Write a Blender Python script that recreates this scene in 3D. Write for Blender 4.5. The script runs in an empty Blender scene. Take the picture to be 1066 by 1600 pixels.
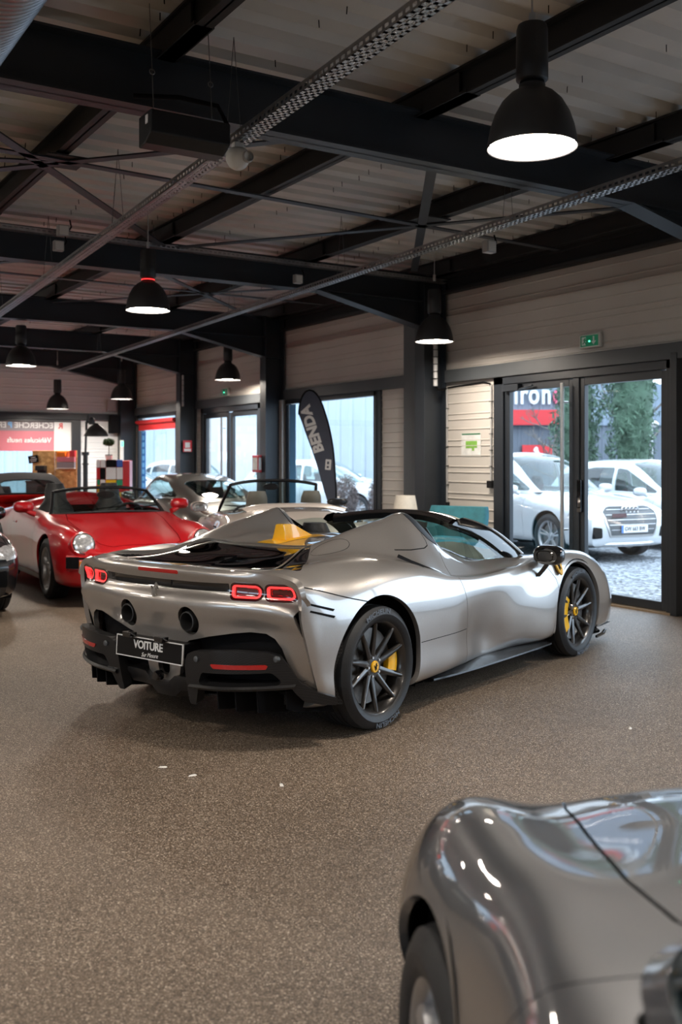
import bpy, math, random
import numpy as np
from mathutils import Vector, Matrix
random.seed(7)
SC = bpy.context.scene
COL = SC.collection
rad = math.radians
# ------------------------------------------------------------------ camera
CAM_H = 1.52
YAW = rad(32.0)
cam_d = bpy.data.cameras.new('camera'); cam = bpy.data.objects.new('camera', cam_d); COL.objects.link(cam)
cam.location = (0, 0, CAM_H); cam.rotation_euler = (rad(90), 0, -YAW)
cam_d.sensor_fit = 'VERTICAL'; cam_d.sensor_height = 36.0; cam_d.sensor_width = 24.0
cam_d.lens = 1555.0 * 36.0 / 1600.0
cam_d.shift_y = -82.0 / 1600.0
cam_d.clip_start = 0.05
cam_d.dof.use_dof = True; cam_d.dof.focus_distance = 5.7; cam_d.dof.aperture_fstop = 2.8
SC.camera = cam
# ------------------------------------------------------------------ sky, exposure
W = bpy.data.worlds.new('overcast_sky'); SC.world = W; W.use_nodes = True
bg = W.node_tree.nodes['Background']
bg.inputs[0].default_value = (0.68, 0.83, 1.0, 1); bg.inputs[1].default_value = 1.7
SC.view_settings.view_transform = 'Standard'; SC.view_settings.look = 'None'
SC.view_settings.gamma = 1.0; SC.view_settings.exposure = 1.58; SC.view_settings.use_curve_mapping = False
LAMP_POWER = 60.0
LAMP_COL = (1.0, 0.89, 0.77)
try:
    SC.cycles.max_bounces = 10; SC.cycles.transparent_max_bounces = 16; SC.cycles.sample_clamp_indirect = 8.0
    SC.cycles.caustics_reflective = False; SC.cycles.caustics_refractive = False
except Exception:
    pass

# ------------------------------------------------------------------ materials
def nmat(name):
    m = bpy.data.materials.new(name); m.use_nodes = True
    return m, m.node_tree.nodes, m.node_tree.links, m.node_tree.nodes['Principled BSDF']

def pmat(name, col, rough=0.5, metal=0.0, coat=0.0, coat_rough=0.03, emit=None, estr=0.0, noise=None, bump=None, spec=0.5, trans=0.0):
    """procedural principled material; noise=(scale, amount) varies the colour, bump=(scale, strength)"""
    m, N, L, b = nmat(name)
    b.inputs['Base Color'].default_value = (*col, 1); b.inputs['Roughness'].default_value = rough
    b.inputs['Metallic'].default_value = metal; b.inputs['Coat Weight'].default_value = coat
    b.inputs['Coat Roughness'].default_value = coat_rough; b.inputs['Specular IOR Level'].default_value = spec
    b.inputs['Transmission Weight'].default_value = trans
    if coat >= 1.0 and metal > 0.3: b.inputs['Coat IOR'].default_value = 1.8
    if emit: b.inputs['Emission Color'].default_value = (*emit, 1); b.inputs['Emission Strength'].default_value = estr
    if noise or bump:
        tc = N.new('ShaderNodeTexCoord')
    if noise:
        t = N.new('ShaderNodeTexNoise'); t.inputs['Scale'].default_value = noise[0]; t.inputs['Detail'].default_value = 4
        L.new(tc.outputs['Object'], t.inputs['Vector'])
        r = N.new('ShaderNodeMapRange'); r.inputs[1].default_value = 0.3; r.inputs[2].default_value = 0.7
        r.inputs[3].default_value = 1 - noise[1]; r.inputs[4].default_value = 1 + noise[1]
        L.new(t.outputs['Fac'], r.inputs[0])
        mx = N.new('ShaderNodeMix'); mx.data_type = 'RGBA'; mx.blend_type = 'MULTIPLY'; mx.inputs[0].default_value = 1
        mx.inputs[6].default_value = (*col, 1)
        L.new(r.outputs[0], mx.inputs[7]); L.new(mx.outputs[2], b.inputs['Base Color'])
    if bump:
        t = N.new('ShaderNodeTexNoise'); t.inputs['Scale'].default_value = bump[0]; t.inputs['Detail'].default_value = 3
        L.new(tc.outputs['Object'], t.inputs['Vector'])
        bp = N.new('ShaderNodeBump'); bp.inputs['Strength'].default_value = bump[1]; bp.inputs['Distance'].default_value = 0.01
        L.new(t.outputs['Fac'], bp.inputs['Height']); L.new(bp.outputs[0], b.inputs['Normal'])
    return m

def glassmat(name, tint, refl=1.0, ior=1.5):
    """thin pane: straight-through tinted transparency plus a fresnel reflection"""
    m, N, L, b = nmat(name); N.remove(b)
    out = [n for n in N if n.type == 'OUTPUT_MATERIAL'][0]
    tr = N.new('ShaderNodeBsdfTransparent'); tr.inputs[0].default_value = (*tint, 1)
    gl = N.new('ShaderNodeBsdfGlossy'); gl.inputs['Roughness'].default_value = 0.01; gl.inputs[0].default_value = (refl, refl, refl, 1)
    lw = N.new('ShaderNodeLayerWeight'); lw.inputs[0].default_value = 0.5
    pw = N.new('ShaderNodeMath'); pw.operation = 'POWER'; pw.inputs[1].default_value = 5.0; L.new(lw.outputs['Facing'], pw.inputs[0])
    fr = N.new('ShaderNodeMath'); fr.operation = 'MULTIPLY_ADD'; fr.inputs[1].default_value = 0.9; fr.inputs[2].default_value = 0.07; L.new(pw.outputs[0], fr.inputs[0])
    mx = N.new('ShaderNodeMixShader')
    L.new(fr.outputs[0], mx.inputs[0]); L.new(tr.outputs[0], mx.inputs[1]); L.new(gl.outputs[0], mx.inputs[2])
    L.new(mx.outputs[0], out.inputs[0])
    return m

def floormat():
    m, N, L, b = nmat('stone_carpet')
    tc = N.new('ShaderNodeTexCoord')
    v = N.new('ShaderNodeTexVoronoi'); v.inputs['Scale'].default_value = 240; L.new(tc.outputs['Object'], v.inputs['Vector'])
    bw = N.new('ShaderNodeSeparateColor'); L.new(v.outputs['Color'], bw.inputs[0])
    cr = N.new('ShaderNodeValToRGB'); e = cr.color_ramp.elements
    e[0].position = 0.0; e[0].color = (0.050, 0.036, 0.026, 1); e[1].position = 1.0; e[1].color = (0.58, 0.49, 0.39, 1)
    for p, c in ((0.3, (0.092, 0.067, 0.048, 1)), (0.62, (0.158, 0.119, 0.087, 1)), (0.88, (0.27, 0.212, 0.16, 1))):
        q = e.new(p); q.color = c
    L.new(bw.outputs[0], cr.inputs[0])
    n = N.new('ShaderNodeTexNoise'); n.inputs['Scale'].default_value = 1.1; n.inputs['Detail'].default_value = 6
    L.new(tc.outputs['Object'], n.inputs['Vector'])
    r = N.new('ShaderNodeMapRange'); r.inputs[1].default_value = 0.3; r.inputs[2].default_value = 0.7; r.inputs[3].default_value = 0.85; r.inputs[4].default_value = 1.12
    L.new(n.outputs['Fac'], r.inputs[0])
    mx = N.new('ShaderNodeMix'); mx.data_type = 'RGBA'; mx.blend_type = 'MULTIPLY'; mx.inputs[0].default_value = 1
    L.new(cr.outputs[0], mx.inputs[6]); L.new(r.outputs[0], mx.inputs[7]); L.new(mx.outputs[2], b.inputs['Base Color'])
    b.inputs['Roughness'].default_value = 0.42; b.inputs['Specular IOR Level'].default_value = 0.35
    bp = N.new('ShaderNodeBump'); bp.inputs['Strength'].default_value = 0.55; bp.inputs['Distance'].default_value = 0.004
    L.new(v.outputs['Distance'], bp.inputs['Height']); L.new(bp.outputs[0], b.inputs['Normal'])
    return m

def gravelmat():
    m, N, L, b = nmat('gravel_ground')
    tc = N.new('ShaderNodeTexCoord')
    v = N.new('ShaderNodeTexVoronoi'); v.inputs['Scale'].default_value = 22; L.new(tc.outputs['Object'], v.inputs['Vector'])
    bw = N.new('ShaderNodeSeparateColor'); L.new(v.outputs['Color'], bw.inputs[0])
    cr = N.new('ShaderNodeValToRGB'); e = cr.color_ramp.elements
    e[0].color = (0.07, 0.075, 0.08, 1); e[1].color = (0.42, 0.44, 0.47, 1)
    L.new(bw.outputs[0], cr.inputs[0]); L.new(cr.outputs[0], b.inputs['Base Color'])
    b.inputs['Roughness'].default_value = 0.85
    bp = N.new('ShaderNodeBump'); bp.inputs['Strength'].default_value = 0.8; bp.inputs['Distance'].default_value = 0.03
    L.new(v.outputs['Distance'], bp.inputs['Height']); L.new(bp.outputs[0], b.inputs['Normal'])
    return m

def carbonmat(name, a=(0.012, 0.012, 0.013), c=(0.03, 0.03, 0.032), scale=160, coat=1.0):
    m, N, L, b = nmat(name)
    tc = N.new('ShaderNodeTexCoord')
    v = N.new('ShaderNodeTexChecker'); v.inputs['Scale'].default_value = scale
    v.inputs['Color1'].default_value = (*a, 1); v.inputs['Color2'].default_value = (*c, 1)
    L.new(tc.outputs['Object'], v.inputs['Vector']); L.new(v.outputs['Color'], b.inputs['Base Color'])
    b.inputs['Roughness'].default_value = 0.45; b.inputs['Specular IOR Level'].default_value = 0.2; b.inputs['Coat Weight'].default_value = coat; b.inputs['Coat Roughness'].default_value = 0.06
    return m

def osbmat():
    m, N, L, b = nmat('oriented_strand_board')
    tc = N.new('ShaderNodeTexCoord')
    v = N.new('ShaderNodeTexVoronoi'); v.inputs['Scale'].default_value = 14
    mp = N.new('ShaderNodeMapping'); mp.inputs['Scale'].default_value = (1.0, 2.2, 1.3)
    L.new(tc.outputs['Object'], mp.inputs[0]); L.new(mp.outputs[0], v.inputs['Vector'])
    bw = N.new('ShaderNodeSeparateColor'); L.new(v.outputs['Color'], bw.inputs[0])
    cr = N.new('ShaderNodeValToRGB'); e = cr.color_ramp.elements
    e[0].color = (0.48, 0.24, 0.075, 1); e[1].color = (0.80, 0.50, 0.20, 1)
    L.new(bw.outputs[0], cr.inputs[0]); L.new(cr.outputs[0], b.inputs['Base Color']); b.inputs['Roughness'].default_value = 0.6
    return m

MAT = dict(
    floor=floormat(), gravel=gravelmat(), osb=osbmat(),
    carbon=carbonmat('gloss_carbon', (.007, .007, .008), (.018, .018, .019), 160, .45), carbon_matt=carbonmat('matt_carbon', (0.012, 0.012, 0.013), (0.04, 0.04, 0.042), 110, 0.15),
    steel=pmat('anthracite_steel', (0.016, 0.021, 0.028), 0.45, noise=(3, 0.12)),
    steel_grey=pmat('grey_flashing', (0.065, 0.072, 0.078), 0.45, noise=(2, 0.08)),
    frame=pmat('anthracite_window_frame', (0.018, 0.022, 0.028), 0.35, noise=(3, 0.1)),
    purlin=pmat('dark_purlin_steel', (0.017, 0.018, 0.020), 0.6, noise=(2, 0.15)),
    deck=pmat('ribbed_deck_sheet', (0.64, 0.63, 0.60), 0.5, noise=(1.2, 0.12)),
    siding=pmat('lacquered_wall_cladding', (0.54, 0.505, 0.46), 0.38, noise=(0.9, 0.07)),
    siding_far=pmat('grey_wall_cladding', (0.66, 0.69, 0.70), 0.42, noise=(0.9, 0.07)),
    plain=pmat('plain_inner_wall', (0.36, 0.345, 0.33), 0.6, noise=(0.7, 0.06)),
    galv=pmat('galvanised_steel', (0.46, 0.46, 0.47), 0.38, 0.85, noise=(9, 0.18)),
    duct=pmat('spiral_duct_zinc', (0.34, 0.35, 0.37), 0.30, 0.9, noise=(7, 0.15)),
    lampblack=pmat('matt_black_shade', (0.012, 0.012, 0.013), 0.5, noise=(20, 0.1)),
    lampglow=pmat('lit_diffuser', (1, 1, 1), 0.5, emit=LAMP_COL, estr=LAMP_POWER, noise=(4, 0.01)),
    tubeglow=pmat('lit_tube', (1, 1, 1), 0.5, emit=(1.0, 0.94, 0.86), estr=34.0, noise=(4, 0.01)),
    lampin=pmat('white_lamp_inside', (0.8, 0.78, 0.74), 0.4, noise=(5, 0.03)),
    black=pmat('satin_black', (0.006, 0.006, 0.007), 0.42, noise=(15, 0.1), spec=.3),
    dull=pmat('dull_black', (0.005, 0.005, 0.006), 0.75, noise=(15, 0.1), spec=.12),
    gloss=pmat('gloss_black', (0.006, 0.006, 0.007), 0.08, coat=1.0, noise=(15, 0.05)),
    rubber=pmat('tyre_rubber', (0.010, 0.011, 0.013), 0.55, noise=(30, 0.15), bump=(120, 0.1)),
    rubber_print=pmat('tyre_lettering', (0.10, 0.12, 0.15), 0.5, noise=(30, 0.05)),
    silver=pmat('warm_silver_paint', (0.40, 0.375, 0.352), 0.33, 0.7, 1.0, 0.02, noise=(240, 0.05)),
    greypaint=pmat('grey_metallic_paint', (0.115, 0.121, 0.131), 0.38, 0.6, 1.0, 0.02, noise=(240, 0.06)),
    darkgrey=pmat('graphite_paint', (0.125, 0.12, 0.11), 0.34, 0.70, 1.0, 0.02, noise=(240, 0.06)),
    cream=pmat('pearl_cream_paint', (0.56, 0.50, 0.45), 0.33, 0.35, 1.0, 0.02, noise=(240, 0.05)),
    red=pmat('signal_red_paint', (0.46, 0.005, 0.010), 0.32, 0.0, 1.0, 0.02, noise=(240, 0.03)),
    darkred=pmat('deep_red_paint', (0.48, 0.012, 0.012), 0.34, 0.1, 1.0, 0.02, noise=(240, 0.03)),
    blackpaint=pmat('black_paint', (0.008, 0.009, 0.012), 0.25, 0.2, 1.0, 0.02, noise=(240, 0.05)),
    white=pmat('white_paint', (0.56, 0.575, 0.59), 0.35, 0.0, 1.0, 0.02, noise=(240, 0.02)),
    rim_black=pmat('dark_wheel_lacquer', (0.055, 0.052, 0.050), 0.28, 0.75, 0.5, 0.05, noise=(30, 0.08)),
    rim_silver=pmat('silver_wheel_lacquer', (0.42, 0.42, 0.43), 0.3, 0.85, 0.5, 0.05, noise=(30, 0.05)),
    disc=pmat('brake_disc_steel', (0.22, 0.21, 0.20), 0.35, 0.9, noise=(40, 0.1)),
    yellow=pmat('yellow_lacquer', (0.86, 0.46, 0.006), 0.28, 0.0, 0.8, 0.03, noise=(40, 0.03)),
    chrome=pmat('chrome', (0.78, 0.78, 0.79), 0.08, 1.0, noise=(30, 0.02)),
    brushed=pmat('brushed_stainless', (0.55, 0.53, 0.50), 0.28, 1.0, noise=(60, 0.08)),
    redlight=pmat('lit_red_lamp_ring', (0.5, 0.01, 0.01), 0.2, emit=(1.0, 0.035, 0.035), estr=0.75, noise=(30, 0.02)),
    redlens=pmat('red_lens', (0.40, 0.006, 0.006), 0.12, coat=1.0, noise=(30, 0.05)),
    darklens=pmat('dark_red_lens', (0.055, 0.004, 0.005), 0.1, coat=1.0, noise=(30, 0.05)),
    orange=pmat('amber_lens', (0.75, 0.20, 0.01), 0.15, coat=1.0, noise=(30, 0.05)),
    lens=pmat('fluted_headlamp_glass', (0.72, 0.74, 0.76), 0.12, 0.55, 1.0, noise=(38, 0.3), bump=(45, 0.35)),
    leather=pmat('black_leather', (0.012, 0.012, 0.013), 0.5, noise=(12, 0.1), bump=(90, 0.15)),
    tan=pmat('olive_grey_leather', (0.10, 0.095, 0.075), 0.55, noise=(12, 0.1), bump=(90, 0.1)),
    cloth=pmat('black_hood_cloth', (0.014, 0.014, 0.016), 0.8, noise=(60, 0.2), bump=(200, 0.2)),
    glass=glassmat('window_pane', (0.93, 0.965, 0.98)),
    carglass=glassmat('car_glass', (0.62, 0.72, 0.70)),
    darkglass=glassmat('smoked_glass', (0.06, 0.065, 0.07)),
    darkmirror=pmat('dark_mirror_glass', (0.16, 0.17, 0.18), 0.03, 1.0, noise=(10, 0.01)),
    mirror=pmat('mirror_glass', (0.62, 0.70, 0.80), 0.03, 1.0, noise=(10, 0.01)),
    plateblack=pmat('plate_black', (0.004, 0.004, 0.005), 0.35, coat=0.15, spec=.25, noise=(12, 0.05)),
    whiteprint=pmat('white_print', (0.72, 0.72, 0.72), 0.5, noise=(25, 0.02)),
    teal=pmat('teal_velvet', (0.022, 0.155, 0.19), 0.7, noise=(14, 0.18), bump=(160, 0.15)),
    sky=pmat('light_blue_cushion_cloth', (0.045, 0.27, 0.38), 0.75, noise=(20, 0.1), bump=(160, 0.15)),
    linen=pmat('cream_lamp_linen', (0.62, 0.57, 0.49), 0.8, noise=(40, 0.06)),
    wood=pmat('oiled_wood', (0.28, 0.15, 0.07), 0.45, noise=(6, 0.25)),
    plastic=pmat('white_plastic', (0.66, 0.65, 0.62), 0.45, noise=(10, 0.03)),
    greyplastic=pmat('light_grey_plastic', (0.40, 0.40, 0.40), 0.5, noise=(10, 0.05)),
    green=pmat('safety_green', (0.005, 0.10, 0.05), 0.35, emit=(0.01, 0.30, 0.14), estr=0.06, noise=(10, 0.03)),
    greenlamp=pmat('green_indicator_lamp', (0.02, 0.4, 0.2), 0.3, emit=(0.08, 1.0, 0.5), estr=1.6, noise=(10, 0.03)),
    alarm=pmat('alarm_red', (0.55, 0.02, 0.03), 0.4, noise=(10, 0.05)),
    leaf=pmat('leaf_green', (0.035, 0.09, 0.02), 0.6, noise=(5, 0.35)),
    cypress=pmat('cypress_green', (0.072, 0.125, 0.08), 0.75, noise=(2.5, 0.45)),
    bark=pmat('grey_bark', (0.16, 0.14, 0.125), 0.85, noise=(9, 0.25)),
    bush=pmat('bare_brown_shrub', (0.19, 0.15, 0.14), 0.85, noise=(7, 0.35)),
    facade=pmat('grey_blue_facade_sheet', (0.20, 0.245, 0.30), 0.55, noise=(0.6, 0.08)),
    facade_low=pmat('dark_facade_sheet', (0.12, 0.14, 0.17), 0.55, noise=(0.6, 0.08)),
    pale=pmat('pale_hall_sheet', (0.44, 0.50, 0.54), 0.5, noise=(0.6, 0.06)),
    facade_red=pmat('red_facade_band', (0.58, 0.03, 0.035), 0.45, noise=(0.8, 0.05)),
    pink=pmat('pink_sign_letter', (0.66, 0.10, 0.18), 0.45, noise=(3, 0.05)),
    signwhite=pmat('white_sign_letter', (0.72, 0.72, 0.72), 0.45, noise=(3, 0.03)),
    blue=pmat('blue_film', (0.03, 0.16, 0.52), 0.4, noise=(3, 0.06)),
    paleblue=pmat('pale_blue_print', (0.16, 0.45, 0.85), 0.4, noise=(3, 0.06)),
    rosefilm=pmat('rose_window_film', (0.55, 0.16, 0.21), 0.5, noise=(3, 0.05), trans=0.0),
    whitefilm=pmat('white_window_film', (0.74, 0.76, 0.78), 0.5, noise=(3, 0.03)),
    greyfilm=pmat('grey_window_film', (0.24, 0.22, 0.25), 0.5, noise=(3, 0.05)),
    flag=pmat('slate_flag_cloth', (0.062, 0.072, 0.105), 0.7, noise=(5, 0.08), bump=(70, 0.05)),
    redbrick=pmat('red_toy_brick', (0.55, 0.015, 0.02), 0.3, noise=(10, 0.03)),
    whitebrick=pmat('white_toy_brick', (0.68, 0.68, 0.68), 0.3, noise=(10, 0.03)),
    bluebrick=pmat('blue_toy_brick', (0.02, 0.09, 0.42), 0.3, noise=(10, 0.03)),
    greenbrick=pmat('green_toy_brick', (0.01, 0.26, 0.12), 0.3, noise=(10, 0.03)),
    yellowbrick=pmat('yellow_toy_brick', (0.80, 0.50, 0.01), 0.3, noise=(10, 0.03)),
    paper=pmat('printed_paper', (0.66, 0.66, 0.64), 0.6, noise=(14, 0.12)),
    plangreen=pmat('green_plan_print', (0.20, 0.42, 0.07), 0.6, noise=(20, 0.15)),
    plandark=pmat('dark_green_print', (0.02, 0.14, 0.06), 0.6, noise=(20, 0.1)),
    sill=pmat('brass_threshold', (0.42, 0.31, 0.20), 0.4, 0.6, noise=(20, 0.1)),
    chip=pmat('white_stone_chip', (0.75, 0.74, 0.70), 0.5, noise=(20, 0.05)),
    wire=pmat('steel_wire', (0.16, 0.16, 0.16), 0.4, 0.8, noise=(20, 0.05)),
)

# ------------------------------------------------------------------ object helpers
def thing(name, label, cat, loc=(0, 0, 0), rotz=0.0, group=None):
    o = bpy.data.objects.new(name, None); COL.objects.link(o)
    o.empty_display_size = 0.1
    o.location = loc; o.rotation_euler = (0, 0, rotz)
    o['label'] = label; o['category'] = cat
    if group: o['group'] = group
    return o

def tag(o, label, cat, group=None):
    o['label'] = label; o['category'] = cat
    if group: o['group'] = group
    return o

def structure(o, label=None):
    o['kind'] = 'structure'
    if label: o['label'] = label
    return o

def mk(name, V, F, mat, parent=None, smooth=None, bevel=0.0, loc=None, label=None):
    me = bpy.data.meshes.new(name)
    me.from_pydata([tuple(map(float, v)) for v in V], [], [tuple(int(i) for i in f) for f in F])
    me.materials.append(MAT[mat] if isinstance(mat, str) else mat)
    if smooth is not None:
        me.polygons.foreach_set('use_smooth', [True] * len(me.polygons))
        if smooth < 180: me.set_sharp_from_angle(angle=rad(smooth))
    me.update()
    o = bpy.data.objects.new(name, me); COL.objects.link(o)
    if parent: o.parent = parent
    if loc: o.location = loc
    if label: o['label'] = label
    if bevel > 0:
        b = o.modifiers.new('bevel', 'BEVEL'); b.width = bevel; b.segments = 2; b.limit_method = 'ANGLE'; b.angle_limit = rad(40)
    return o

def copy_tree(o, parent=None):
    c = o.copy(); COL.objects.link(c)
    if parent: c.parent = parent
    for ch in list(o.children): copy_tree(ch, c)
    return c

class MB:
    """collects primitive shapes; build() links them as one mesh object"""
    def __init__(s): s.V = []; s.F = []
    def add(s, V, F):
        n = len(s.V); s.V += [tuple(v) for v in V]; s.F += [tuple(i + n for i in f) for f in F]; return s
    def box(s, x0, x1, y0, y1, z0, z1, M=None):
        V = [(x, y, z) for x in (x0, x1) for y in (y0, y1) for z in (z0, z1)]
        if M is not None: V = [tuple(M @ Vector(v)) for v in V]
        return s.add(V, [(0, 1, 3, 2), (4, 6, 7, 5), (0, 4, 5, 1), (2, 3, 7, 6), (0, 2, 6, 4), (1, 5, 7, 3)])
    def bar(s, a, b, w, h, up=(0, 0, 1)):
        """box bar from a to b, w across, h along up"""
        a = Vector(a); b = Vector(b); d = (b - a); L = d.length; d.normalize(); u = Vector(up)
        if abs(d.dot(u)) > 0.99: u = Vector((1, 0, 0))
        sd = d.cross(u).normalized(); u = sd.cross(d).normalized()
        M = Matrix(((d.x, sd.x, u.x, a.x), (d.y, sd.y, u.y, a.y), (d.z, sd.z, u.z, a.z), (0, 0, 0, 1)))
        return s.box(0, L, -w / 2, w / 2, -h / 2, h / 2, M)
    def tube(s, path, r, n=10, cap=True, closed=False):
        P = [Vector(p) for p in path]; m = len(P)
        R = r if isinstance(r, (list, tuple)) else [r] * m
        V = []; F = []; pu = None
        for i, p in enumerate(P):
            if closed: t = P[(i + 1) % m] - P[i - 1]
            else: t = P[min(i + 1, m - 1)] - P[max(i - 1, 0)]
            t.normalize()
            if pu is None:
                u = Vector((0, 0, 1)) if abs(t.z) < 0.9 else Vector((1, 0, 0))
            else: u = pu
            u = (u - t * u.dot(t)).normalized(); v = t.cross(u); pu = u
            for k in range(n):
                a = 2 * math.pi * k / n
                V.append(tuple(p + (u * math.cos(a) + v * math.sin(a)) * R[i]))
        rng = m if closed else m - 1
        for i in range(rng):
            j = (i + 1) % m
            for k in range(n):
                k2 = (k + 1) % n
                F.append((i * n + k, j * n + k, j * n + k2, i * n + k2))
        if cap and not closed:
            F.append(tuple(range(n - 1, -1, -1))); F.append(tuple((m - 1) * n + k for k in range(n)))
        return s.add(V, F)
    def lathe(s, prof, n=32, M=None, closed=False):
        """prof: [(r, z)] spun about local z"""
        V = []; F = []; m = len(prof)
        for r, z in prof:
            for k in range(n):
                a = 2 * math.pi * k / n; v = Vector((r * math.cos(a), r * math.sin(a), z))
                V.append(tuple(M @ v) if M is not None else tuple(v))
        for i in range(m if closed else m - 1):
            j = (i + 1) % m
            for k in range(n):
                k2 = (k + 1) % n
                F.append((i * n + k, i * n + k2, j * n + k2, j * n + k))
        return s.add(V, F)
    def prism(s, poly, d, M=None):
        """poly [(a,b)] in local xy, extruded from z=0 to z=d"""
        n = len(poly); V = [(a, b, 0) for a, b in poly] + [(a, b, d) for a, b in poly]
        if M is not None: V = [tuple(M @ Vector(v)) for v in V]
        F = [tuple(range(n - 1, -1, -1)), tuple(range(n, 2 * n))] + [(i, (i + 1) % n, n + (i + 1) % n, n + i) for i in range(n)]
        return s.add(V, F)
    def grid(s, G, flip=False):
        G = np.asarray(G); n, m = G.shape[:2]; V = G.reshape(-1, 3)
        F = [(i * m + j, (i + 1) * m + j, (i + 1) * m + j + 1, i * m + j + 1) for i in range(n - 1) for j in range(m - 1)]
        if flip: F = [f[::-1] for f in F]
        return s.add(V, F)
    def build(s, name, mat, parent=None, smooth=None, bevel=0.0, loc=None, label=None):
        return mk(name, s.V, s.F, mat, parent, smooth, bevel, loc, label)

def frame_matrix(o, x, y):
    """4x4 with origin o, local x, y axes"""
    x = Vector(x).normalized(); y = Vector(y); y = (y - x * x.dot(y)).normalized(); z = x.cross(y)
    return Matrix(((x.x, y.x, z.x, o[0]), (x.y, y.y, z.y, o[1]), (x.z, y.z, z.z, o[2]), (0, 0, 0, 1)))

def text_mesh(body, size, depth=0.002, align='CENTER', shear=0.0, spacing=1.0, bold=0.0):
    c = bpy.data.curves.new('lettering', 'FONT'); c.body = body; c.size = size; c.extrude = depth / 2
    c.align_x = align; c.align_y = 'CENTER'; c.shear = shear; c.space_character = spacing; c.offset = bold
    c.resolution_u = 3
    o = bpy.data.objects.new('lettering', c); COL.objects.link(o)
    dg = bpy.context.evaluated_depsgraph_get(); ev = o.evaluated_get(dg)
    me = ev.to_mesh()
    V = [tuple(v.co) for v in me.vertices]; F = [tuple(p.vertices) for p in me.polygons]
    ev.to_mesh_clear(); bpy.data.objects.remove(o); bpy.data.curves.remove(c)
    return V, F

def lettering(name, body, size, mat, M, parent=None, depth=0.003, xs=1.0, **kw):
    V, F = text_mesh(body, size, depth, **kw)
    V = [tuple(M @ Vector((v[0] * xs, v[1], v[2]))) for v in V]
    if xs < 0: F = [f[::-1] for f in F]
    return mk(name, V, F, mat, parent)

# pixel helpers (placing things where rays of the photograph meet real planes)
FW = Vector((math.sin(YAW), math.cos(YAW), 0)); RT = Vector((math.cos(YAW), -math.sin(YAW), 0))
def cam_xy(X, Y): 
    p = RT * X + FW * Y; return (p.x, p.y)
# ------------------------------------------------------------------ surface toolkit
def hermite(P, t, tn):
    """interpolate P (n, ...) given at t (n) to parameters tn, smooth tangents"""
    P = np.asarray(P, float); t = np.asarray(t, float); n = len(t)
    d = np.diff(P, axis=0) / np.diff(t).reshape((-1,) + (1,) * (P.ndim - 1))
    h = np.diff(t).reshape((-1,) + (1,) * (P.ndim - 1))
    m = np.empty_like(P); m[0] = d[0]; m[-1] = d[-1]
    m[1:-1] = (d[:-1] * h[1:] + d[1:] * h[:-1]) / (h[1:] + h[:-1])
    if n > 2:
        m[0] = 1.5 * d[0] - 0.5 * m[1]; m[-1] = 1.5 * d[-1] - 0.5 * m[-2]
    i = np.clip(np.searchsorted(t, tn, side='right') - 1, 0, n - 2)
    sh = (-1,) + (1,) * (P.ndim - 1)
    hh = (t[i + 1] - t[i]).reshape(sh); s = ((tn - t[i]) / (t[i + 1] - t[i])).reshape(sh)
    return ((2 * s**3 - 3 * s**2 + 1) * P[i] + (s**3 - 2 * s**2 + s) * hh * m[i] + (-2 * s**3 + 3 * s**2) * P[i + 1] + (s**3 - s**2) * hh * m[i + 1])

def chord(P):
    """mean cumulative chord along axis 0"""
    d = np.linalg.norm(np.diff(P, axis=0), axis=-1)
    if d.ndim > 1: d = d.mean(axis=1)
    return np.concatenate([[0], np.cumsum(np.maximum(d, 1e-4))])

def surf(C, nu, nv, smooth=4):
    C = np.asarray(C, float)
    t = chord(C); G = hermite(C, t, np.linspace(0, t[-1], nu))
    G2 = np.swapaxes(G, 0, 1); t = chord(np.swapaxes(C, 0, 1)); G2 = hermite(G2, t, np.linspace(0, t[-1], nv))
    G = np.swapaxes(G2, 0, 1)
    for _ in range(smooth):
        B = G.copy()
        B[1:-1] = 0.5 * G[1:-1] + 0.25 * (G[:-2] + G[2:])
        G = B.copy()
        B[:, 1:-1] = 0.5 * G[:, 1:-1] + 0.25 * (G[:, :-2] + G[:, 2:])
        G = B
    return G

def grid_mesh(G, flip=False):
    n, m = G.shape[:2]
    idx = np.arange(n * m).reshape(n, m)
    F = np.stack([idx[:-1, :-1], idx[1:, :-1], idx[1:, 1:], idx[:-1, 1:]], -1).reshape(-1, 4)
    if flip: F = F[:, ::-1]
    return G.reshape(-1, 3).copy(), [tuple(f) for f in F]

def merge(*ms):
    V = []; F = []; n = 0
    for v, f in ms:
        if len(f) == 0: continue
        V.append(np.asarray(v)); F += [tuple(i + n for i in q) for q in f]; n += len(v)
    if not V: return np.zeros((0, 3)), []
    return np.concatenate(V), F

def compact(V, F):
    used = sorted({i for f in F for i in f}); mp = {u: k for k, u in enumerate(used)}
    return (np.asarray(V)[used] if used else np.zeros((0, 3))), [tuple(mp[i] for i in f) for f in F]

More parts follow.
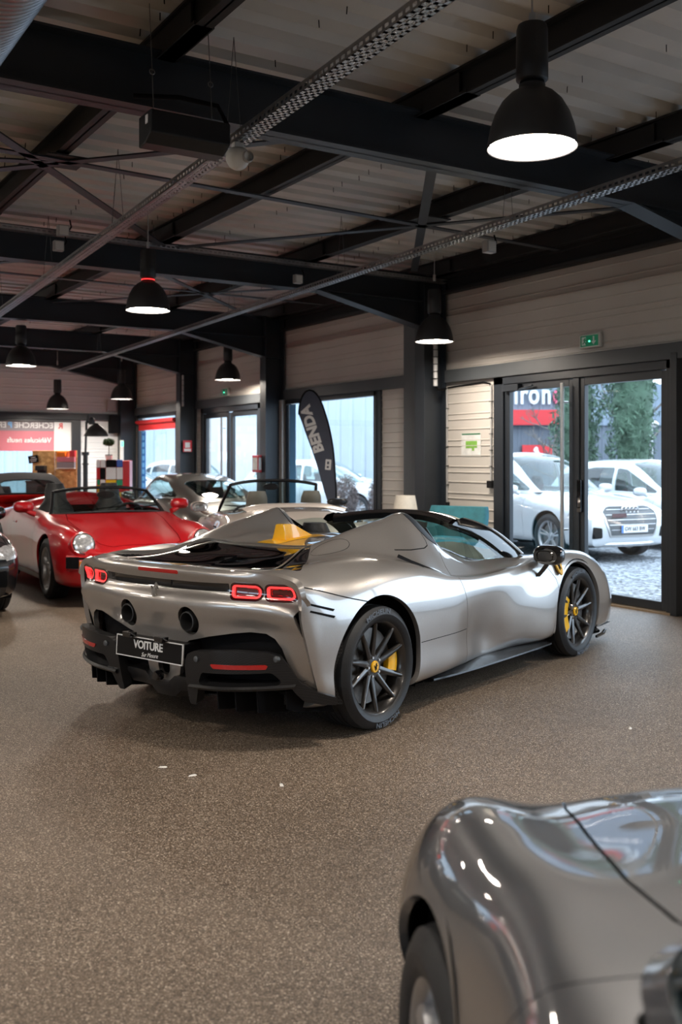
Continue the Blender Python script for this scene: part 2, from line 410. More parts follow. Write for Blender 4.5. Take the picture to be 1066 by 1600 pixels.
def clip(m, f):
    """keep the part of mesh m=(V,F) where the per-vertex field f > 0"""
    V, F = m; f = np.asarray(f, float).copy(); f[np.abs(f) < 2e-4] = 2e-4
    if len(F) == 0: return V, F
    inside = f > 0
    ln = np.fromiter((len(q) for q in F), int, len(F)); flat = np.fromiter((i for q in F for i in q), int, int(ln.sum()))
    cnt = np.add.reduceat(inside[flat].astype(int), np.concatenate([[0], np.cumsum(ln)[:-1]]))
    full = cnt == ln; mixed = (cnt > 0) & ~full
    out = [F[k] for k in np.nonzero(full)[0]]
    new = []; cache = {}; base = len(V)
    for k in np.nonzero(mixed)[0]:
        q = F[k]; poly = []; n = len(q)
        for a in range(n):
            i, j = q[a], q[(a + 1) % n]
            if inside[i]: poly.append(i)
            if inside[i] != inside[j]:
                key = (i, j) if i < j else (j, i)
                if key not in cache:
                    s = f[i] / (f[i] - f[j]); cache[key] = base + len(new); new.append(V[i] + (V[j] - V[i]) * s)
                poly.append(cache[key])
        if len(poly) >= 3: out.append(tuple(poly))
    V2 = np.concatenate([V, np.array(new)]) if new else V
    return compact(V2, out)

def refine(m, k):
    """split every quad of a mesh into k x k"""
    V, F = m; VV = []; FF = []; n = 0
    s = np.linspace(0, 1, k + 1)
    for q in F:
        if len(q) != 4: continue
        a, b, c, d = V[list(q)]
        P = (a[None, None] * ((1 - s)[:, None, None] * (1 - s)[None, :, None]) + b[None, None] * (s[:, None, None] * (1 - s)[None, :, None])
             + c[None, None] * (s[:, None, None] * s[None, :, None]) + d[None, None] * ((1 - s)[:, None, None] * s[None, :, None]))
        VV.append(P.reshape(-1, 3))
        FF += [(n + i * (k + 1) + j, n + (i + 1) * (k + 1) + j, n + (i + 1) * (k + 1) + j + 1, n + i * (k + 1) + j + 1) for i in range(k) for j in range(k)]
        n += (k + 1)**2
    return (np.concatenate(VV) if VV else np.zeros((0, 3))), FF

def sd_line(P, path, closed=False):
    P = np.asarray(P, float); path = np.asarray(path, float); d = np.full(len(P), 1e9)
    if closed: path = np.concatenate([path, path[:1]])
    for a, b in zip(path[:-1], path[1:]):
        e = b - a; q = P - a; t = np.clip((q @ e) / max(e @ e, 1e-12), 0, 1); d = np.minimum(d, np.linalg.norm(q - t[:, None] * e, axis=1))
    return d

def strip_on(m, field, where=None, k=5, lift=.001, reach=.03):
    """thin piece of surface lying on mesh m where field(V) > 0 (cut from a finer copy of the nearby faces)"""
    V, F = m; f = field(V); ok = f > -reach
    if where is not None: ok &= where(V)
    N = vnormals(V, F) if False else None
    near = [q for q in F if all(ok[i] for i in q)]
    if not near: return np.zeros((0, 3)), []
    c = compact(V, near); N = vnormals(*c)
    r = refine((c[0] + N * lift, c[1]), k)
    return clip(r, field(r[0]))

def on_side(G, x, z, sgn=-1):
    """point and outward normal of a body grid at (x, z) on one side"""
    n = G.shape[1]; H = G[:, :n // 2] if sgn < 0 else G[:, n // 2:]
    P = H.reshape(-1, 3); d = (P[:, 0] - x)**2 + (P[:, 2] - z)**2 + np.where(np.abs(P[:, 1]) < .5, 9, 0)
    k = int(np.argmin(d)); i, j = divmod(k, H.shape[1]); i = min(max(i, 1), H.shape[0] - 2); j = min(max(j, 1), H.shape[1] - 2)
    nn = np.cross(H[i + 1, j] - H[i - 1, j], H[i, j + 1] - H[i, j - 1]); nn /= np.linalg.norm(nn)
    return Vector(P[k]), Vector(nn)

def sd_poly(P, poly):
    """signed distance of 2-D points P (n,2) to a polygon, positive inside"""
    P = np.asarray(P, float); poly = np.asarray(poly, float); n = len(poly)
    d = np.full(len(P), 1e9); ins = np.zeros(len(P), bool)
    for i in range(n):
        a = poly[i]; b = poly[(i + 1) % n]; e = b - a
        w = P - a; t = np.clip((w @ e) / max(e @ e, 1e-12), 0, 1)
        d = np.minimum(d, np.linalg.norm(w - t[:, None] * e, axis=1))
        c = (a[1] > P[:, 1]) != (b[1] > P[:, 1])
        with np.errstate(divide='ignore', invalid='ignore'):
            xx = (b[0] - a[0]) * (P[:, 1] - a[1]) / (b[1] - a[1]) + a[0]
        ins ^= c & (P[:, 0] < xx)
    return np.where(ins, d, -d)

def sd_round(P, poly, r):
    """rounded polygon: poly is shrunk by r and grown back"""
    return sd_poly(P, shrink(poly, r)) + r

def shrink(poly, r):
    p = np.asarray(poly, float); n = len(p); A = sum(p[i][0] * p[(i + 1) % n][1] - p[(i + 1) % n][0] * p[i][1] for i in range(n))
    if A < 0: p = p[::-1]
    out = []
    for i in range(n):
        a, b, c = p[i - 1], p[i], p[(i + 1) % n]
        e1 = (b - a) / np.linalg.norm(b - a); e2 = (c - b) / np.linalg.norm(c - b)
        n1 = np.array([-e1[1], e1[0]]); n2 = np.array([-e2[1], e2[0]])
        k = 1 + n1 @ n2
        out.append(b + (n1 + n2) / max(k, 0.3) * r)
    return np.array(out)

def smooth_poly(pts, n=8, closed=True):
    """Catmull-Rom through 2-D points"""
    p = np.asarray(pts, float); out = []; m = len(p)
    for i in range(m if closed else m - 1):
        p0, p1, p2, p3 = p[(i - 1) % m], p[i], p[(i + 1) % m], p[(i + 2) % m]
        if not closed:
            if i == 0: p0 = p1
            if i == m - 2: p3 = p2
        for k in range(n):
            s = k / n
            out.append(0.5 * ((2 * p1) + (-p0 + p2) * s + (2 * p0 - 5 * p1 + 4 * p2 - p3) * s * s + (-p0 + 3 * p1 - 3 * p2 + p3) * s**3))
    if not closed: out.append(p[-1])
    return np.array(out)

def vnormals(V, F):
    N = np.zeros_like(V)
    for f in F:
        p = V[list(f)]; c = np.zeros(3)
        for k in range(1, len(f) - 1): c += np.cross(p[k] - p[0], p[k + 1] - p[0])
        for i in f: N[i] += c
    L = np.linalg.norm(N, axis=1); L[L == 0] = 1
    return N / L[:, None]

def flange(m, depth):
    """fold every open edge inward so a panel shows thickness"""
    V, F = m
    if len(F) == 0: return m
    cnt = {}
    for f in F:
        for a in range(len(f)):
            i, j = f[a], f[(a + 1) % len(f)]
            cnt.setdefault((i, j) if i < j else (j, i), []).append((i, j))
    N = vnormals(V, F); newV = []; mp = {}; mq = {}; out = list(F); b = len(V)
    for k, e in cnt.items():
        if len(e) != 1: continue
        i, j = e[0]
        for q in (i, j):
            if q not in mp:
                mp[q] = b + len(newV); newV.append(V[q]); mq[q] = b + len(newV); newV.append(V[q] - N[q] * depth)
        out.append((mp[j], mp[i], mq[i], mq[j]))
    if newV: V = np.concatenate([V, np.array(newV)])
    return V, out

def panel(name, m, mat, parent, depth=0.012, smooth=None, label=None, angle=50):
    m = flange(m, depth) if depth else m
    if len(m[1]) == 0: return None
    return mk(name, m[0], m[1], mat, parent, angle, label=label)

def offset(m, d):
    V, F = m
    return V + vnormals(V, F) * d, F

def mirror_y(m):
    V = m[0].copy(); V[:, 1] *= -1
    return V, [tuple(f[::-1]) for f in m[1]]

def section_grid(stations, nx, nw, smooth=4):
    """stations: lists of (x, w, z) for the right-hand half, from the sill up to the centre line; returns the full width grid"""
    C = np.array(stations, float)
    H = surf(C, nx, nw, smooth)
    R = H.copy(); R[:, :, 1] *= -1                       # right-hand side: y negative
    R[:, -1, 1] = 0
    L = H[:, -2::-1].copy()
    return np.concatenate([R, L], axis=1)                # right sill -> centre -> left sill

def ruled(A, B, n):
    """surface between two 3-D polylines of equal length, n rows"""
    A = np.asarray(A, float); B = np.asarray(B, float)
    return np.stack([A + (B - A) * s for s in np.linspace(0, 1, n)])

def resample(P, n):
    P = np.asarray(P, float); t = chord(P)
    return hermite(P, t, np.linspace(0, t[-1], n))

# ------------------------------------------------------------------ wheels
def make_wheel(parent, x, y, side, r, width, rim_r, style, rim_mat, cap_mat, caliper_mat=None, turn=0.0, name='wheel', spin=0.2, detail=True, cal=180):
    """side=-1: outer face towards -y.  A wheel is tyre, rim (> spoke, centre cap), brake disc, caliper"""
    w = bpy.data.objects.new(name, None); COL.objects.link(w); w.parent = parent
    w.empty_display_size = 0.1
    w.location = (x, y, r); w.rotation_euler = (0, 0, turn)
    # local lathe axis z -> outward
    out = Vector((0, side, 0))
    M = frame_matrix((0, 0, 0), (1, 0, 0), (0, 0, 1)) if side < 0 else frame_matrix((0, 0, 0), (-1, 0, 0), (0, 0, 1))
    h = width / 2
    sw = r - rim_r
    t = MB()
    prof = [(rim_r - .012, -h * .82), (rim_r + .01, -h * .97), (rim_r + sw * .45, -h * 1.02), (r - .025, -h * .93), (r - .006, -h * .82), (r, -h * .6)]
    for g in (-.36, -.1, .16, .4):
        prof += [(r, h * (g - .03)), (r - .007, h * (g - .02)), (r - .007, h * (g + .02)), (r, h * (g + .03))]
    prof += [(r, h * .6), (r - .006, h * .82), (r - .025, h * .93), (rim_r + sw * .45, h * 1.02), (rim_r + sw * .40, h * 1.028), (rim_r + .012, h * .98), (rim_r - .006, h * .90), (rim_r - .012, h * .82)]
    t.lathe(prof, 72, M)
    t.build('tyre', 'rubber', w, 35)
    rm = MB()
    d = h * .90
    rm.lathe([(rim_r - .012, -h * .85), (rim_r - .03, -h * .5), (rim_r - .034, d * .3), (rim_r - .030, d * .72), (rim_r - .014, d * .96), (rim_r + .002, d * 1.02), (rim_r + .004, d * .98), (rim_r - .002, d * .9)], 72, M)
    rim = rm.build('rim', rim_mat, w, 40)
    hubd = d * (.70 if style == 'blade' else .55)
    R = rim_r - .018
    if style == 'blade':
        n = 10
        for k in range(n):
            a = 2 * math.pi * (k // 2) / 5 + (k % 2) * rad(31) + spin
            sp = MB(); ra = np.linspace(.050, R, 9); G = []
            for i, q in enumerate(ra):
                s = i / 8
                hw = (.022 - .008 * s) if s < .85 else .014
                zz = hubd + (.006 * math.sin(s * 3.1)) + (d * .93 - hubd) * s**1.6 + .0
                th = .030 - .012 * s
                tw = rad(3) * s
                c, s_ = math.cos(a + tw), math.sin(a + tw)
                ring = []
                for (u, z) in ((-hw, zz - th), (-hw * .9, zz - .008), (-hw * .25, zz), (hw * .25, zz), (hw * .9, zz - .008), (hw, zz - th), (hw * .4, zz - th * 1.4), (-hw * .4, zz - th * 1.4), (-hw, zz - th)):
                    ring.append(tuple(M @ Vector((q * c - u * s_, q * s_ + u * c, z))))
                G.append(ring)
            sp.grid(G, flip=False); sp.build('spoke', rim_mat, rim, 45)
    elif style == 'five':
        for k in range(5):
            a = 2 * math.pi * k / 5 + spin
            sp = MB(); G = []
            for i, q in enumerate(np.linspace(.045, R, 9)):
                s = i / 8; hw = .034 + .012 * math.cos(s * 6.28) + .010 * s**4; zz = hubd + .012 * math.sin(s * 3.14) + (d * .86 - hubd) * s**1.5; th = .035
                c, s_ = math.cos(a), math.sin(a)
                G.append([tuple(M @ Vector((q * c - u * s_, q * s_ + u * c, z))) for u, z in ((-hw, zz - th), (-hw * .92, zz - .008), (-hw * .6, zz), (0, zz + .004), (hw * .6, zz), (hw * .92, zz - .008), (hw, zz - th), (0, zz - th), (-hw, zz - th))])
            sp.grid(G); sp.build('spoke', rim_mat, rim, 45)
    else:   # twin spokes
        for k in range(10):
            a = 2 * math.pi * (k // 2) / 5 + (1 if k % 2 else -1) * rad(8.5) + spin
            sp = MB(); G = []
            for i, q in enumerate(np.linspace(.05, R, 6)):
                s = i / 5; hw = .013 + .004 * s; zz = hubd + (d * .86 - hubd) * s**1.5; th = .03
                c, s_ = math.cos(a), math.sin(a)
                G.append([tuple(M @ Vector((q * c - u * s_, q * s_ + u * c, z))) for u, z in ((-hw, zz - th), (-hw, zz - .006), (-hw * .5, zz), (hw * .5, zz), (hw, zz - .006), (hw, zz - th), (-hw, zz - th))])
            sp.grid(G); sp.build('spoke', rim_mat, rim, 45)
    hb = MB(); hb.lathe([(.001, hubd - .03), (.072, hubd - .04), (.072, hubd - .012), (.060, hubd), (.036, hubd + .002), (.036, hubd - .006), (.001, hubd - .006)], 32, M)
    hb.build('hub', rim_mat, rim, 40)
    cp = MB(); cp.lathe([(.034, hubd - .006), (.034, hubd + .008), (.030, hubd + .012), (.001, hubd + .013)], 32, M)
    cap = cp.build('centre_cap', cap_mat, rim, 40)
    if detail:
        for k in range(5):
            a = 2 * math.pi * k / 5 + spin + rad(16)
            nb = MB(); nb.lathe([(.001, hubd + .006), (.008, hubd + .006), (.010, hubd - .004), (.010, hubd - .02)], 6, M @ Matrix.Translation((.055 * math.cos(a), .055 * math.sin(a), 0)))
            nb.build('wheel_nut', 'chrome', rim, 30)
    ds = MB(); rd = rim_r * .80
    ds.lathe([(.07, h * .12), (rd, h * .12), (rd, h * .12 + .03), (.07, h * .12 + .03)], 48, M, closed=True)
    ds.lathe([(.001, h * .2 + .03), (.09, h * .2 + .03), (.10, h * .12)], 24, M)
    ds.build('brake_disc', 'disc', w, 40)
    if caliper_mat:
        cl = MB()
        sgn = -1.0
        A = np.linspace(rad(cal - (38 if cal else 15)), rad(cal + (38 if cal else 15)), 9); G = []
        for a in A:
            k = math.cos((a - rad(cal)) * 2.0)
            G.append([tuple(M @ Vector((q * math.cos(a), q * math.sin(a), z))) for q, z in ((rd * .68, h * .12 + .04), (rd * .68, h * .12 + .075), (rd * .80, h * .12 + .085), (rd * 1.04, h * .12 + .08), (rd * 1.06, h * .12 + .02), (rd * 1.06, h * .12 - .04))])
        cl.grid(G); cl.build('brake_caliper', caliper_mat, w, 50)
    return w, M, cap

HORSE = [(-.10, -.50), (-.02, -.47), (-.01, -.30), (.05, -.18), (.10, -.30), (.22, -.40), (.30, -.36), (.20, -.28), (.18, -.14), (.20, .02), (.16, .14), (.26, .16), (.34, .06), (.40, .10), (.32, .22), (.20, .26),
         (.22, .36), (.30, .40), (.28, .46), (.18, .46), (.12, .54), (.08, .46), (.0, .38), (-.06, .24), (-.12, .10), (-.22, .04), (-.28, .16), (-.36, .28), (-.42, .22), (-.34, .14), (-.32, .0), (-.24, -.06), (-.20, -.18), (-.24, -.30), (-.16, -.36)]
# ------------------------------------------------------------------ room shell
XW = 7.95            # inner face of the right-hand wall
YF = 21.5            # inner face of the far wall
BAYS = [-4.2, .7, 5.45, 10.2, 14.5, 18.05, 21.4]
b = MB(); b.box(-8.2, 8.15, -7.2, 21.7, -.12, 0); structure(b.build('floor', 'floor'))
b = MB(); b.box(-60, 90, -40, 110, -.30, -.13); b.box(8.15, 90, -40, 110, -.13, -.02); structure(b.build('ground', 'gravel'))

def clad_profile(z0, z1, depth=.014):
    """ribbed cladding cross-section as (offset, z): flat pans with pairs of grooves"""
    P = []; z = z0; k = 0
    pts = []
    zz = math.floor(z0 / .333) * .333
    while zz < z1:
        for g in (.03, .10, .24):
            pts.append(zz + g)
        zz += .333
    out = [(0, z0)]
    for g in pts:
        if z0 + .012 < g < z1 - .012:
            out += [(0, g - .012), (-depth * .7, g - .005), (-depth * .7, g + .003), (0, g + .008)]
    out.append((0, z1))
    return out

def cladding_y(mb, x, y0, y1, z0, z1):           # on a wall facing -x
    pr = clad_profile(z0, z1)
    V = []; 
    for o, z in pr: V += [(x + o, y0, z), (x + o, y1, z)]
    mb.add(V, [(2 * i, 2 * i + 1, 2 * i + 3, 2 * i + 2) for i in range(len(pr) - 1)])
    mb.box(x + .03, x + .16, y0, y1, z0, z1)

def cladding_x(mb, y, x0, x1, z0, z1):           # on a wall facing -y
    pr = clad_profile(z0, z1)
    V = []
    for o, z in pr: V += [(x0, y + o, z), (x1, y + o, z)]
    mb.add(V, [(2 * i, 2 * i + 2, 2 * i + 3, 2 * i + 1) for i in range(len(pr) - 1)])
    mb.box(x0, x1, y + .03, y + .16, z0, z1)

w = MB()
cladding_y(w, XW, -7.2, YF, 2.66, 3.66)
for y0, y1, z0, z1 in ((-7.2, -4.4, 0, 2.52), (-.2, .6, 0, 2.52), (5.2, 6.46, 0, 2.52), (9.17, 10.55, 0, 2.52), (10.85, 11.62, 0, 2.52), (14.46, 15.25, 0, 2.52), (17.75, 19.0, 0, 2.52), (21.25, YF, 0, 2.52)):
    cladding_y(w, XW, y0, y1, z0, z1)
w.box(XW + .02, XW + .16, -7.2, YF, 3.66, 4.05)
structure(w.build('wall_right', 'siding'))
w = MB()
cladding_x(w, YF, -8.2, XW, 2.50, 4.05); cladding_x(w, YF, 6.70, XW, 0, 2.50); cladding_x(w, YF, -8.2, 2.9, 0, 2.50)
w.box(2.9, 6.6, YF + .02, YF + .16, 0, .30)
structure(w.build('wall_far', 'siding_far'))
w = MB()
LW = [(-5.5, -1.5), (1.0, 5.0)]
yy = -7.2
for a_, b_ in LW + [(YF, YF)]:
    w.box(-8.2, -8.05, yy, a_, 0, 4.05); yy = b_
    if a_ < b_: w.box(-8.2, -8.05, a_, b_, 0, .6); w.box(-8.2, -8.05, a_, b_, 2.5, 4.05)
structure(w.build('wall_left', 'plain'))
for k_, (a_, b_) in enumerate(LW):
    m = MB(); 
    for q in (a_, (a_ + b_) / 2 - .04, b_ - .08): m.box(-8.16, -8.08, q, q + .08, .6, 2.5)
    m.box(-8.16, -8.08, a_, b_, .6, .68); m.box(-8.16, -8.08, a_, b_, 2.42, 2.5)
    wo = structure(m.build('window_%d' % (6 + k_), 'frame', bevel=.004))
    mk('pane', [(-8.12, a_, .62), (-8.12, a_, 2.48), (-8.12, b_, 2.48), (-8.12, b_, .62)], [(0, 1, 2, 3)], 'glass', wo)
w = MB(); w.box(-8.2, 8.1, -7.2, -7.05, 0, 4.05); structure(w.build('wall_back', 'plain'))
# dark eaves band and header beams
w = MB(); w.box(XW - .02, XW + .02, -7.05, YF, 3.64, 4.02); w.box(XW - .10, XW + .02, -7.05, YF, 3.64, 3.68); w.box(XW - .10, XW, -7.05, YF, 3.82, 3.86); structure(w.build('trim_1', 'purlin'))
w = MB()
for y0, y1 in zip(BAYS[:-1], BAYS[1:]): w.box(XW - .09, XW + .05, y0 + .12, y1 - .12, 2.50, 2.66)
structure(w.build('trim_2', 'steel_grey', bevel=.006))
w = MB(); w.box(-8.05, XW - .02, YF - .08, YF + .03, 2.38, 2.53); structure(w.build('trim_3', 'steel', bevel=.006))
w = MB(); w.box(XW - .16, XW, 10.52, 10.88, 0, 2.5); w.box(XW - .16, XW, 10.60, 10.88, 2.5, 3.64); structure(w.build('trim_4', 'steel_grey'))
w = MB(); w.box(XW - .10, XW, 14.40, 14.52, 0, 2.5); structure(w.build('trim_5', 'siding'))
# ribbed deck: ribs run across the hall
pr = []; y = -7.2
while y < 21.6:
    pr += [(y, 4.03), (y + .14, 4.03), (y + .17, 4.085), (y + .25, 4.085)]; y += .28
V = []; 
for yy, z in pr: V += [(-8.2, yy, z), (8.1, yy, z)]
F = [(2 * i, 2 * i + 2, 2 * i + 3, 2 * i + 1) for i in range(len(pr) - 1)]
w = MB(); w.add(V, F); w.box(-8.2, 8.15, -7.2, 21.7, 4.10, 4.3); structure(w.build('ceiling', 'deck'))
# roofing screws poking through the deck
w = MB()
for i in range(-1, 9):
    for k in range(105):
        if random.random() < .45: continue
        x = .2 + i * .92 + random.uniform(-.06, .06); y = -1 + k * .21 + random.uniform(-.03, .03)
        w.tube([(x, y, 4.028), (x + random.uniform(-.004, .004), y, 3.985)], .0035, 4)
o = w.build('roofing_screws', 'dull'); o['kind'] = 'stuff'; tag(o, 'small dark screw tips poking through the ribbed ceiling sheets', 'screws')

def ibeam(mb, a, b_, w_, h, up=(0, 0, 1), tf=.014, tw=.012):
    a = Vector(a); b_ = Vector(b_); u = Vector(up)
    mb.bar(a, b_, tw, h, up); mb.bar(a + u * (h / 2 - tf / 2), b_ + u * (h / 2 - tf / 2), w_, tf, up); mb.bar(a - u * (h / 2 - tf / 2), b_ - u * (h / 2 - tf / 2), w_, tf, up)
for y in BAYS:
    m = MB(); ibeam(m, (-8.0, y, 3.69), (7.56, y, 3.69), .18, .34)
    if y != .7 or True:
        Mh = Matrix(((1, 0, 0, 0), (0, 0, 1, y - .006), (0, 1, 0, 0), (0, 0, 0, 1)))
        m.prism([(6.1, 3.53), (7.56, 3.53), (7.56, 3.20)], .012, Mh)
        m.bar((6.05, y, 3.525), (7.56, y, 3.195), .18, .014)
    structure(m.build('roof_beam', 'steel'))
    m = MB()
    m.box(7.55, 7.565, y - .10, y + .10, 0, 3.86); m.box(7.885, 7.90, y - .10, y + .10, 0, 3.86); m.box(7.565, 7.885, y - .006, y + .006, 0, 3.86)
    m.box(7.565, 7.885, y - .095, y + .095, 3.19, 3.205); m.box(7.50, 7.92, y - .13, y + .13, 0, .02)
    structure(m.build('steel_column', 'steel'))
for x in (-3.5, -1.6, .3, 2.2, 4.05, 5.88, 7.72):
    m = MB(); ibeam(m, (x, -7.0, 3.93), (x, 21.4, 3.93), .10, .19)
    for y in BAYS[1:-1]:
        m.box(x - .06, x + .06, y - .55, y + .55, 3.835, 3.855)
        m.box(x - .035, x - .022, y - .45, y + .45, 3.86, 4.0); m.box(x + .022, x + .035, y - .45, y + .45, 3.86, 4.0)
    m.build('roof_purlin', 'purlin')['kind'] = 'structure'
# flat wind braces crossing under the purlins
def brace(a, b_, n):
    m = MB(); m.bar(a, b_, .085, .012); m.build('wind_brace', 'steel')['kind'] = 'structure'
g1 = (2.23, 7.6); g2 = (5.75, 7.65)
for g in (g1, g2):
    m = MB(); m.box(g[0] - .16, g[0] + .16, g[1] - .17, g[1] + .17, 3.80, 3.812); m.build('gusset_plate', 'purlin')['kind'] = 'structure'
for a, b_ in (((.3, 5.55), (4.1, 10.1)), ((.4, 9.7), (4.0, 5.55)), ((-1.6, 7.3), (7.7, 7.9)), ((4.1, 10.05), (7.4, 5.6)), ((4.3, 5.6), (7.1, 9.7)), ((.2, 8.4), (2.2, 7.6)), ((4.1, 11.0), (7.4, 14.4)), ((4.1, 14.4), (7.4, 10.4)), ((.4, 12.4), (7.5, 12.5)), ((.5, 14.3), (4.0, 10.4))):
    brace((a[0], a[1], 3.79), (b_[0], b_[1], 3.79), 0)
# ------------------------------------------------------------------ windows and doors
def pane(parent, x, y0, y1, z0, z1, name='pane'):
    return mk(name, [(x, y0, z0), (x, y1, z0), (x, y1, z1), (x, y0, z1)], [(0, 1, 2, 3)], 'glass', parent)
def frame_y(name, y0, y1, z0, z1, mull=(), th=.07, dep=(-.04, .06), bot=.10):
    m = MB(); a, b_ = XW + dep[0], XW + dep[1]
    m.box(a, b_, y0, y0 + th, z0, z1); m.box(a, b_, y1 - th, y1, z0, z1); m.box(a, b_, y0, y1, z1 - th, z1); m.box(a, b_, y0, y1, z0, z0 + bot)
    for q in mull: m.box(a, b_, q - th / 2, q + th / 2, z0, z1)
    o = structure(m.build(name, 'frame', bevel=.004))
    ed = [y0] + list(mull) + [y1]
    for p, q in zip(ed[:-1], ed[1:]): pane(o, XW + .02, p + .02, q - .02, z0 + .02, z1 - .02)
    return o
frame_y('window_1', -4.4, -.2, .02, 2.50, (-2.3,)); frame_y('window_2', .6, 5.2, .02, 2.50, (2.9,))
frame_y('window_3', 11.72, 14.42, .02, 2.50)
frame_y('window_4', 19.0, 21.25, .02, 2.50)
m = MB(); m.box(XW - .03, XW + .08, 11.62, 11.72, 0, 2.5); structure(m.build('trim_6', 'steel'))
# entrance: frame with two glazed leaves
m = MB()
m.box(XW - .06, XW + .08, 6.50, 6.60, 0, 2.50); m.box(XW - .06, XW + .08, 9.00, 9.17, 0, 2.50); m.box(XW - .06, XW + .08, 6.50, 9.17, 2.41, 2.50)
m.box(XW - .10, XW + .06, 6.44, 6.52, 0, 2.56)
de = structure(m.build('door_1', 'frame', bevel=.005))
def leaf(parent, y0, y1, z1=2.40, st=.085, botr=.11, x=XW):
    m = MB(); a, b_ = x - .03, x + .03
    m.box(a, b_, y0, y0 + st, .02, z1); m.box(a, b_, y1 - st, y1, .02, z1); m.box(a, b_, y0 + st, y1 - st, z1 - st * .9, z1 + .02); m.box(a, b_, y0 + st, y1 - st, .02, botr)
    o = m.build('door_leaf', 'frame', parent, bevel=.004); pane(o, x, y0 + st - .01, y1 - st + .01, botr - .01, z1 - st * .9 + .01); return o
l1 = leaf(de, 7.86, 9.00); l2 = leaf(de, 6.60, 7.80); 
m = MB(); m.box(XW - .045, XW + .05, 7.78, 7.88, 0, 2.41); m.build('meeting_stile', 'frame', de, bevel=.008)
h = MB(); h.tube([(XW - .11, 7.97, .50), (XW - .11, 7.97, 2.36)], .021, 16); h.tube([(XW - .11, 7.97, .75), (XW - .02, 7.97, .75)], .012, 8); h.tube([(XW - .11, 7.97, 2.15), (XW - .02, 7.97, 2.15)], .012, 8)
h.build('pull_handle', 'brushed', l1, 50)
c = MB(); c.box(XW - .10, XW - .03, 8.70, 8.97, 2.32, 2.40); c.bar((XW - .075, 8.84, 2.31), (XW - .075, 8.48, 2.37), .03, .016); c.build('door_closer', 'frame', l1, bevel=.004)
k = MB(); k.box(XW - .06, XW - .03, 7.74, 7.80, .95, 1.30); k.tube([(XW - .05, 7.77, 1.0), (XW - .09, 7.77, 1.0), (XW - .09, 7.77, 1.12)], .008, 8); k.build('lock_case', 'gloss', l2, bevel=.004)
m = MB(); m.box(XW - .10, XW + .06, 6.52, 9.10, .0, .018); structure(m.build('trim_7', 'sill'))
# second glazed door further down the wall
m = MB(); m.box(XW - .06, XW + .08, 15.25, 15.35, 0, 2.5); m.box(XW - .06, XW + .08, 17.65, 17.75, 0, 2.5); m.box(XW - .06, XW + .08, 15.25, 17.75, 2.40, 2.5)
d2 = structure(m.build('door_2', 'frame', bevel=.005)); leaf(d2, 15.36, 16.48, 2.38); l4 = leaf(d2, 16.56, 17.64, 2.38)
h = MB(); h.tube([(XW - .10, 16.72, .6), (XW - .10, 16.72, 2.3)], .02, 12); h.tube([(XW - .1, 16.72, .8), (XW - .02, 16.72, .8)], .011, 8); h.tube([(XW - .1, 16.72, 2.1), (XW - .02, 16.72, 2.1)], .011, 8); h.build('pull_handle', 'brushed', l4, 50)
# far window
m = MB(); m.box(2.9, 3.0, YF - .04, YF + .06, .3, 2.40); m.box(6.50, 6.70, YF - .05, YF + .06, 0, 2.40); m.box(2.9, 6.7, YF - .04, YF + .06, 2.33, 2.42); m.box(2.9, 6.6, YF - .04, YF + .06, .28, .40); m.box(4.65, 4.75, YF - .03, YF + .05, .3, 2.4)
fw_ = structure(m.build('window_5', 'frame', bevel=.005))
mk('pane', [(3.0, YF + .02, .38), (6.52, YF + .02, .38), (6.52, YF + .02, 2.36), (3.0, YF + .02, 2.36)], [(0, 1, 2, 3)], 'glass', fw_)
# ------------------------------------------------------------------ pendant lamps
def pendant(x, y, z, label, r=.215, first=[None]):
    """z = height of the shade's lower rim"""
    if first[0] is not None:
        o = copy_tree(first[0]); o.location = (x, y, z); o['label'] = label; 
        for ch in o.children:
            if ch.name.startswith('cord'): ch.scale = (1, 1, (4.03 - z - .615) / first[1] if False else (4.03 - z) / (4.03 - first[2]))
        return o
    t = thing('pendant_lamp', label, 'lamp', (x, y, z), 0, 'black bell pendant lamps')
    s = MB(); s.lathe([(.214, .004), (.218, 0), (.219, .006), (.215, .04), (.204, .10), (.182, .165), (.148, .225), (.108, .265), (.075, .285), (.064, .295), (.064, .31), (.058, .31), (.058, .29), (.072, .278), (.104, .258), (.143, .218), (.177, .16), (.199, .098), (.210, .04), (.214, .004)], 56)
    s.build('shade', 'lampblack', t, 50)
    d = MB(); d.lathe([(.001, .030), (.204, .030)], 48); d.build('diffuser', 'lampglow', t)
    n = MB(); n.lathe([(.001, .30), (.060, .30), (.060, .325), (.001, .326)], 32); n.build('collar', 'dull', t, 50)
    h = MB(); h.lathe([(.001, .325), (.068, .325), (.078, .335), (.078, .42), (.076, .58), (.070, .60), (.001, .602)], 36); h.build('driver_housing', 'lampblack', t, 50)
    c = MB(); c.tube([(0, 0, .60), (0, 0, .66)], .016, 8); c.tube([(0, 0, .60), (0, 0, 4.03 - z)], .0055, 6); c.build('cord', 'greyplastic', t, 60)
    first[0] = t; first.append(None); first.append(z)
    return t
pendant(3.37, 3.63, 3.04, 'largest black bell pendant lamp, hanging above the silver open-top car')
pendant(3.62, 9.42, 3.00, 'black pendant lamp with a thin red ring glowing under its housing')
pendant(6.97, 9.13, 2.87, 'black pendant lamp hanging beside the grey column left of the entrance')
pendant(3.78, 14.97, 2.90, 'black pendant lamp over the dark-roofed red car at the edge')
pendant(7.34, 15.38, 2.87, 'black pendant lamp in front of the second column near the feather flag')
pendant(6.96, 19.59, 2.75, 'black pendant lamp in the far corner beside the last column')
pendant(5.85, 20.28, 2.55, 'smallest black pendant lamp, in front of the far window wall')
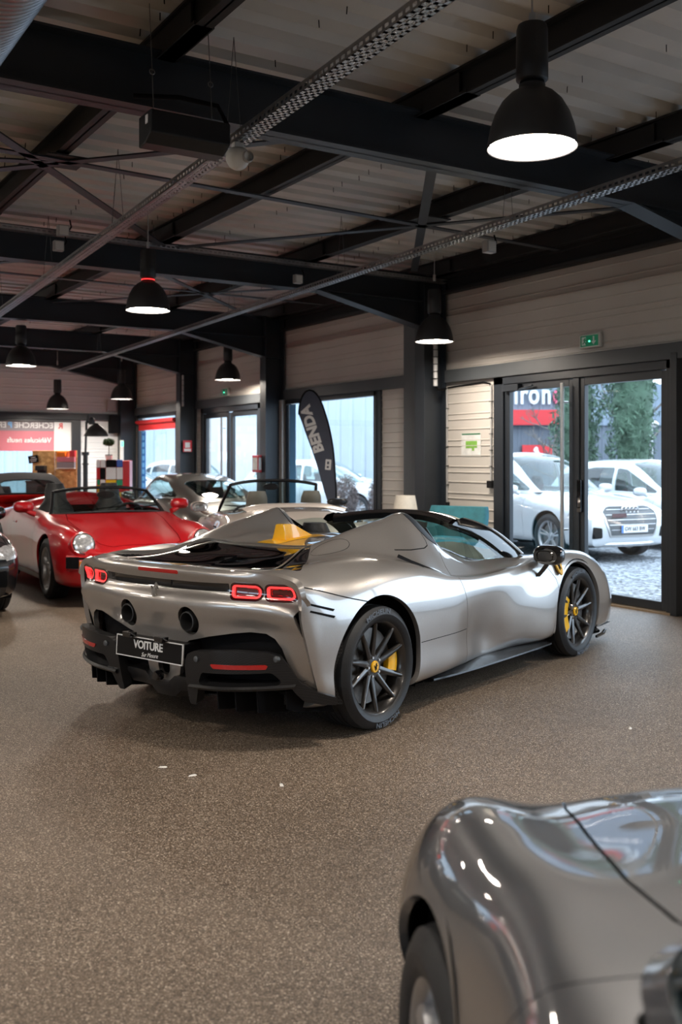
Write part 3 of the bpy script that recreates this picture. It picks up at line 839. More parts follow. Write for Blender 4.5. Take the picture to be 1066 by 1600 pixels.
for i, (x, y) in enumerate(((7.2, 3.6), (-.5, 3.6), (-.5, 9.4), (-.5, 15.2), (3.4, -2.2), (-.5, -2.2), (7.2, -2.2), (-4.4, 3.6), (-4.4, 9.4), (2.4, 19.2), (-.6, 20.0))):  # last two are unseen lamps added to brighten the dark far wall
    pendant(x, y, 3.0, 'black bell pendant lamp hanging behind or beside the camera, out of the picture')
bt0 = None  # unseen tube lamps added to lift ambient light on ceiling, cladding and far wall
for x, y in ((-2.6, -3.0), (-2.6, 1.0), (-2.6, 5.0), (-2.6, 9.0), (-2.6, 13.0), (1.4, -3.6), (.1, 17.5)):
    if bt0 is None:
        bt0 = thing('added_batten_light', 'long white tube lamp added out of the picture to brighten the hall', 'lamp', (x, y, 3.35), 0, 'tube lamps added over the left side of the hall')
        m = MB(); m.tube([(0, -.75, 0), (0, .75, 0)], .018, 10); m.build('tube', 'tubeglow', bt0, 60)
        m = MB(); m.box(-.03, .03, -.78, .78, .022, .06); m.build('housing', 'plastic', bt0, bevel=.006)
        m = MB(); m.tube([(0, -.6, .06), (0, -.6, .68)], .004, 5); m.tube([(0, .6, .06), (0, .6, .68)], .004, 5); m.build('hanger_wire', 'wire', bt0)
    else:
        o = copy_tree(bt0); o.location = (x, y, 3.35)
# thin red ring on the second lamp
for o in list(COL.objects):
    if o.get('label', '').startswith('black pendant lamp with a thin red ring'):
        r_ = MB(); r_.lathe([(.0605, .303), (.066, .303), (.066, .313), (.0605, .313)], 40, closed=True); r_.build('accent_ring', 'redlight', o, 50)

# ------------------------------------------------------------------ cable trays and ceiling fittings
def tray(a, b_, label, wires, width=.10, h=.05):
    a = Vector(a); b_ = Vector(b_); d = b_ - a; L = d.length; d.normalize(); s = d.cross(Vector((0, 0, 1))).normalized()
    t = thing('cable_tray', label, 'cable tray', tuple(a), 0, 'galvanised cable trays')
    M = Matrix(((d.x, s.x, 0, 0), (d.y, s.y, 0, 0), (d.z, s.z, 1, 0), (0, 0, 0, 1)))
    m = MB()
    for q in (-width / 2, width / 2 - .002): m.box(0, L, q, q + .002, 0, .012, M); m.box(0, L, q, q + .002, .030, h, M)
    for q in (-width / 2, -.012, width / 2 - .022): m.box(0, L, q, q + .022, 0, .002, M)
    n = int(L / .055)
    for i in range(n):
        m.box(i * .055, i * .055 + .022, -width / 2, width / 2, 0, .002, M)
        for q in (-width / 2, width / 2 - .002): m.box(i * .055, i * .055 + .022, q, q + .002, .010, .032, M)
    m.build('channel', 'galv', t)
    c = MB(); 
    for q in (-.025, .01): c.tube([tuple(M @ Vector((0, q, .012))), tuple(M @ Vector((L, q, .012)))], .009, 6)
    c.build('cable', 'dull', t, 60)
    for k in wires:
        w_ = MB(); p0 = M @ Vector((k, 0, h)); top = 4.0 - a.z
        w_.tube([tuple(M @ Vector((k, -.05, .02))), (p0.x, p0.y, top)], .0025, 4); w_.tube([tuple(M @ Vector((k, .05, .02))), (p0.x, p0.y, top)], .0025, 4)
        w_.build('hanger_wire', 'wire', t)
    return t
tray((2.20, -1.0, 3.35), (3.25, 17.2, 3.35), 'long cable tray crossing the picture beside the black ceiling box', (1.5, 3.9, 6.3, 8.7, 11.2, 14.0))
tray((4.9, .3, 3.35), (6.05, 20.6, 3.35), 'long cable tray running above the entrance side towards the far corner', (2.0, 5.6, 8.3, 11.2, 14.4, 17.5))
tray((.6, 9.92, 3.76), (7.85, 10.06, 3.76), 'cable tray running across the hall along the second roof beam', (3.3,), .09, .045)
# box fittings
t = thing('ceiling_heater_box', 'long black box hanging on wires below the nearest roof beam', 'box', (2.02, 5.02, 3.17))
m = MB(); P = [(-.05, .0), (.22, .0), (.25, .06), (.25, .20), (-.05, .20), (-.09, .15), (-.09, .05)]
m.prism([(a, b_) for a, b_ in [(-.09, .065), (-.01, .025), (.09, .02), (.09, .185), (-.09, .185)]], .46, Matrix(((0, 0, 1, -.11), (1, 0, 0, 0), (0, 1, 0, 0), (0, 0, 0, 1))))
m.build('casing', 'black', t, bevel=.008)
m = MB(); m.box(-.114, -.109, -.05, -.02, .12, .165); m.build('rating_sticker', 'whiteprint', t)
for x in (-.06, .28):
    m = MB(); m.tube([(x, 0, .20), (x, .02, .42)], .003, 5); m.tube([(x, .02, .42), (x + .0, .06, .80)], .0025, 5); m.lathe([(.012, -.003), (.018, 0), (.012, .003)], 12, Matrix.Translation((x, .02, .42)) @ Matrix.Rotation(rad(90), 4, 'X'), closed=True); m.build('hanger_wire', 'wire', t)
m = MB(); m.tube([(.30, .02, .10), (.40, .05, .22), (.36, .10, .34), (.15, .14, .36), (-.1, .2, .34)], .014, 8); m.build('supply_cable', 'dull', t, 60)
def solid(name, mat, label, cat, fn, loc, bevel=.006, rotz=0, smooth=None, group=None):
    m = MB(); fn(m); o = m.build(name, mat, None, smooth, bevel, loc); o.rotation_euler = (0, 0, rotz); return tag(o, label, cat, group)
# motion sensor on the near tray
t = thing('motion_sensor', 'cream motion sensor clipped under the near cable tray', 'sensor', (2.545, 5.2, 3.25))
m = MB(); m.lathe([(.001, .07), (.05, .065), (.072, .04), (.070, .0), (.05, -.035), (.03, -.05), (.001, -.052)], 20); m.build('housing', 'plastic', t, 60)
m = MB(); m.lathe([(.001, -.02), (.03, -.015), (.036, 0), (.03, .02)], 16, Matrix.Translation((.03, -.065, .01)) @ Matrix.Rotation(rad(90), 4, 'X')); m.build('eye', 'greyplastic', t, 60)
m = MB(); m.box(-.03, .03, -.02, .02, .06, .115); m.build('clip', 'plastic', t, bevel=.004)
def jbox(loc, label, s=.055):
    t = thing('junction_box', label, 'junction box', loc, 0, 'junction boxes on the trays')
    m = MB(); m.box(-s, s, -s * .7, s * .7, -s, s); m.build('casing', 'greyplastic', t, bevel=.008)
    m = MB(); m.box(-s * .8, s * .8, -s * .7 - .008, -s * .7, -s * .8, s * .8); m.build('lid', 'plastic', t, bevel=.004)
    m = MB(); m.tube([(s, 0, 0), (s + .03, .0, .05), (s + .02, .02, .12)], .008, 6); m.build('cable', 'dull', t, 60)
    return t
jbox((2.88, 9.80, 3.78), 'upper grey junction box above the red-ringed lamp tray crossing')
jbox((2.83, 9.78, 3.62), 'lower grey junction box hanging under the tray crossing', .05)
jbox((5.93, 6.95, 3.45), 'pale junction box on the tray right of the largest lamp')
jbox((5.66, 10.0, 3.60), 'small pale junction box below the cross tray near the haunch', .05)
# spiral duct at the top left
t = thing('ventilation_duct', 'round galvanised spiral duct hanging in the top left corner', 'duct', (.95, 5.0, 3.62))
m = MB(); n = 200; prof = []
for i in range(n + 1):
    y = -5 + i * .045
    prof += [(.27, y), (.27, y + .033), (.276, y + .036), (.276, y + .042)]
m.lathe(prof, 48, Matrix.Translation((.0, -.3, .0)) @ Matrix.Rotation(rad(-90), 4, 'X')); m.build('duct_tube', 'duct', t, 30)
m = MB(); m.lathe([(.279, -.02), (.281, .0), (.279, .02)], 48, Matrix.Translation((0, -1.6, 0)) @ Matrix.Rotation(rad(-90), 4, 'X')); m.build('hanger_band', 'galv', t, 40)
# ------------------------------------------------------------------ silver supercar (the subject)
def build_supercar(loc, rotz):
    root = thing('open_sports_car', 'warm silver open-top supercar with four glowing red tail lights and black wheels', 'car', loc, rotz)
    S = [
     [(-.50,.80,.20),(-.50,.905,.25),(-.555,.915,.42),(-.60,.912,.56),(-.63,.90,.70),(-.635,.908,.80),(-.645,.886,.868),(-.68,.81,.906),(-.715,.70,.921),(-.735,.60,.926),(-.755,.48,.931),(-.78,.25,.936),(-.79,0,.937)],
     [(-.47,.80,.19),(-.47,.925,.24),(-.51,.935,.41),(-.54,.938,.56),(-.56,.928,.69),(-.565,.92,.80),(-.575,.888,.875),(-.595,.80,.925),(-.62,.70,.930),(-.635,.60,.928),(-.65,.48,.929),(-.665,.25,.930),(-.67,0,.930)],
     [(-.40,.80,.18),(-.40,.945,.23),(-.42,.952,.41),(-.43,.958,.56),(-.44,.950,.69),(-.45,.926,.80),(-.46,.876,.888),(-.47,.785,.942),(-.48,.70,.936),(-.50,.61,.925),(-.52,.49,.912),(-.53,.25,.902),(-.53,0,.90)],
     [(-.2,.80,.17),(-.2,.96,.22),(-.2,.975,.40),(-.2,.983,.56),(-.2,.975,.70),(-.2,.937,.83),(-.2,.864,.92),(-.2,.785,.958),(-.2,.71,.955),(-.2,.62,.95),(-.2,.52,.955),(-.2,.27,.935),(-.2,0,.932)],
     [(0,.80,.16),(0,.965,.2),(0,.98,.40),(0,.987,.58),(0,.978,.72),(0,.94,.85),(0,.865,.932),(0,.79,.957),(0,.715,.962),(0,.635,.975),(0,.53,1.015),(0,.33,.985),(0,0,.975)],
     [(.3,.80,.16),(.3,.955,.2),(.3,.975,.40),(.3,.984,.57),(.3,.975,.71),(.3,.94,.835),(.3,.878,.908),(.3,.80,.928),(.3,.735,.945),(.3,.655,1.0),(.3,.545,1.085),(.3,.37,1.02),(.3,0,1.012)],
     [(.6,.80,.16),(.6,.93,.2),(.6,.955,.39),(.6,.972,.56),(.6,.965,.685),(.6,.938,.79),(.6,.895,.850),(.6,.855,.860),(.6,.815,.882),(.6,.69,1.01),(.6,.555,1.135),(.6,.38,1.03),(.6,0,1.018)],
     [(.85,.80,.16),(.85,.915,.205),(.85,.935,.37),(.85,.955,.54),(.85,.955,.655),(.85,.935,.745),(.85,.908,.786),(.85,.872,.780),(.85,.842,.802),(.85,.71,.965),(.85,.575,1.155),(.85,.40,1.03),(.85,0,1.015)],
     [(1.08,.80,.17),(1.08,.88,.205),(1.08,.890,.36),(1.08,.924,.52),(1.08,.945,.64),(1.08,.93,.725),(1.08,.906,.760),(1.08,.866,.751),(1.08,.836,.773),(1.08,.745,.868),(1.08,.655,.95),(1.08,.42,.95),(1.08,0,.94)],
     [(1.4,.80,.18),(1.4,.828,.20),(1.4,.842,.31),(1.4,.902,.46),(1.4,.935,.63),(1.4,.922,.715),(1.4,.90,.755),(1.4,.862,.748),(1.4,.832,.762),(1.4,.765,.798),(1.4,.69,.835),(1.4,.42,.84),(1.4,0,.84)],
     [(1.6,.80,.18),(1.6,.84,.197),(1.6,.890,.285),(1.6,.936,.45),(1.6,.936,.62),(1.6,.919,.715),(1.6,.894,.761),(1.6,.856,.758),(1.6,.825,.770),(1.6,.765,.797),(1.6,.698,.824),(1.6,.42,.835),(1.6,0,.84)],
     [(1.8,.80,.18),(1.8,.845,.195),(1.8,.915,.285),(1.8,.946,.46),(1.8,.93,.62),(1.8,.912,.715),(1.8,.888,.768),(1.8,.85,.768),(1.8,.818,.779),(1.8,.765,.796),(1.8,.705,.815),(1.8,.42,.83),(1.8,0,.84)],
     [(2.1,.80,.17),(2.1,.90,.195),(2.1,.950,.275),(2.1,.957,.46),(2.1,.935,.62),(2.1,.912,.725),(2.1,.87,.79),(2.1,.825,.803),(2.1,.78,.806),(2.1,.73,.808),(2.1,.66,.815),(2.1,.35,.85),(2.1,0,.865)],
     [(2.4,.80,.16),(2.4,.93,.22),(2.4,.955,.36),(2.4,.957,.50),(2.4,.95,.62),(2.4,.925,.735),(2.4,.868,.805),(2.4,.79,.818),(2.4,.71,.795),(2.4,.61,.775),(2.4,.46,.768),(2.4,.2,.775),(2.4,0,.778)],
     [(2.65,.80,.16),(2.65,.94,.2),(2.65,.965,.36),(2.65,.968,.50),(2.65,.96,.63),(2.65,.93,.745),(2.65,.865,.812),(2.65,.78,.815),(2.65,.69,.775),(2.65,.58,.735),(2.65,.43,.72),(2.65,.2,.718),(2.65,0,.718)],
     [(3.0,.80,.14),(3.0,.93,.18),(3.0,.955,.34),(3.0,.96,.48),(3.0,.945,.60),(3.0,.91,.705),(3.0,.85,.762),(3.0,.77,.768),(3.0,.67,.725),(3.0,.56,.675),(3.0,.40,.655),(3.0,.2,.65),(3.0,0,.648)],
     [(3.3,.76,.13),(3.3,.885,.17),(3.3,.915,.30),(3.3,.92,.42),(3.3,.90,.525),(3.3,.865,.60),(3.3,.81,.648),(3.3,.73,.658),(3.3,.63,.62),(3.3,.51,.585),(3.3,.36,.568),(3.3,.18,.562),(3.3,0,.56)],
     [(3.54,.66,.12),(3.53,.79,.15),(3.53,.82,.25),(3.53,.825,.34),(3.52,.81,.42),(3.52,.775,.48),(3.52,.72,.515),(3.52,.64,.525),(3.53,.55,.505),(3.54,.45,.485),(3.55,.32,.475),(3.56,.16,.47),(3.56,0,.47)],
     [(3.62,.55,.12),(3.63,.66,.14),(3.64,.70,.22),(3.645,.70,.29),(3.64,.69,.35),(3.64,.66,.395),(3.64,.61,.42),(3.645,.54,.43),(3.655,.46,.425),(3.67,.37,.415),(3.69,.27,.41),(3.70,.13,.408),(3.705,0,.408)],
    ]
    G = section_grid(S, 340, 104, 4)
    body = grid_mesh(G)
    V = body[0]
    def arch(V, grow=0.0):
        f = np.minimum(np.hypot(V[:, 0] + .02, V[:, 2] - .355) - .405 - grow, np.hypot(V[:, 0] - 2.615, V[:, 2] - .345) - .387 - grow)
        return np.maximum(f, (.70 - np.abs(V[:, 1])))
    body = clip(body, arch(V))
    shell = offset(clip(grid_mesh(G[::3, ::3]), arch(G[::3, ::3].reshape(-1, 3), .02)), -.035)
    cock = [(.93, .0), (.94, .40), (1.0, .62), (1.08, .665), (1.4, .70), (1.8, .715), (2.02, .70), (2.13, .60), (2.26, .30), (2.30, 0)]
    cock = cock + [(x, -y) for x, y in cock[-2:0:-1]]
    def cockf(V, s=0.0): return -sd_poly(V[:, :2], cock) - s - np.where(V[:, 2] < .6, 9, 0)
    def cockc(V, s=0.0):
        sd = -sd_poly(V[:, :2], cock) - s
        return np.where(V[:, 2] < .6, 1.0, sd)
    body = clip(body, cockc(body[0])); shell = clip(shell, cockc(shell[0]))
    # doors
    door = [(1.05, .10), (1.045, .30), (1.02, .41), (.98, .54), (.93, .69), (.905, .76), (.93, .85), (1.0, .945), (1.05, 1.05), (2.06, 1.05), (2.10, .80), (2.17, .715), (2.26, .63), (2.285, .56), (2.27, .48), (2.22, .37), (2.20, .27), (2.21, .10)]
    g = .0022
    for sgn in (-1, 1):
        V = body[0]; f = np.minimum(sd_poly(V[:, [0, 2]], door), sgn * V[:, 1] - .5)
        d = clip(body, f - g); body = clip(body, -f - g)
        dob = panel('door', d, 'silver', root, .014)
    # engine cover in the rear deck
    cov = [(-.55, .805), (-.50, .79), (.02, .43), (.085, .34), (.095, 0)]
    cov = cov + [(x, -y) for x, y in cov[-2::-1]]
    V = body[0]; f = np.where(V[:, 2] > .8, sd_round(V[:, :2], cov, .025), -1.0)
    cover = clip(body, f - .003); body = clip(body, -f - .003)
    shell = clip(shell, -np.where(shell[0][:, 2] > .7, sd_round(shell[0][:, :2], cov, .03), -1.0) - .012)
    glz = [(-.575, .60), (.03, .37), (.055, 0)]; glz = glz + [(x, -y) for x, y in glz[-2::-1]]
    V = cover[0]; f = sd_round(V[:, :2], glz, .03)
    pane = clip(cover, f); rim = clip(cover, -f)
    ec = panel('engine_cover', offset(rim, -.012), 'gloss', root, .02)
    panel('engine_window', offset(pane, -.006), 'darkglass', ec, 0)
    edge = strip_on(cover, lambda V: .006 - np.abs(sd_round(V[:, :2], glz, .03)), k=4, lift=-.002)
    panel('window_trim', edge, 'brushed', ec, .004)
    # honeycomb vents at the rear corners of the cover
    for sgn in (-1, 1):
        m = MB()
        for i in range(6):
            for j in range(9):
                x = -.54 + i * .028; y = .59 + j * .022 + (i % 2) * .011
                if y > .775 - (x + .6) * .5 - .02: continue
                zz = .905 - .006 * (i)
                m.tube([(x + .012 * math.cos(a), sgn * y + .011 * math.sin(a), .916 + .10 * (y - .6)) for a in [k * math.pi / 3 for k in range(6)]], .0028, 4, closed=True)
        m.build('vent_mesh', 'black', ec)
    # engine bay seen through the window
    eb = MB(); eb.box(-.55, .05, -.45, .45, .70, .76)
    for y in (-.22, .22):
        eb.tube([(-.5, y, .80), (0, y * .8, .82)], .07, 14)
    for y in (-.3, .3): eb.bar((-.55, y, .83), (.0, y * .7, .88), .035, .03)
    eb.build('engine', 'black', root, 40)
    # buttress fronts in black
    tp = [(.795, 1.25), (.80, 1.15), (.855, 1.06), (.915, 1.0), (1.01, .95), (1.2, .93), (1.2, 1.25)]
    f = np.where(np.abs(body[0][:, 1]) > .42, sd_poly(body[0][:, [0, 2]], tp), -1.0)
    trim = clip(body, f); body = clip(body, -f - .002)
    for sgn in (-1, 1):
        panel('buttress_trim', offset(clip(trim, trim[0][:, 1] * sgn), .003), 'steel', root, .02)
    # panel gaps, intakes, louvres: dark strips on the skin stand in for shaded openings
    def gap(body, path, ax, w, lo, name='panel_gap', closed=False, k=6):
        m = strip_on(body, lambda V: w - sd_line(V[:, ax], path, closed), lo, k, .0006, .03)
        return panel(name, m, 'dull', root, 0)
    for sgn in (-1, 1):
        on = lambda V, s=sgn: V[:, 1] * s > .55
        gap(body, [(.37, .436), (1.03, .428)], [0, 2], .0022, on)
        gap(body, smooth_poly([(-.67, .868), (-.58, .85), (-.46, .82), (-.30, .775), (-.13, .735)], 6, False), [0, 2], .003, lambda V, s=sgn: V[:, 1] * s > .80)
        gap(body, [(.47, .965), (.62, .955), (.80, .953), (.855, .965), (.87, .99), (.862, 1.04)], [0, 2], .003, lambda V, s=sgn: (V[:, 1] * s > .5))
        gap(body, [(2.30, .66), (2.40, .75), (2.50, .83)], [0, 2], .002, lambda V, s=sgn: V[:, 1] * s > .8)
        m = strip_on(body, lambda V: np.where(V[:, 1] * sgn < .895, sd_poly(V[:, [0, 2]], [(.43, .925), (.49, .882), (.60, .838), (.74, .790), (.86, .770), (.80, .798), (.66, .85), (.54, .90), (.47, .94)]), -1.0), on, 5, .001)
        panel('air_intake', m, 'dull', root, 0)
        for dz in (0, -.036):
            m = strip_on(body, lambda V: sd_poly(V[:, [0, 2]], [(-.58, .772 + dz), (-.41, .726 + dz), (-.425, .716 + dz), (-.585, .762 + dz)]), lambda V, s=sgn: V[:, 1] * s > .8, 6, .001)
            panel('cooling_louvre', m, 'dull', root, 0)
    gap(body, [(.02 + .15 * math.cos(a) - .035 * math.sin(a), -.575 + .058 * math.sin(a)) for a in np.linspace(0, 2 * math.pi, 33)], [0, 1], .0016, lambda V: (V[:, 2] > .8) & (V[:, 1] < -.3), 'fuel_flap_gap', True)
    # black rear slot between bumper and quarter panel
    bd = panel('body', body, 'silver', root, .03)
    panel('inner_shell', clip(shell, shell[0][:, 0] + .42), 'dull', root, 0)
    # ---- rear fascia
    w = np.array([0, .25, .48, .60, .70, .81, .886, .908]); top = np.array(S[0])[:4:-1]
    rows = [(.912, -.808), (.875, -.797), (.845, -.785), (.80, -.795), (.775, -.818), (.745, -.832), (.70, -.828), (.63, -.806), (.55, -.785), (.46, -.768), (.37, -.757), (.26, -.75)]
    plan = lambda w: .185 * (w / .9)**2.6
    C = [top]
    for z, bx in rows:
        row = []
        for k in range(8):
            zt = top[k][2]; s = (.937 - z) / (.937 - .26); zz = zt - s * (zt - .26)
            ww = w[k] * (1 + .015 * min(s * 2, 1)) if k < 6 else w[k] + (.012 * (k - 5)) * min(1, s * 1.3)
            x = bx + plan(ww)
            # scooped flanks below the lights, strip next to the slot turns forward
            x += .035 * math.exp(-((ww - .62) / .2)**2) * math.exp(-((zz - .62) / .12)**2)
            x += max(0, ww - .76) / .15 * max(0, .70 - zz) / .45 * .13
            row.append((x, ww, zz))
        C.append(np.array(row))
    H = surf(np.array(C), 110, 90, 3)
    Rr = H.copy(); Rr[:, :, 1] *= -1
    F = np.concatenate([Rr[:, ::-1], H[:, 1:]], axis=1)
    fas = grid_mesh(F, True)
    yz = lambda m: np.stack([np.abs(m[0][:, 1]), m[0][:, 2]], 1)
    outl = [(0, 1.2), (0, .275), (.085, .285), (.125, .33), (.145, .42), (.17, .49), (.22, .53), (.36, .565), (.51, .594), (.61, .607), (.70, .605), (.745, .58), (.775, .53), (.80, .43), (.82, .367), (.835, .30), (.90, .255), (.955, .255), (.915, .40), (.885, .58), (.874, .67), (.872, .71), (.89, .745), (.96, .78), (.96, 1.2)]
    outl = [(-.3, 1.2), (-.3, .275)] + outl[1:]
    fas = clip(fas, sd_poly(yz(fas), outl))
    hole = [(0, .29), (.035, .30), (.045, .35), (.045, .395), (-.045, .395), (-.045, .29)]
    fas = clip(fas, -sd_poly(yz(fas), [(-.05, .315), (.03, .315), (.045, .34), (.05, .41), (-.05, .41)]))
    band = [(-.3, .853), (.30, .856), (.50, .861), (.50, .815), (.30, .812), (-.3, .808)]
    f = sd_poly(yz(fas), band); strip = clip(fas, f); fas = clip(fas, -f)
    panel('rear_light_strip', offset(strip, -.022), 'gloss', root, .0)
    # tail lights follow the bodywork
    for sgn in (-1, 1):
        for cy, hw in ((.600, .096), (.786, .086)):
            cz = .822; hh = .048
            q = [(cy - hw, cz - hh), (cy + hw, cz - hh), (cy + hw, cz + hh), (cy - hw, cz + hh)]
            P = np.stack([fas[0][:, 1] * sgn, fas[0][:, 2]], 1); f = sd_round(P, q, .040)
            lamp = clip(fas, f); fas = clip(fas, -f)
            P = np.stack([lamp[0][:, 1] * sgn, lamp[0][:, 2]], 1); f = sd_round(P, q, .040)
            a = clip(lamp, f - .012); bez = clip(lamp, .012 - f)
            tl = panel('tail_light', offset(bez, .003), 'darklens', root, .02)
            f2 = sd_round(np.stack([a[0][:, 1] * sgn, a[0][:, 2]], 1), q, .040)
            panel('light_ring', offset(clip(a, .0235 - f2), .002), 'redlight', tl, .02)
            panel('lens', offset(clip(a, f2 - .0235), -.014), 'darklens', tl, 0)
            inner = clip(offset(a, -.010), np.abs(f2 * 0) + np.minimum(f2 - .032, .036 - f2))
            panel('inner_ring', inner, 'redlens', tl, .004)
    for sgn in (-1, 1):
        P = np.stack([(fas[0][:, 1] * sgn - .245) / .068, (fas[0][:, 2] - .645) / .078], 1)
        fas = clip(fas, np.hypot(P[:, 0], P[:, 1]) - 1)
    third = clip(fas, sd_round(fas[0][:, 1:], [(-.17, .892), (.17, .892), (.16, .912), (-.16, .912)], .006))
    fas = clip(fas, -sd_round(fas[0][:, 1:], [(-.17, .892), (.17, .892), (.16, .912), (-.16, .912)], .006))
    bp = panel('rear_bumper', fas, 'silver', root, .03)
    panel('third_brake_light', offset(third, .001), 'redlens', root, .01)
    shell2 = offset(grid_mesh(F[::3, ::3], True), -.07)
    shell2 = clip(shell2, np.minimum(np.minimum(.90 - shell2[0][:, 2], shell2[0][:, 2] - .30), .80 - np.abs(shell2[0][:, 1])))
    P2 = np.hypot((np.abs(shell2[0][:, 1]) - .245) / .06, (shell2[0][:, 2] - .645) / .06)
    panel('bumper_backing', clip(shell2, P2 - 1), 'dull', root, 0)
    # exhausts
    for y in (.245, -.245):
        M = frame_matrix((-.62, y, .642), (0, 1, 0), (0, 0, 1)) @ Matrix.Rotation(math.pi, 4, 'X')
        e = MB(); e.lathe([(.052, 0), (.055, .18), (.054, .196), (.047, .198), (.044, .19), (.043, .0), (.001, 0)], 36, M)
        if (M @ Vector((0, 0, 1))).x > -.62: 
            M = frame_matrix((-.62, y, .642), (0, 0, 1), (0, 1, 0)) @ Matrix.Rotation(math.pi, 4, 'X'); e = MB(); e.lathe([(.052, 0), (.055, .18), (.054, .196), (.047, .198), (.044, .19), (.043, .0), (.001, 0)], 36, M)
        e.build('exhaust_pipe', 'lampblack', root, 50)
    # ---- diffuser, black carbon
    d = MB()
    d.grid([[(-.60 + plan(abs(y)) * .9 + max(0, abs(y) - .76) * .6, y, z) for y in np.linspace(-.93, .93, 41)] for z in (.66, .55, .40, .28, .20)], flip=True)
    mesh_panel = d.build('grille_mesh', 'carbon_matt', root, 180)
    for sgn in (-1, 1):
        ys = np.linspace(.24, .99, 64); zs = np.linspace(.20, .56, 44)
        Gw = np.array([[(-.865 + .30 * max(0, (y - .42) / .5)**2.2 + .035 * ((.54 - z) / .3)**2 * 1.2, y * sgn, z) for y in ys] for z in zs])
        wm = grid_mesh(Gw, sgn < 0)
        P = np.stack([wm[0][:, 1] * sgn, wm[0][:, 2]], 1)
        oo = [(.27, .20), (.275, .43), (.30, .48), (.345, .50), (.60, .524), (.76, .520), (.815, .498), (.845, .44), (.875, .36), (.93, .30), (.985, .265), (.985, .225), (.93, .235), (.88, .255), (.855, .30), (.84, .335), (.36, .305), (.315, .20)]
        f = sd_poly(P, oo)
        f = np.minimum(f, -sd_round(P, [(.355, .318), (.825, .350), (.775, .415), (.40, .392)], .02))
        wm = clip(wm, f)
        wing = panel('diffuser_wing', wm, 'carbon', root, .06)
        ref = clip(offset(grid_mesh(Gw, sgn < 0), .004), sd_poly(P, [(.47, .447), (.765, .458), (.752, .434), (.485, .424)]))
        panel('reflector', ref, 'redlens', wing, .008)
        for yy, zz in ((.372, .462), (.795, .487)):
            x = -.865 + .30 * max(0, (yy - .42) / .5)**2.2
            M = frame_matrix((x - .002, yy * sgn, zz), (0, 1, 0), (0, 0, 1))
            s_ = MB(); s_.lathe([(.016, -.02), (.016, .004), (.012, .007), (.001, .008)], 18, M @ Matrix.Rotation(math.pi, 4, 'X')); s_.build('parking_sensor', 'steel_grey', wing, 40)
        # lower blade and floor
        bl = MB(); bl.grid([[(-.86 + dx + .30 * max(0, (y - .42) / .5)**2.2, y * sgn, .305 + (y - .3) * .062 + dz) for y in np.linspace(.30, .86, 20)] for dx, dz in ((0, 0), (.01, .012), (.30, .02), (.30, -.01), (.012, -.012), (0, 0))])
        bl.build('diffuser_blade', 'carbon', root, 40)
        for yy in (.46, .57, .68, .80):
            x = -.84 + .30 * max(0, (yy - .42) / .5)**2.2
            fn = MB(); M = Matrix(((1, 0, 0, x), (0, 0, 1, yy * sgn - .004), (0, 1, 0, 0), (0, 0, 0, 1)))
            fn.prism([(.04, .31), (.05, .215 - .02 * (yy < .7)), (.14, .18), (.45, .13), (.55, .31)], .008, M); fn.build('diffuser_fin', 'dull', root)
    c = MB()
    c.grid([[(-.79 + dx, y, z + dz) for y, z in ((-.28, .33), (-.20, .33), (-.12, .325), (-.07, .285), (.07, .285), (.12, .325), (.20, .33), (.28, .33))] for dx, dz in ((0, 0), (0, -.02), (.05, -.09), (.35, -.14), (.35, 0), (0, 0))])
    c.build('diffuser_centre', 'carbon', root, 40)
    tw = MB(); tw.lathe([(.001, 0), (.028, 0), (.030, .03), (.022, .045), (.001, .046)], 16, frame_matrix((-.78, 0, .315), (0, 1, 0), (0, 0, 1)) @ Matrix.Rotation(math.pi, 4, 'X')); tw.build('fog_lamp', 'gloss', root, 40)
    # floor pan, black
    u = MB(); u.grid([[(x, y, z) for y in (-.80, 0, .80)] for x, z in ((-.62, .30), (-.3, .15), (0, .13), (3.4, .12), (3.6, .13))]); u.grid([[(x, y, z + .22) for y in (-.66, 0, .66)] for x, z in ((-.5, .2), (0, .16), (3.2, .14), (3.4, .13))])
    u.build('floor_pan', 'dull', root)
    for sgn in (-1, 1):
        s_ = MB()
        sec = [(.70, .185), (.82, .182), (.875, .168), (.928, .160), (.930, .150), (.89, .135), (.70, .13)]
        G_ = []
        for x, k in ((.66, 0), (.78, .35), (.92, .7), (1.15, .95), (1.6, 1), (2.0, 1), (2.2, .8), (2.23, .7)):
            G_.append([(x, sgn * (.70 + (yy - .70) * (.82 + .18 * k)), zz + .012 * k * (zz > .16)) for yy, zz in sec])
        s_.grid(G_, flip=sgn > 0); s_.build('side_skirt', 'carbon', root, 50)
        # wheel-house liners
        for cx, cz, r_ in ((-.02, .355, .43), (2.615, .345, .41)):
            l_ = MB(); l_.grid([[(cx + r_ * math.cos(a), sgn * y, cz + r_ * math.sin(a)) for a in np.linspace(rad(-25), rad(205), 24)] for y in (.94, .8, .60)], flip=sgn < 0)
            l_.grid([[(cx + q * math.cos(a), sgn * .60, cz + q * math.sin(a)) for a in np.linspace(rad(-25), rad(205), 24)] for q in (.02, r_)])
            l_.build('wheel_liner', 'dull', root, 60)
    # front splitter
    sp = MB(); sp.grid([[(x, y * k, z) for y in np.linspace(-1, 1, 21) for k in (1,)] for x, k, z in ()] or [[(3.18 + .50 * (1 - abs(t)**2.5) + dx, t * .88, z) for t in np.linspace(-1, 1, 25)] for dx, z in ((-.3, .11), (0, .105), (.015, .115), (0, .125), (-.3, .13))])
    sp.build('front_splitter', 'carbon', root, 40)
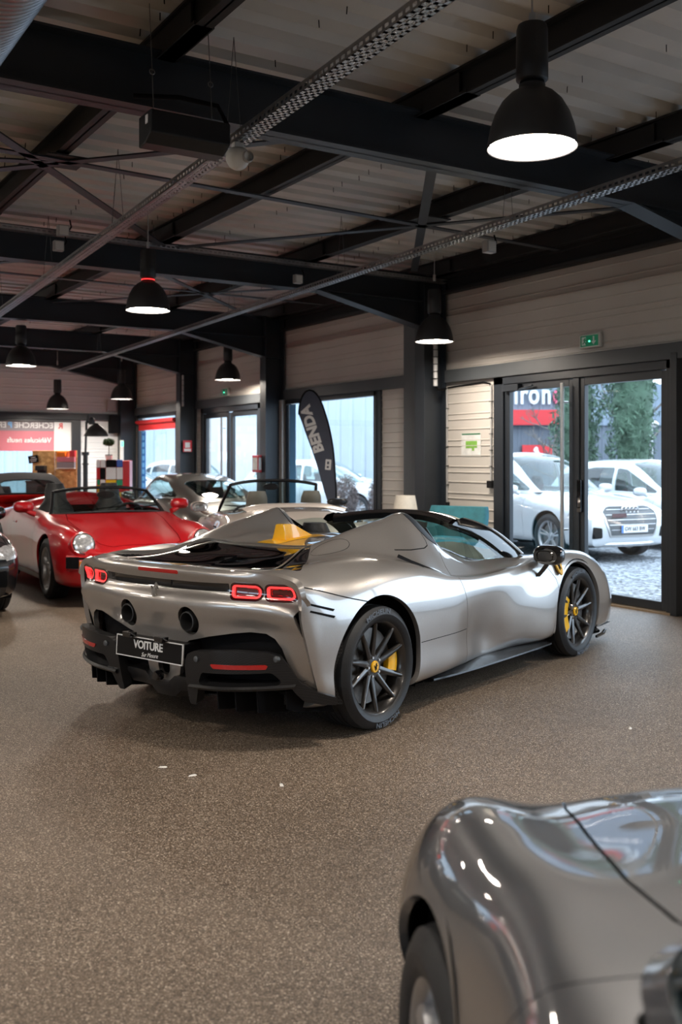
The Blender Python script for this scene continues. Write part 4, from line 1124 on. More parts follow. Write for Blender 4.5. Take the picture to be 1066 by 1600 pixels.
    for sgn in (-1, 1):
        fl = MB(); fl.prism([(3.05, .08), (3.20, .09), (3.24, .13), (3.21, .128), (3.17, .11), (3.05, .10)], .02, Matrix(((1, 0, 0, 0), (0, 0, 1, sgn * .91 - .01), (0, 1, 0, 0), (0, 0, 0, 1)))); fl.build('splitter_winglet', 'gloss', root, bevel=.004)
    # ---- glass house
    hx = lambda t: 1.675 - .17 * abs(t)**2.2
    head = [(hx(t), .56 * t, 1.130 - .048 * abs(t)**2) for t in np.linspace(-1, 1, 25)]
    cowl = [(2.34 - .30 * abs(t)**2.0, .73 * t, .868 - .065 * abs(t)**2) for t in np.linspace(-1, 1, 25)]
    head_f = [(x + .07, y * 1.01, z - .012) for x, y, z in head]
    ws = np.array(ruled(head_f, cowl, 12))
    for i, s in enumerate(np.linspace(0, 1, 12)): ws[i, :, 2] += .03 * math.sin(math.pi * s)
    mk_ws = MB(); mk_ws.grid(ws); mk_ws.build('windscreen', 'carglass', root, 180)
    hd = MB(); G_ = []
    for x, y, z in head:
        t = y / .56; n_ = Vector((.95, .5 * t, 0)).normalized()
        G_.append([tuple(Vector((x, y, z)) + n_ * a + Vector((0, 0, b))) for a, b in ((-.080, -.050), (-.09, -.01), (-.055, .018), (.02, .014), (.085, -.012), (.08, -.035), (.0, -.070), (-.080, -.050))])
    hd.grid(G_, flip=True)
    hd.add([G_[0][k] for k in range(7)], [tuple(range(7))]); hd.add([G_[-1][k] for k in range(7)], [tuple(range(6, -1, -1))])
    hd.build('windscreen_header', 'gloss', root, 50)
    for sgn in (-1, 1):
        a0 = Vector((1.455, .562 * sgn, 1.085)); a1 = Vector((2.02, .735 * sgn, .800))
        p = MB(); G_ = []
        for s in np.linspace(0, 1, 14):
            c0 = a0.lerp(a1, s); c0.z += .045 * math.sin(math.pi * s) ; k = 1 + .25 * s
            G_.append([(c0.x + dx, c0.y + dy * sgn, c0.z + dz) for dx, dy, dz in ((-.07 * k, -.02, -.040), (-.078 * k, .014, -.020), (-.02, .024, .012), (.055, .014, .024), (.078, -.02, .010), (.05, -.045, -.02), (-.085 * k, -.02, -.045))])
        p.grid(G_, flip=sgn < 0); p.build('windscreen_pillar', 'gloss', root, 50)
        p = MB(); G_ = []
        for s in np.linspace(0, 1, 14):
            c0 = a0.lerp(a1, s) + Vector((.075, 0, .012)); c0.z += .045 * math.sin(math.pi * s)
            G_.append([(c0.x + dx, c0.y + dy * sgn, c0.z + dz) for dx, dy, dz in ((.0, .012, .004), (.022, .010, .012), (.042, -.008, .008), (.03, -.024, -.004))])
        p.grid(G_, flip=sgn < 0); p.build('pillar_trim', 'silver', root, 60)
        # side window: ruled between the belt and the upper frame
        belt = [(1.03, .675, .945), (1.15, .69, .91), (1.3, .70, .86), (1.45, .712, .825), (1.7, .722, .805), (2.0, .735, .80)]
        upp = [(1.0, .60, 1.065), (1.12, .598, 1.072), (1.25, .59, 1.078), (1.40, .575, 1.07), (1.66, .635, .985), (2.0, .733, .805)]
        wnd = ruled(resample(belt, 20), resample(upp, 20), 6); wnd[:, :, 1] *= sgn
        g_ = MB(); g_.grid(wnd, flip=sgn > 0); g_.build('side_window', 'carglass', root, 180)
        b_ = MB(); b_.tube([(x, y * sgn, z) for x, y, z in resample(belt, 16)], .007, 6); b_.build('window_seal', 'gloss', root, 60)
        fr = MB(); fr.tube([(1.0, .60 * sgn, 1.065), (1.03, .677 * sgn, .945)], .008, 8); fr.build('window_edge_seal', 'gloss', root, 60)
        fi = MB(); fi.grid([[(x, sgn * y, z) for x, y, z in q] for q in ([(.90, .535, 1.12), (.95, .40, 1.03), (.97, .35, .93)], [(1.03, .66, .94), (1.02, .45, .85), (1.0, .35, .80)])], flip=sgn < 0); fi.build('buttress_inner_trim', 'dull', root)
    # ---- cockpit
    t_ = MB(); t_.grid([[(.96, y, .96) for y in np.linspace(-.6, .6, 5)], [(.98, y, .55) for y in np.linspace(-.64, .64, 5)], [(1.1, y, .32) for y in np.linspace(-.66, .66, 5)], [(2.0, y, .30) for y in np.linspace(-.68, .68, 5)], [(2.2, y, .62) for y in np.linspace(-.7, .7, 5)]], flip=True)
    t_.build('cockpit_tub', 'dull', root, 60)
    for sgn in (-1, 1):
        q = MB(); q.grid([[(x, sgn * y, z) for x, y, z in ((1.02, .66, .93), (1.15, .68, .895), (1.4, .695, .825), (1.7, .71, .80), (2.02, .71, .795))], [(x, sgn * .64, z) for x, z in ((1.02, .80), (1.15, .80), (1.4, .74), (1.7, .70), (2.02, .69))], [(x, sgn * .66, .35) for x in (1.02, 1.15, 1.4, 1.7, 2.02)]], flip=sgn < 0)
        q.build('door_lining', 'tan', root, 60)
    ds = MB(); ds.grid([[(1.66, y, .66) for y in np.linspace(-.67, .67, 15)]] + [[(1.66 + a + .04 * math.cos(y * 4), y, z + .02 * math.cos(y * 9)) for y in np.linspace(-.69, .69, 15)] for a, z in ((-.02, .74), (.06, .79), (.25, .815), (.50, .83), (.62, .84))])
    ds.build('dashboard', 'tan', root, 180)
    for sgn in (-1, 1):
        st = bpy.data.objects.new('seat', None); COL.objects.link(st); st.parent = root; st.location = (1.12, .34 * sgn, .36)
        b_ = MB(); G_ = []
        for z, x, hw, th in ((0.0, .10, .23, .10), (.14, .03, .25, .11), (.30, -.02, .25, .11), (.45, -.07, .22, .10), (.56, -.10, .155, .085), (.66, -.125, .125, .075), (.705, -.13, .10, .06)):
            G_.append([(x + th * math.cos(a) * (.6 + .4 * abs(math.cos(a))), hw * math.sin(a), z) for a in np.linspace(0, 2 * math.pi, 25)])
        b_.grid(surf(np.array(G_), 28, 40, 2)); n_ = len(b_.V); b_.add(b_.V[-40:], [tuple(range(40))]); b_.build('seat_back', 'leather', st, 70)
        c_ = MB(); c_.box(-.02, .50, -.23, .23, -.04, .07); c_.build('seat_cushion', 'leather', st, 40, bevel=.04)
    sw = MB(); c0 = Vector((1.52, .34, .70)); ax = Vector((.90, 0, -.42)).normalized(); e1 = Vector((0, 1, 0)); e2 = ax.cross(e1)
    sw.tube([tuple(c0 + e1 * .17 * math.cos(a) + e2 * .17 * math.sin(a)) for a in np.linspace(0, 2 * math.pi, 33)[:-1]], .016, 8, closed=True)
    sw.bar(c0 - e1 * .16, c0 + e1 * .16, .03, .05); sw.tube([tuple(c0), tuple(c0 + ax * .25)], .04, 10)
    sw.build('steering_wheel', 'leather', root, 50)
    # ---- yellow fin and stripe on the deck
    fi = MB()
    prof = [(.03, .004), (.03, 0), (.24, .002), (.235, .085), (.25, .090), (.33, .088), (.50, .016), (.56, .0)]
    G_ = []
    for x, wd_, h in ((.215, .052, .0), (.222, .044, .088), (.24, .036, .092), (.33, .030, .088), (.42, .022, .052), (.52, .012, .012), (.56, .006, .0)):
        G_.append([(x, -wd_ * 1.25, -.02), (x, -wd_, h * .5), (x, -wd_ * .72, h), (x, wd_ * .72, h), (x, wd_, h * .5), (x, wd_ * 1.25, -.02)])
    fi.grid(G_); fi.add(G_[0], [(5, 4, 3, 2, 1, 0)])
    fo = fi.build('antenna_fin', 'yellow', root, 35, loc=(0, 0, 1.015))
    stp = clip(offset(grid_mesh(G[:, 40:-40]), .0018), np.minimum(.095 - np.abs(G[:, 40:-40, 1].reshape(-1)), np.minimum(G[:, 40:-40, 0].reshape(-1) - .105, .62 - G[:, 40:-40, 0].reshape(-1))))
    panel('deck_stripe', stp, 'yellow', root, 0)
    stp = clip(offset(grid_mesh(G[:, 40:-40]), .0018), np.minimum(.085 - np.abs(G[:, 40:-40, 1].reshape(-1) + .04), np.minimum(G[:, 40:-40, 0].reshape(-1) + .76, -.62 - G[:, 40:-40, 0].reshape(-1))))
    panel('spoiler_stripe', stp, 'yellow', root, 0)
    # ---- mirrors
    for sgn in (-1, 1):
        mr = bpy.data.objects.new('door_mirror', None); COL.objects.link(mr); mr.parent = root
        hd = MB(); G_ = []
        for s, k in zip(np.linspace(0, 1, 9), (.50, .80, .95, 1.0, .99, .94, .84, .66, .30)):
            x = -.085 + .17 * s
            G_.append([(x, .118 * k * np.sign(math.cos(a)) * abs(math.cos(a))**.7, .072 * k * np.sign(math.sin(a)) * abs(math.sin(a))**.75 + .010 * s) for a in np.linspace(0, 2 * math.pi, 29)])
        hd.grid(G_, flip=True); hd.add(G_[-1][:-1], [tuple(range(27, -1, -1))])
        ho = hd.build('mirror_housing', 'gloss', mr, 70); ho.location = (2.06, sgn * .985, .825)
        gl = MB(); gl.lathe([(.001, 0), (.062, 0)], 24, frame_matrix((-.080, 0, 0), (0, 1.45, 0), (0, 0, 1)) @ Matrix.Scale(1.5, 4, (1, 0, 0)) @ Matrix.Scale(.95, 4, (0, 1, 0)))
        go = gl.build('mirror_glass', 'darkmirror', mr); go.location = ho.location
        stm = MB(); stm.grid([[(a + dx * k, sgn * (y + dy), z) for dx, dy in ((-.035, -.012), (0, .016), (.035, -.006), (0, -.02), (-.035, -.012))] for a, y, z, k in ((2.05, .985, .775, 1), (2.02, .955, .72, .9), (1.99, .925, .675, .85))]); stm.build('mirror_stalk', 'gloss', mr, 50)
        # shield badge on the wing
        sh = smooth_poly([(-.046, .058), (.046, .058), (.044, .0), (.030, -.045), (0, -.075), (-.030, -.045), (-.044, 0)], 6)
        c0, nn = on_side(G, 2.315, .722, sgn)
        Mx = frame_matrix(tuple(c0 + nn * .004), (1, 0, 0) if sgn < 0 else (-1, 0, 0), nn.cross(Vector((1, 0, 0)) if sgn < 0 else Vector((-1, 0, 0))))
        b_ = MB(); b_.prism([tuple(p) for p in sh], .012, Mx); sb = b_.build('shield_badge', 'yellow', root)
        b_ = MB(); b_.prism([(x * .075, y * .075 + .0) for x, y in HORSE], .0145, Mx); b_.build('horse_emblem', 'dull', sb)
    # ---- rear badge and plate
    Mx = frame_matrix((-.823, 0, .795), (0, -1, 0), (.12, 0, 1))
    b_ = MB(); b_.prism([(x * .072, y * .078) for x, y in HORSE], .010, Mx); b_.build('horse_badge', 'brushed', root)
    pl = MB(); Mx = frame_matrix((-.862, 0, .470), (0, -1, 0), (.06, 0, 1)); pl.prism([(-.272, -.058), (.272, -.058), (.272, .058), (-.272, .058)], .008, Mx)
    po = pl.build('number_plate', 'plateblack', root, bevel=.003)
    br = MB(); 
    for a, b in (((-.272, -.058), (.272, -.0525)), ((-.272, .0525), (.272, .058)), ((-.272, -.058), (-.267, .058)), ((.267, -.058), (.272, .058))):
        br.prism([a, (b[0], a[1]), b, (a[0], b[1])], .0095, Mx)
    br.build('plate_border', 'whiteprint', po)
    lettering('plate_lettering', 'VOITURE', .062, 'whiteprint', Mx @ Matrix.Translation((-.005, .016, .009)), po, .002, xs=.98, bold=.0016, spacing=.95)
    lettering('plate_script', 'Sur Mesure', .034, 'whiteprint', Mx @ Matrix.Translation((.01, -.033, .009)) @ Matrix.Rotation(rad(2), 4, 'Z'), po, .002, xs=.85, shear=.35)
    for y in (.13, -.13):
        lb = MB(); lb.prism([(-.03, .056), (.03, .056), (.035, .085), (-.035, .085)], .05, frame_matrix((-.875, y, .472), (0, -1, 0), (.06, 0, 1))); lb.build('plate_lamp', 'gloss', root, bevel=.004)
    bk = MB(); bk.box(-.852, -.70, -.24, .24, .44, .52); bk.build('plate_holder', 'black', root, bevel=.01)
    # ---- wheels
    for x, r, wd_, sgn in ((0, .348, .305, -1), (2.65, .343, .255, -1), (0, .348, .305, 1), (2.65, .343, .255, 1)):
        yc = .965 - wd_ / 2 if x == 0 else .955 - wd_ / 2
        wh, M, cap = make_wheel(root, x, sgn * yc, sgn, r, wd_, .268, 'blade', 'rim_black', 'yellow', 'yellow', 0.0, spin=.32 if x == 0 else .1, cal=(0 if sgn < 0 else 180) if x == 0 else (180 if sgn < 0 else 0))
        hubd = wd_ / 2 * .90 * .70
        hb = MB(); hb.prism([(a * .042, b * .042) for a, b in HORSE], .0145, M @ Matrix.Translation((0, 0, hubd))); hb.build('horse_emblem', 'dull', cap)
        if sgn < 0:
            word = 'MICHELIN'
            V0, F0 = text_mesh(word, .050, .001, spacing=1.05, bold=.001)
            Rm = .318 if x == 0 else .313
            def bend(v, a0):
                a = a0 - v[0] * 1.0 / Rm; q = Rm + v[1] * .75
                return tuple(M @ Vector((q * math.cos(a), q * math.sin(a), wd_ / 2 * 1.022 + v[2])))
            mm = MB(); mm.add([bend(v, rad(97)) for v in V0], F0); mm.add([bend(v, rad(-80)) for v in V0], F0)
            mm.build('tyre_lettering', 'rubber_print', wh)
    return root


build_supercar((2.831, 5.53, 0), rad(90 - 69.9))
# ------------------------------------------------------------------ helpers shared by the other cars
def nose_cap(G, i, bulge, n=25, rows=None):
    """close the end of a body grid: bridge its last section from right to left with a slight bulge in x"""
    sec = G[i]; m = len(sec) // 2 + 1
    R = sec[:m]; L = sec[::-1][:m]
    k = np.linspace(0, 1, n); out = R[:, None] * (1 - k)[None, :, None] + L[:, None] * k[None, :, None]
    zz = out[:, :, 2]; z0, z1 = zz.min(), zz.max(); v = np.clip((zz - z0) / max(z1 - z0, 1e-6), 0, 1)
    out[:, :, 0] += bulge * (1 - (2 * k - 1)**2)[None, :] * np.sin(np.pi * np.clip(v, .0, 1))**.5
    return out

def seat(parent, x, y, z, mat='leather', scale=1.0, w=.24):
    st = bpy.data.objects.new('seat', None); COL.objects.link(st); st.parent = parent; st.location = (x, y, z)
    b_ = MB(); G_ = []
    for zz, xx, hw, th in ((0, .10, .96, .10), (.14, .03, 1.04, .11), (.32, -.02, 1.0, .10), (.46, -.06, .86, .09), (.53, -.075, .58, .08), (.57, -.08, .56, .075), (.66, -.095, .54, .07), (.73, -.10, .42, .05)):
        G_.append([(xx + th * math.cos(a) * (.6 + .4 * abs(math.cos(a))), w * hw * math.sin(a), zz * scale) for a in np.linspace(0, 2 * math.pi, 25)])
    b_.grid(surf(np.array(G_), 26, 36, 2)); b_.add(b_.V[-36:], [tuple(range(36))]); b_.build('seat_back', mat, st, 70)
    c_ = MB(); c_.box(-.02, .48, -w, w, -.05, .06); c_.build('seat_cushion', mat, st, 40, bevel=.04)
    return st

def wheel_ring(parent, c0, ax, r, mat='leather'):
    c0 = Vector(c0); ax = Vector(ax).normalized(); e1 = Vector((0, 1, 0)); e2 = ax.cross(e1)
    sw = MB(); sw.tube([tuple(c0 + e1 * r * math.cos(a) + e2 * r * math.sin(a)) for a in np.linspace(0, 2 * math.pi, 33)[:-1]], .014, 8, closed=True)
    sw.bar(c0 - e1 * r * .95, c0 + e1 * r * .95, .025, .04); sw.tube([tuple(c0), tuple(c0 + ax * .22)], .035, 10)
    return sw.build('steering_wheel', mat, parent, 50)

def mirror_unit(parent, x, y, z, sgn, mat, size=1.0, stalk_to=None):
    mr = bpy.data.objects.new('door_mirror', None); COL.objects.link(mr); mr.parent = parent
    hd = MB(); G_ = []
    for s, k in zip(np.linspace(0, 1, 9), (.55, .88, .98, 1.0, .98, .92, .80, .60, .25)):
        G_.append([(x + (-.07 + .14 * s) * size, y + sgn * size * .115 * k * np.sign(math.cos(a)) * abs(math.cos(a))**.7, z + size * .068 * k * np.sign(math.sin(a)) * abs(math.sin(a))**.7) for a in np.linspace(0, 2 * math.pi, 25)])
    hd.grid(G_, flip=sgn > 0); hd.add(G_[-1][:-1], [tuple(range(24))]); hd.build('mirror_housing', mat, mr, 70)
    gl = MB(); V = [(x - .066 * size, y + size * .098 * np.sign(math.cos(a)) * abs(math.cos(a))**.7, z + size * .056 * np.sign(math.sin(a)) * abs(math.sin(a))**.7) for a in np.linspace(0, 2 * math.pi, 25)[:-1]]
    gl.add(V, [tuple(range(24))]); gl.build('mirror_glass', 'mirror', mr)
    if stalk_to:
        st = MB(); st.tube([(x, y, z - .03 * size), ((x + stalk_to[0]) / 2, (y + stalk_to[1]) / 2, stalk_to[2] + .02), stalk_to], [.026 * size, .028 * size, .034 * size], 8); st.build('mirror_stalk', mat, mr, 60)
    return mr

NINE = [
 [(-.90,.50,.24),(-.93,.64,.28),(-.965,.69,.38),(-.98,.69,.47),(-.98,.68,.55),(-.965,.65,.61),(-.955,.60,.64),(-.955,.53,.66),(-.96,.45,.67),(-.965,.37,.675),(-.97,.28,.68),(-.975,.15,.685),(-.975,0,.685)],
 [(-.8,.60,.20),(-.8,.75,.24),(-.8,.81,.36),(-.8,.825,.48),(-.8,.815,.58),(-.8,.775,.665),(-.8,.70,.715),(-.8,.61,.735),(-.8,.52,.75),(-.8,.42,.76),(-.8,.31,.768),(-.8,.15,.772),(-.8,0,.774)],
 [(-.5,.62,.18),(-.5,.81,.2),(-.5,.85,.36),(-.5,.868,.5),(-.5,.862,.62),(-.5,.825,.72),(-.5,.745,.79),(-.5,.665,.815),(-.5,.585,.835),(-.5,.49,.848),(-.5,.37,.858),(-.5,.18,.868),(-.5,0,.87)],
 [(0,.62,.16),(0,.83,.2),(0,.865,.36),(0,.88,.52),(0,.87,.65),(0,.835,.755),(0,.765,.835),(0,.695,.865),(0,.635,.885),(0,.56,.905),(0,.43,.93),(0,.2,.945),(0,0,.95)],
 [(.4,.62,.16),(.4,.80,.2),(.4,.828,.34),(.4,.845,.5),(.4,.838,.64),(.4,.812,.75),(.4,.772,.835),(.4,.735,.875),(.4,.70,.893),(.4,.66,.905),(.4,.56,.915),(.4,.28,.925),(.4,0,.93)],
 [(.9,.62,.16),(.9,.78,.2),(.9,.81,.34),(.9,.832,.5),(.9,.83,.64),(.9,.812,.75),(.9,.785,.825),(.9,.75,.862),(.9,.715,.875),(.9,.68,.885),(.9,.58,.89),(.9,.3,.90),(.9,0,.90)],
 [(1.5,.62,.16),(1.5,.78,.2),(1.5,.81,.34),(1.5,.83,.5),(1.5,.83,.63),(1.5,.812,.735),(1.5,.78,.812),(1.5,.74,.85),(1.5,.705,.865),(1.5,.66,.875),(1.5,.55,.885),(1.5,.28,.89),(1.5,0,.89)],
 [(1.85,.62,.16),(1.85,.79,.2),(1.85,.82,.34),(1.85,.838,.5),(1.85,.832,.63),(1.85,.808,.735),(1.85,.762,.803),(1.85,.715,.826),(1.85,.665,.832),(1.85,.60,.84),(1.85,.48,.856),(1.85,.25,.876),(1.85,0,.88)],
 [(2.08,.62,.16),(2.08,.80,.2),(2.08,.832,.34),(2.08,.848,.5),(2.08,.838,.63),(2.08,.80,.735),(2.08,.735,.79),(2.08,.665,.797),(2.08,.595,.785),(2.08,.525,.785),(2.08,.42,.80),(2.08,.2,.828),(2.08,0,.835)],
 [(2.3,.62,.16),(2.3,.81,.2),(2.3,.84,.34),(2.3,.855,.5),(2.3,.843,.63),(2.3,.80,.73),(2.3,.727,.783),(2.3,.645,.778),(2.3,.575,.745),(2.3,.505,.73),(2.3,.40,.745),(2.3,.2,.775),(2.3,0,.782)],
 [(2.6,.60,.16),(2.6,.80,.2),(2.6,.832,.34),(2.6,.845,.48),(2.6,.832,.60),(2.6,.79,.70),(2.6,.72,.752),(2.6,.638,.742),(2.6,.565,.692),(2.6,.495,.665),(2.6,.40,.672),(2.6,.2,.70),(2.6,0,.705)],
 [(2.84,.55,.16),(2.84,.755,.2),(2.84,.80,.33),(2.84,.812,.45),(2.84,.80,.56),(2.84,.765,.645),(2.84,.70,.695),(2.84,.628,.685),(2.84,.56,.635),(2.84,.49,.605),(2.84,.39,.61),(2.84,.2,.63),(2.84,0,.635)],
 [(2.98,.48,.17),(2.98,.68,.21),(2.985,.735,.32),(2.985,.75,.42),(2.98,.742,.505),(2.975,.715,.575),(2.97,.665,.61),(2.97,.605,.60),(2.985,.545,.565),(2.995,.47,.54),(3.0,.37,.545),(3.01,.2,.558),(3.01,0,.562)],
 [(3.04,.42,.18),(3.05,.58,.22),(3.065,.63,.31),(3.07,.645,.38),(3.07,.64,.44),(3.065,.62,.48),(3.06,.59,.50),(3.06,.55,.50),(3.07,.50,.49),(3.08,.43,.485),(3.09,.34,.487),(3.10,.18,.492),(3.10,0,.494)],
]

def build_coupe(label, mirror_x, loc, rotz, paint, style, roof='coupe', rim_mat='rim_silver', wheel_style='five', tail=False, seat_mat='leather', name='sports_coupe', frame_mat='black', grow=1.0, hi=True, slats=True):
    root = thing(name, label, 'car', loc, rotz)
    ST = [list(q) for q in NINE]
    if style == 'classic':
        for k, pts in ((10, {5: (2.6, .79, .715), 6: (2.6, .722, .775), 7: (2.6, .64, .768), 8: (2.6, .565, .70)}),
                       (11, {4: (2.84, .80, .58), 5: (2.84, .768, .675), 6: (2.85, .705, .742), 7: (2.85, .63, .735), 8: (2.84, .56, .655), 9: (2.84, .49, .615)}),
                       (12, {4: (2.985, .745, .53), 5: (3.0, .715, .62), 6: (2.985, .668, .685), 7: (2.985, .605, .678), 8: (2.995, .545, .60), 9: (3.0, .47, .555)}),
                       (13, {5: (3.07, .62, .50), 6: (3.075, .59, .525), 7: (3.075, .55, .525), 8: (3.075, .50, .505)})):
            for j, v in pts.items(): ST[k][j] = v
    if roof == 'cabrio':
        for k, d in ((1, {8: .79, 9: .80, 10: .812, 11: .82, 12: .822}), (2, {7: .83, 8: .872, 9: .90, 10: .918, 11: .93, 12: .933}), (3, {7: .875, 8: .905, 9: .94, 10: .968, 11: .985, 12: .988})):
            for j, z_ in d.items(): ST[k][j] = (ST[k][j][0], ST[k][j][1], z_)
    if style == 'round':
        def put(k, x, d):
            for j, (w_, z_) in d.items(): ST[k][j] = (x, w_, z_)
        put(7, 1.85, {2: (.785, .34), 3: (.80, .5), 4: (.795, .63), 5: (.775, .74), 6: (.735, .81), 7: (.69, .836), 8: (.645, .843), 9: (.59, .848), 10: (.48, .862), 11: (.25, .885), 12: (0, .89)})
        put(8, 2.08, {1: (.77, .2), 2: (.795, .34), 3: (.808, .5), 4: (.80, .63), 5: (.775, .735), 6: (.72, .80), 7: (.65, .822), 8: (.585, .825), 9: (.52, .828), 10: (.42, .842), 11: (.2, .866), 12: (0, .872)})
        put(9, 2.3, {3: (.848, .5), 4: (.838, .63), 5: (.79, .735), 6: (.72, .792), 7: (.645, .80), 8: (.575, .79), 9: (.51, .79), 10: (.40, .81), 11: (.2, .84), 12: (0, .847)})
        put(10, 2.6, {3: (.868, .48), 4: (.855, .60), 5: (.805, .705), 6: (.73, .765), 7: (.65, .768), 8: (.575, .748), 9: (.50, .745), 10: (.40, .764), 11: (.2, .794), 12: (0, .802)})
        put(11, 2.84, {2: (.82, .33), 3: (.83, .45), 4: (.815, .56), 5: (.775, .645), 6: (.705, .698), 7: (.63, .70), 8: (.56, .685), 9: (.49, .685), 10: (.39, .70), 11: (.2, .724), 12: (0, .73)})
        put(12, 2.985, {6: (.665, .60), 7: (.60, .61), 8: (.54, .61), 9: (.47, .615), 10: (.37, .626), 11: (.2, .642), 12: (0, .646)})
        put(13, 3.08, {8: (.50, .50), 9: (.43, .51), 10: (.34, .52), 11: (.18, .53), 12: (0, .53)})
    G = section_grid(ST, 230 if hi else 150, 66 if hi else 44, 4); G[:, :, 1] *= grow
    if style == 'round':        # softer, wider wings and sunk bonnet
        pass
    body = grid_mesh(G)
    def arch(V, g=0.0):
        f = np.minimum(np.hypot(V[:, 0], V[:, 2] - .32) - .372 - g, np.hypot(V[:, 0] - 2.272, V[:, 2] - .315) - .362 - g)
        return np.maximum(f, .60 * grow - np.abs(V[:, 1]))
    body = clip(body, arch(body[0]))
    shell = offset(clip(grid_mesh(G[::3, ::3]), arch(G[::3, ::3].reshape(-1, 3), .02)), -.03)
    if roof == 'coupe' or roof == 'cloth':
        cock = [(-.42, 0), (-.40, .38), (-.1, .50), (.3, .63), (.8, .675), (1.4, .665), (1.75, .64), (1.88, .52), (1.96, .25), (1.98, 0)]
    elif roof == 'speedster':
        cock = [(.62, 0), (.63, .56), (.70, .66), (1.2, .68), (1.6, .66), (1.80, .58), (1.93, .28), (1.96, 0)]
    else:
        cock = [(.22, 0), (.24, .52), (.36, .64), (.8, .675), (1.4, .665), (1.72, .62), (1.88, .40), (1.95, 0)]
    if style == 'round': cock = [(x - (.17 if x > 1.5 else 0), w_) for x, w_ in cock]
    cock = np.array([(x, y * grow) for x, y in cock]); cock = np.concatenate([cock, (cock * [1, -1])[-2:0:-1]])
    cf = lambda V: np.where(V[:, 2] < .6, 1.0, -sd_poly(V[:, :2], cock))
    body = clip(body, cf(body[0])); shell = clip(shell, cf(shell[0]))
    door = [(.62, .22), (.60, .45), (.60, .80), (.62, .98), (1.62, .98), (1.70, .84), (1.74, .70), (1.72, .40), (1.68, .22)]
    for sgn in (-1, 1):
        V = body[0]; f = np.minimum(sd_round(V[:, [0, 2]], door, .03), sgn * V[:, 1] - .45); d = clip(body, f - .002); body = clip(body, -f - .002)
        do = panel('door', d, paint, root, .012)
        hb = MB(); yy = on_side(G, .78, .73, sgn)[0].y; hb.box(.70, .86, yy - .012, yy + .012, .715, .74); hb.build('door_handle', paint if hi else 'black', do, bevel=.006)
    # front lid
    lid = [(1.93, 0), (1.90, .30), (1.82, .50), (2.05, .535), (2.35, .505), (2.65, .475), (2.88, .43), (2.955, .32), (2.975, 0)]
    if style == 'round': lid = [(1.90, 0), (1.87, .30), (1.80, .50), (2.05, .52), (2.35, .505), (2.65, .49), (2.88, .45), (2.965, .32), (2.98, 0)]
    lid = np.array([(x, y * grow) for x, y in lid]); lid = np.concatenate([lid, (lid * [1, -1])[-2:0:-1]])
    V = body[0]; f = np.where(V[:, 2] > .45, sd_round(V[:, :2], lid, .04), -1.0); h = clip(body, f - .004); body = clip(body, -f - .004)
    panel('front_lid', h, paint, root, .02)
    sh_ = .36 if roof == 'cabrio' else 0.0
    eng = np.array([(-.42, 0), (-.43, .42), (-.60, .50), (-.88, .50), (-.93, .35), (-.93, 0)]); eng[:, 0] += sh_ * (eng[:, 0] > -.7); eng = np.concatenate([eng, (eng * [1, -1])[-2:0:-1]])
    V = body[0]; f = np.where(V[:, 2] > .6, sd_round(V[:, :2], eng, .03), -1.0); e = clip(body, f - .003); body = clip(body, -f - .003)
    el = panel('engine_lid', e, paint, root, .02)
    if slats:
        for k in range(7):
            x = -.47 + sh_ - k * .045
            m = strip_on(e, lambda V: np.minimum(.010 - np.abs(V[:, 0] - x), .30 - np.abs(V[:, 1])), None, 5, .0012); panel('vent_slot', m, 'dull', el, 0)
    panel('body', body, paint, root, .02)
    panel('inner_shell', shell, 'dull', root, 0)
    # end caps
    fc = nose_cap(G, -1, .04); panel('front_apron', grid_mesh(fc, True), paint, root, 0, angle=80)
    rc = nose_cap(G, 0, -.04); panel('rear_apron', grid_mesh(rc), paint, root, 0, angle=80)
    # bumpers
    for sgn_x in (1, -1):
        m = MB(); G_ = []
        for t in np.linspace(-1, 1, 31):
            if sgn_x > 0: x = 3.215 - .21 * abs(t)**3.4; y = t * .80 * grow; z = .435
            else: x = -1.085 + .20 * abs(t)**3.4; y = -t * .82 * grow; z = .47
            n_ = Vector((sgn_x * 1.0, y * .55, 0)).normalized()
            G_.append([tuple(Vector((x, y, z)) + n_ * a + Vector((0, 0, b))) for a, b in ((-.10, .075), (-.01, .072), (.0, .055), (.0, -.06), (-.02, -.075), (-.10, -.08))])
        m.grid(G_, flip=False); bo = m.build('front_bumper' if sgn_x > 0 else 'rear_bumper', paint, root, 40)
        m = MB(); m.grid([[tuple(Vector(q[2]).lerp(Vector(q[3]), s) + Vector((.006 * sgn_x, 0, 0))) for s in (.0, .16)] for q in G_]); m.build('rubber_strip', 'dull', bo)
        if sgn_x > 0:
            for sg in (-1, 1):
                m = MB(); rng = [q for q in G_ if .40 * grow < sg * q[2][1] < .70 * grow]
                m.grid([[tuple(Vector(q[2]).lerp(Vector(q[3]), s) + Vector((.007, sg * .003, 0))) for s in (.32, .62, .90)] for q in rng]); m.build('indicator', 'orange', bo)
                m = MB(); rng = [q for q in G_ if .68 * grow < sg * q[2][1]]
                m.grid([[tuple(Vector(q[2]).lerp(Vector(q[3]), s) + Vector((.008, sg * .006, 0))) for s in (-.05, .95)] for q in rng]); m.build('bumper_bellow', 'dull', bo)
        else:
            m = MB(); m.grid([[(-.985 + .26 * abs(t)**3, t * .66 * grow, z) for z in (.55, .64)] for t in np.linspace(-1, 1, 21)], flip=True); m.build('rear_light_band', 'redlens', root, 60)
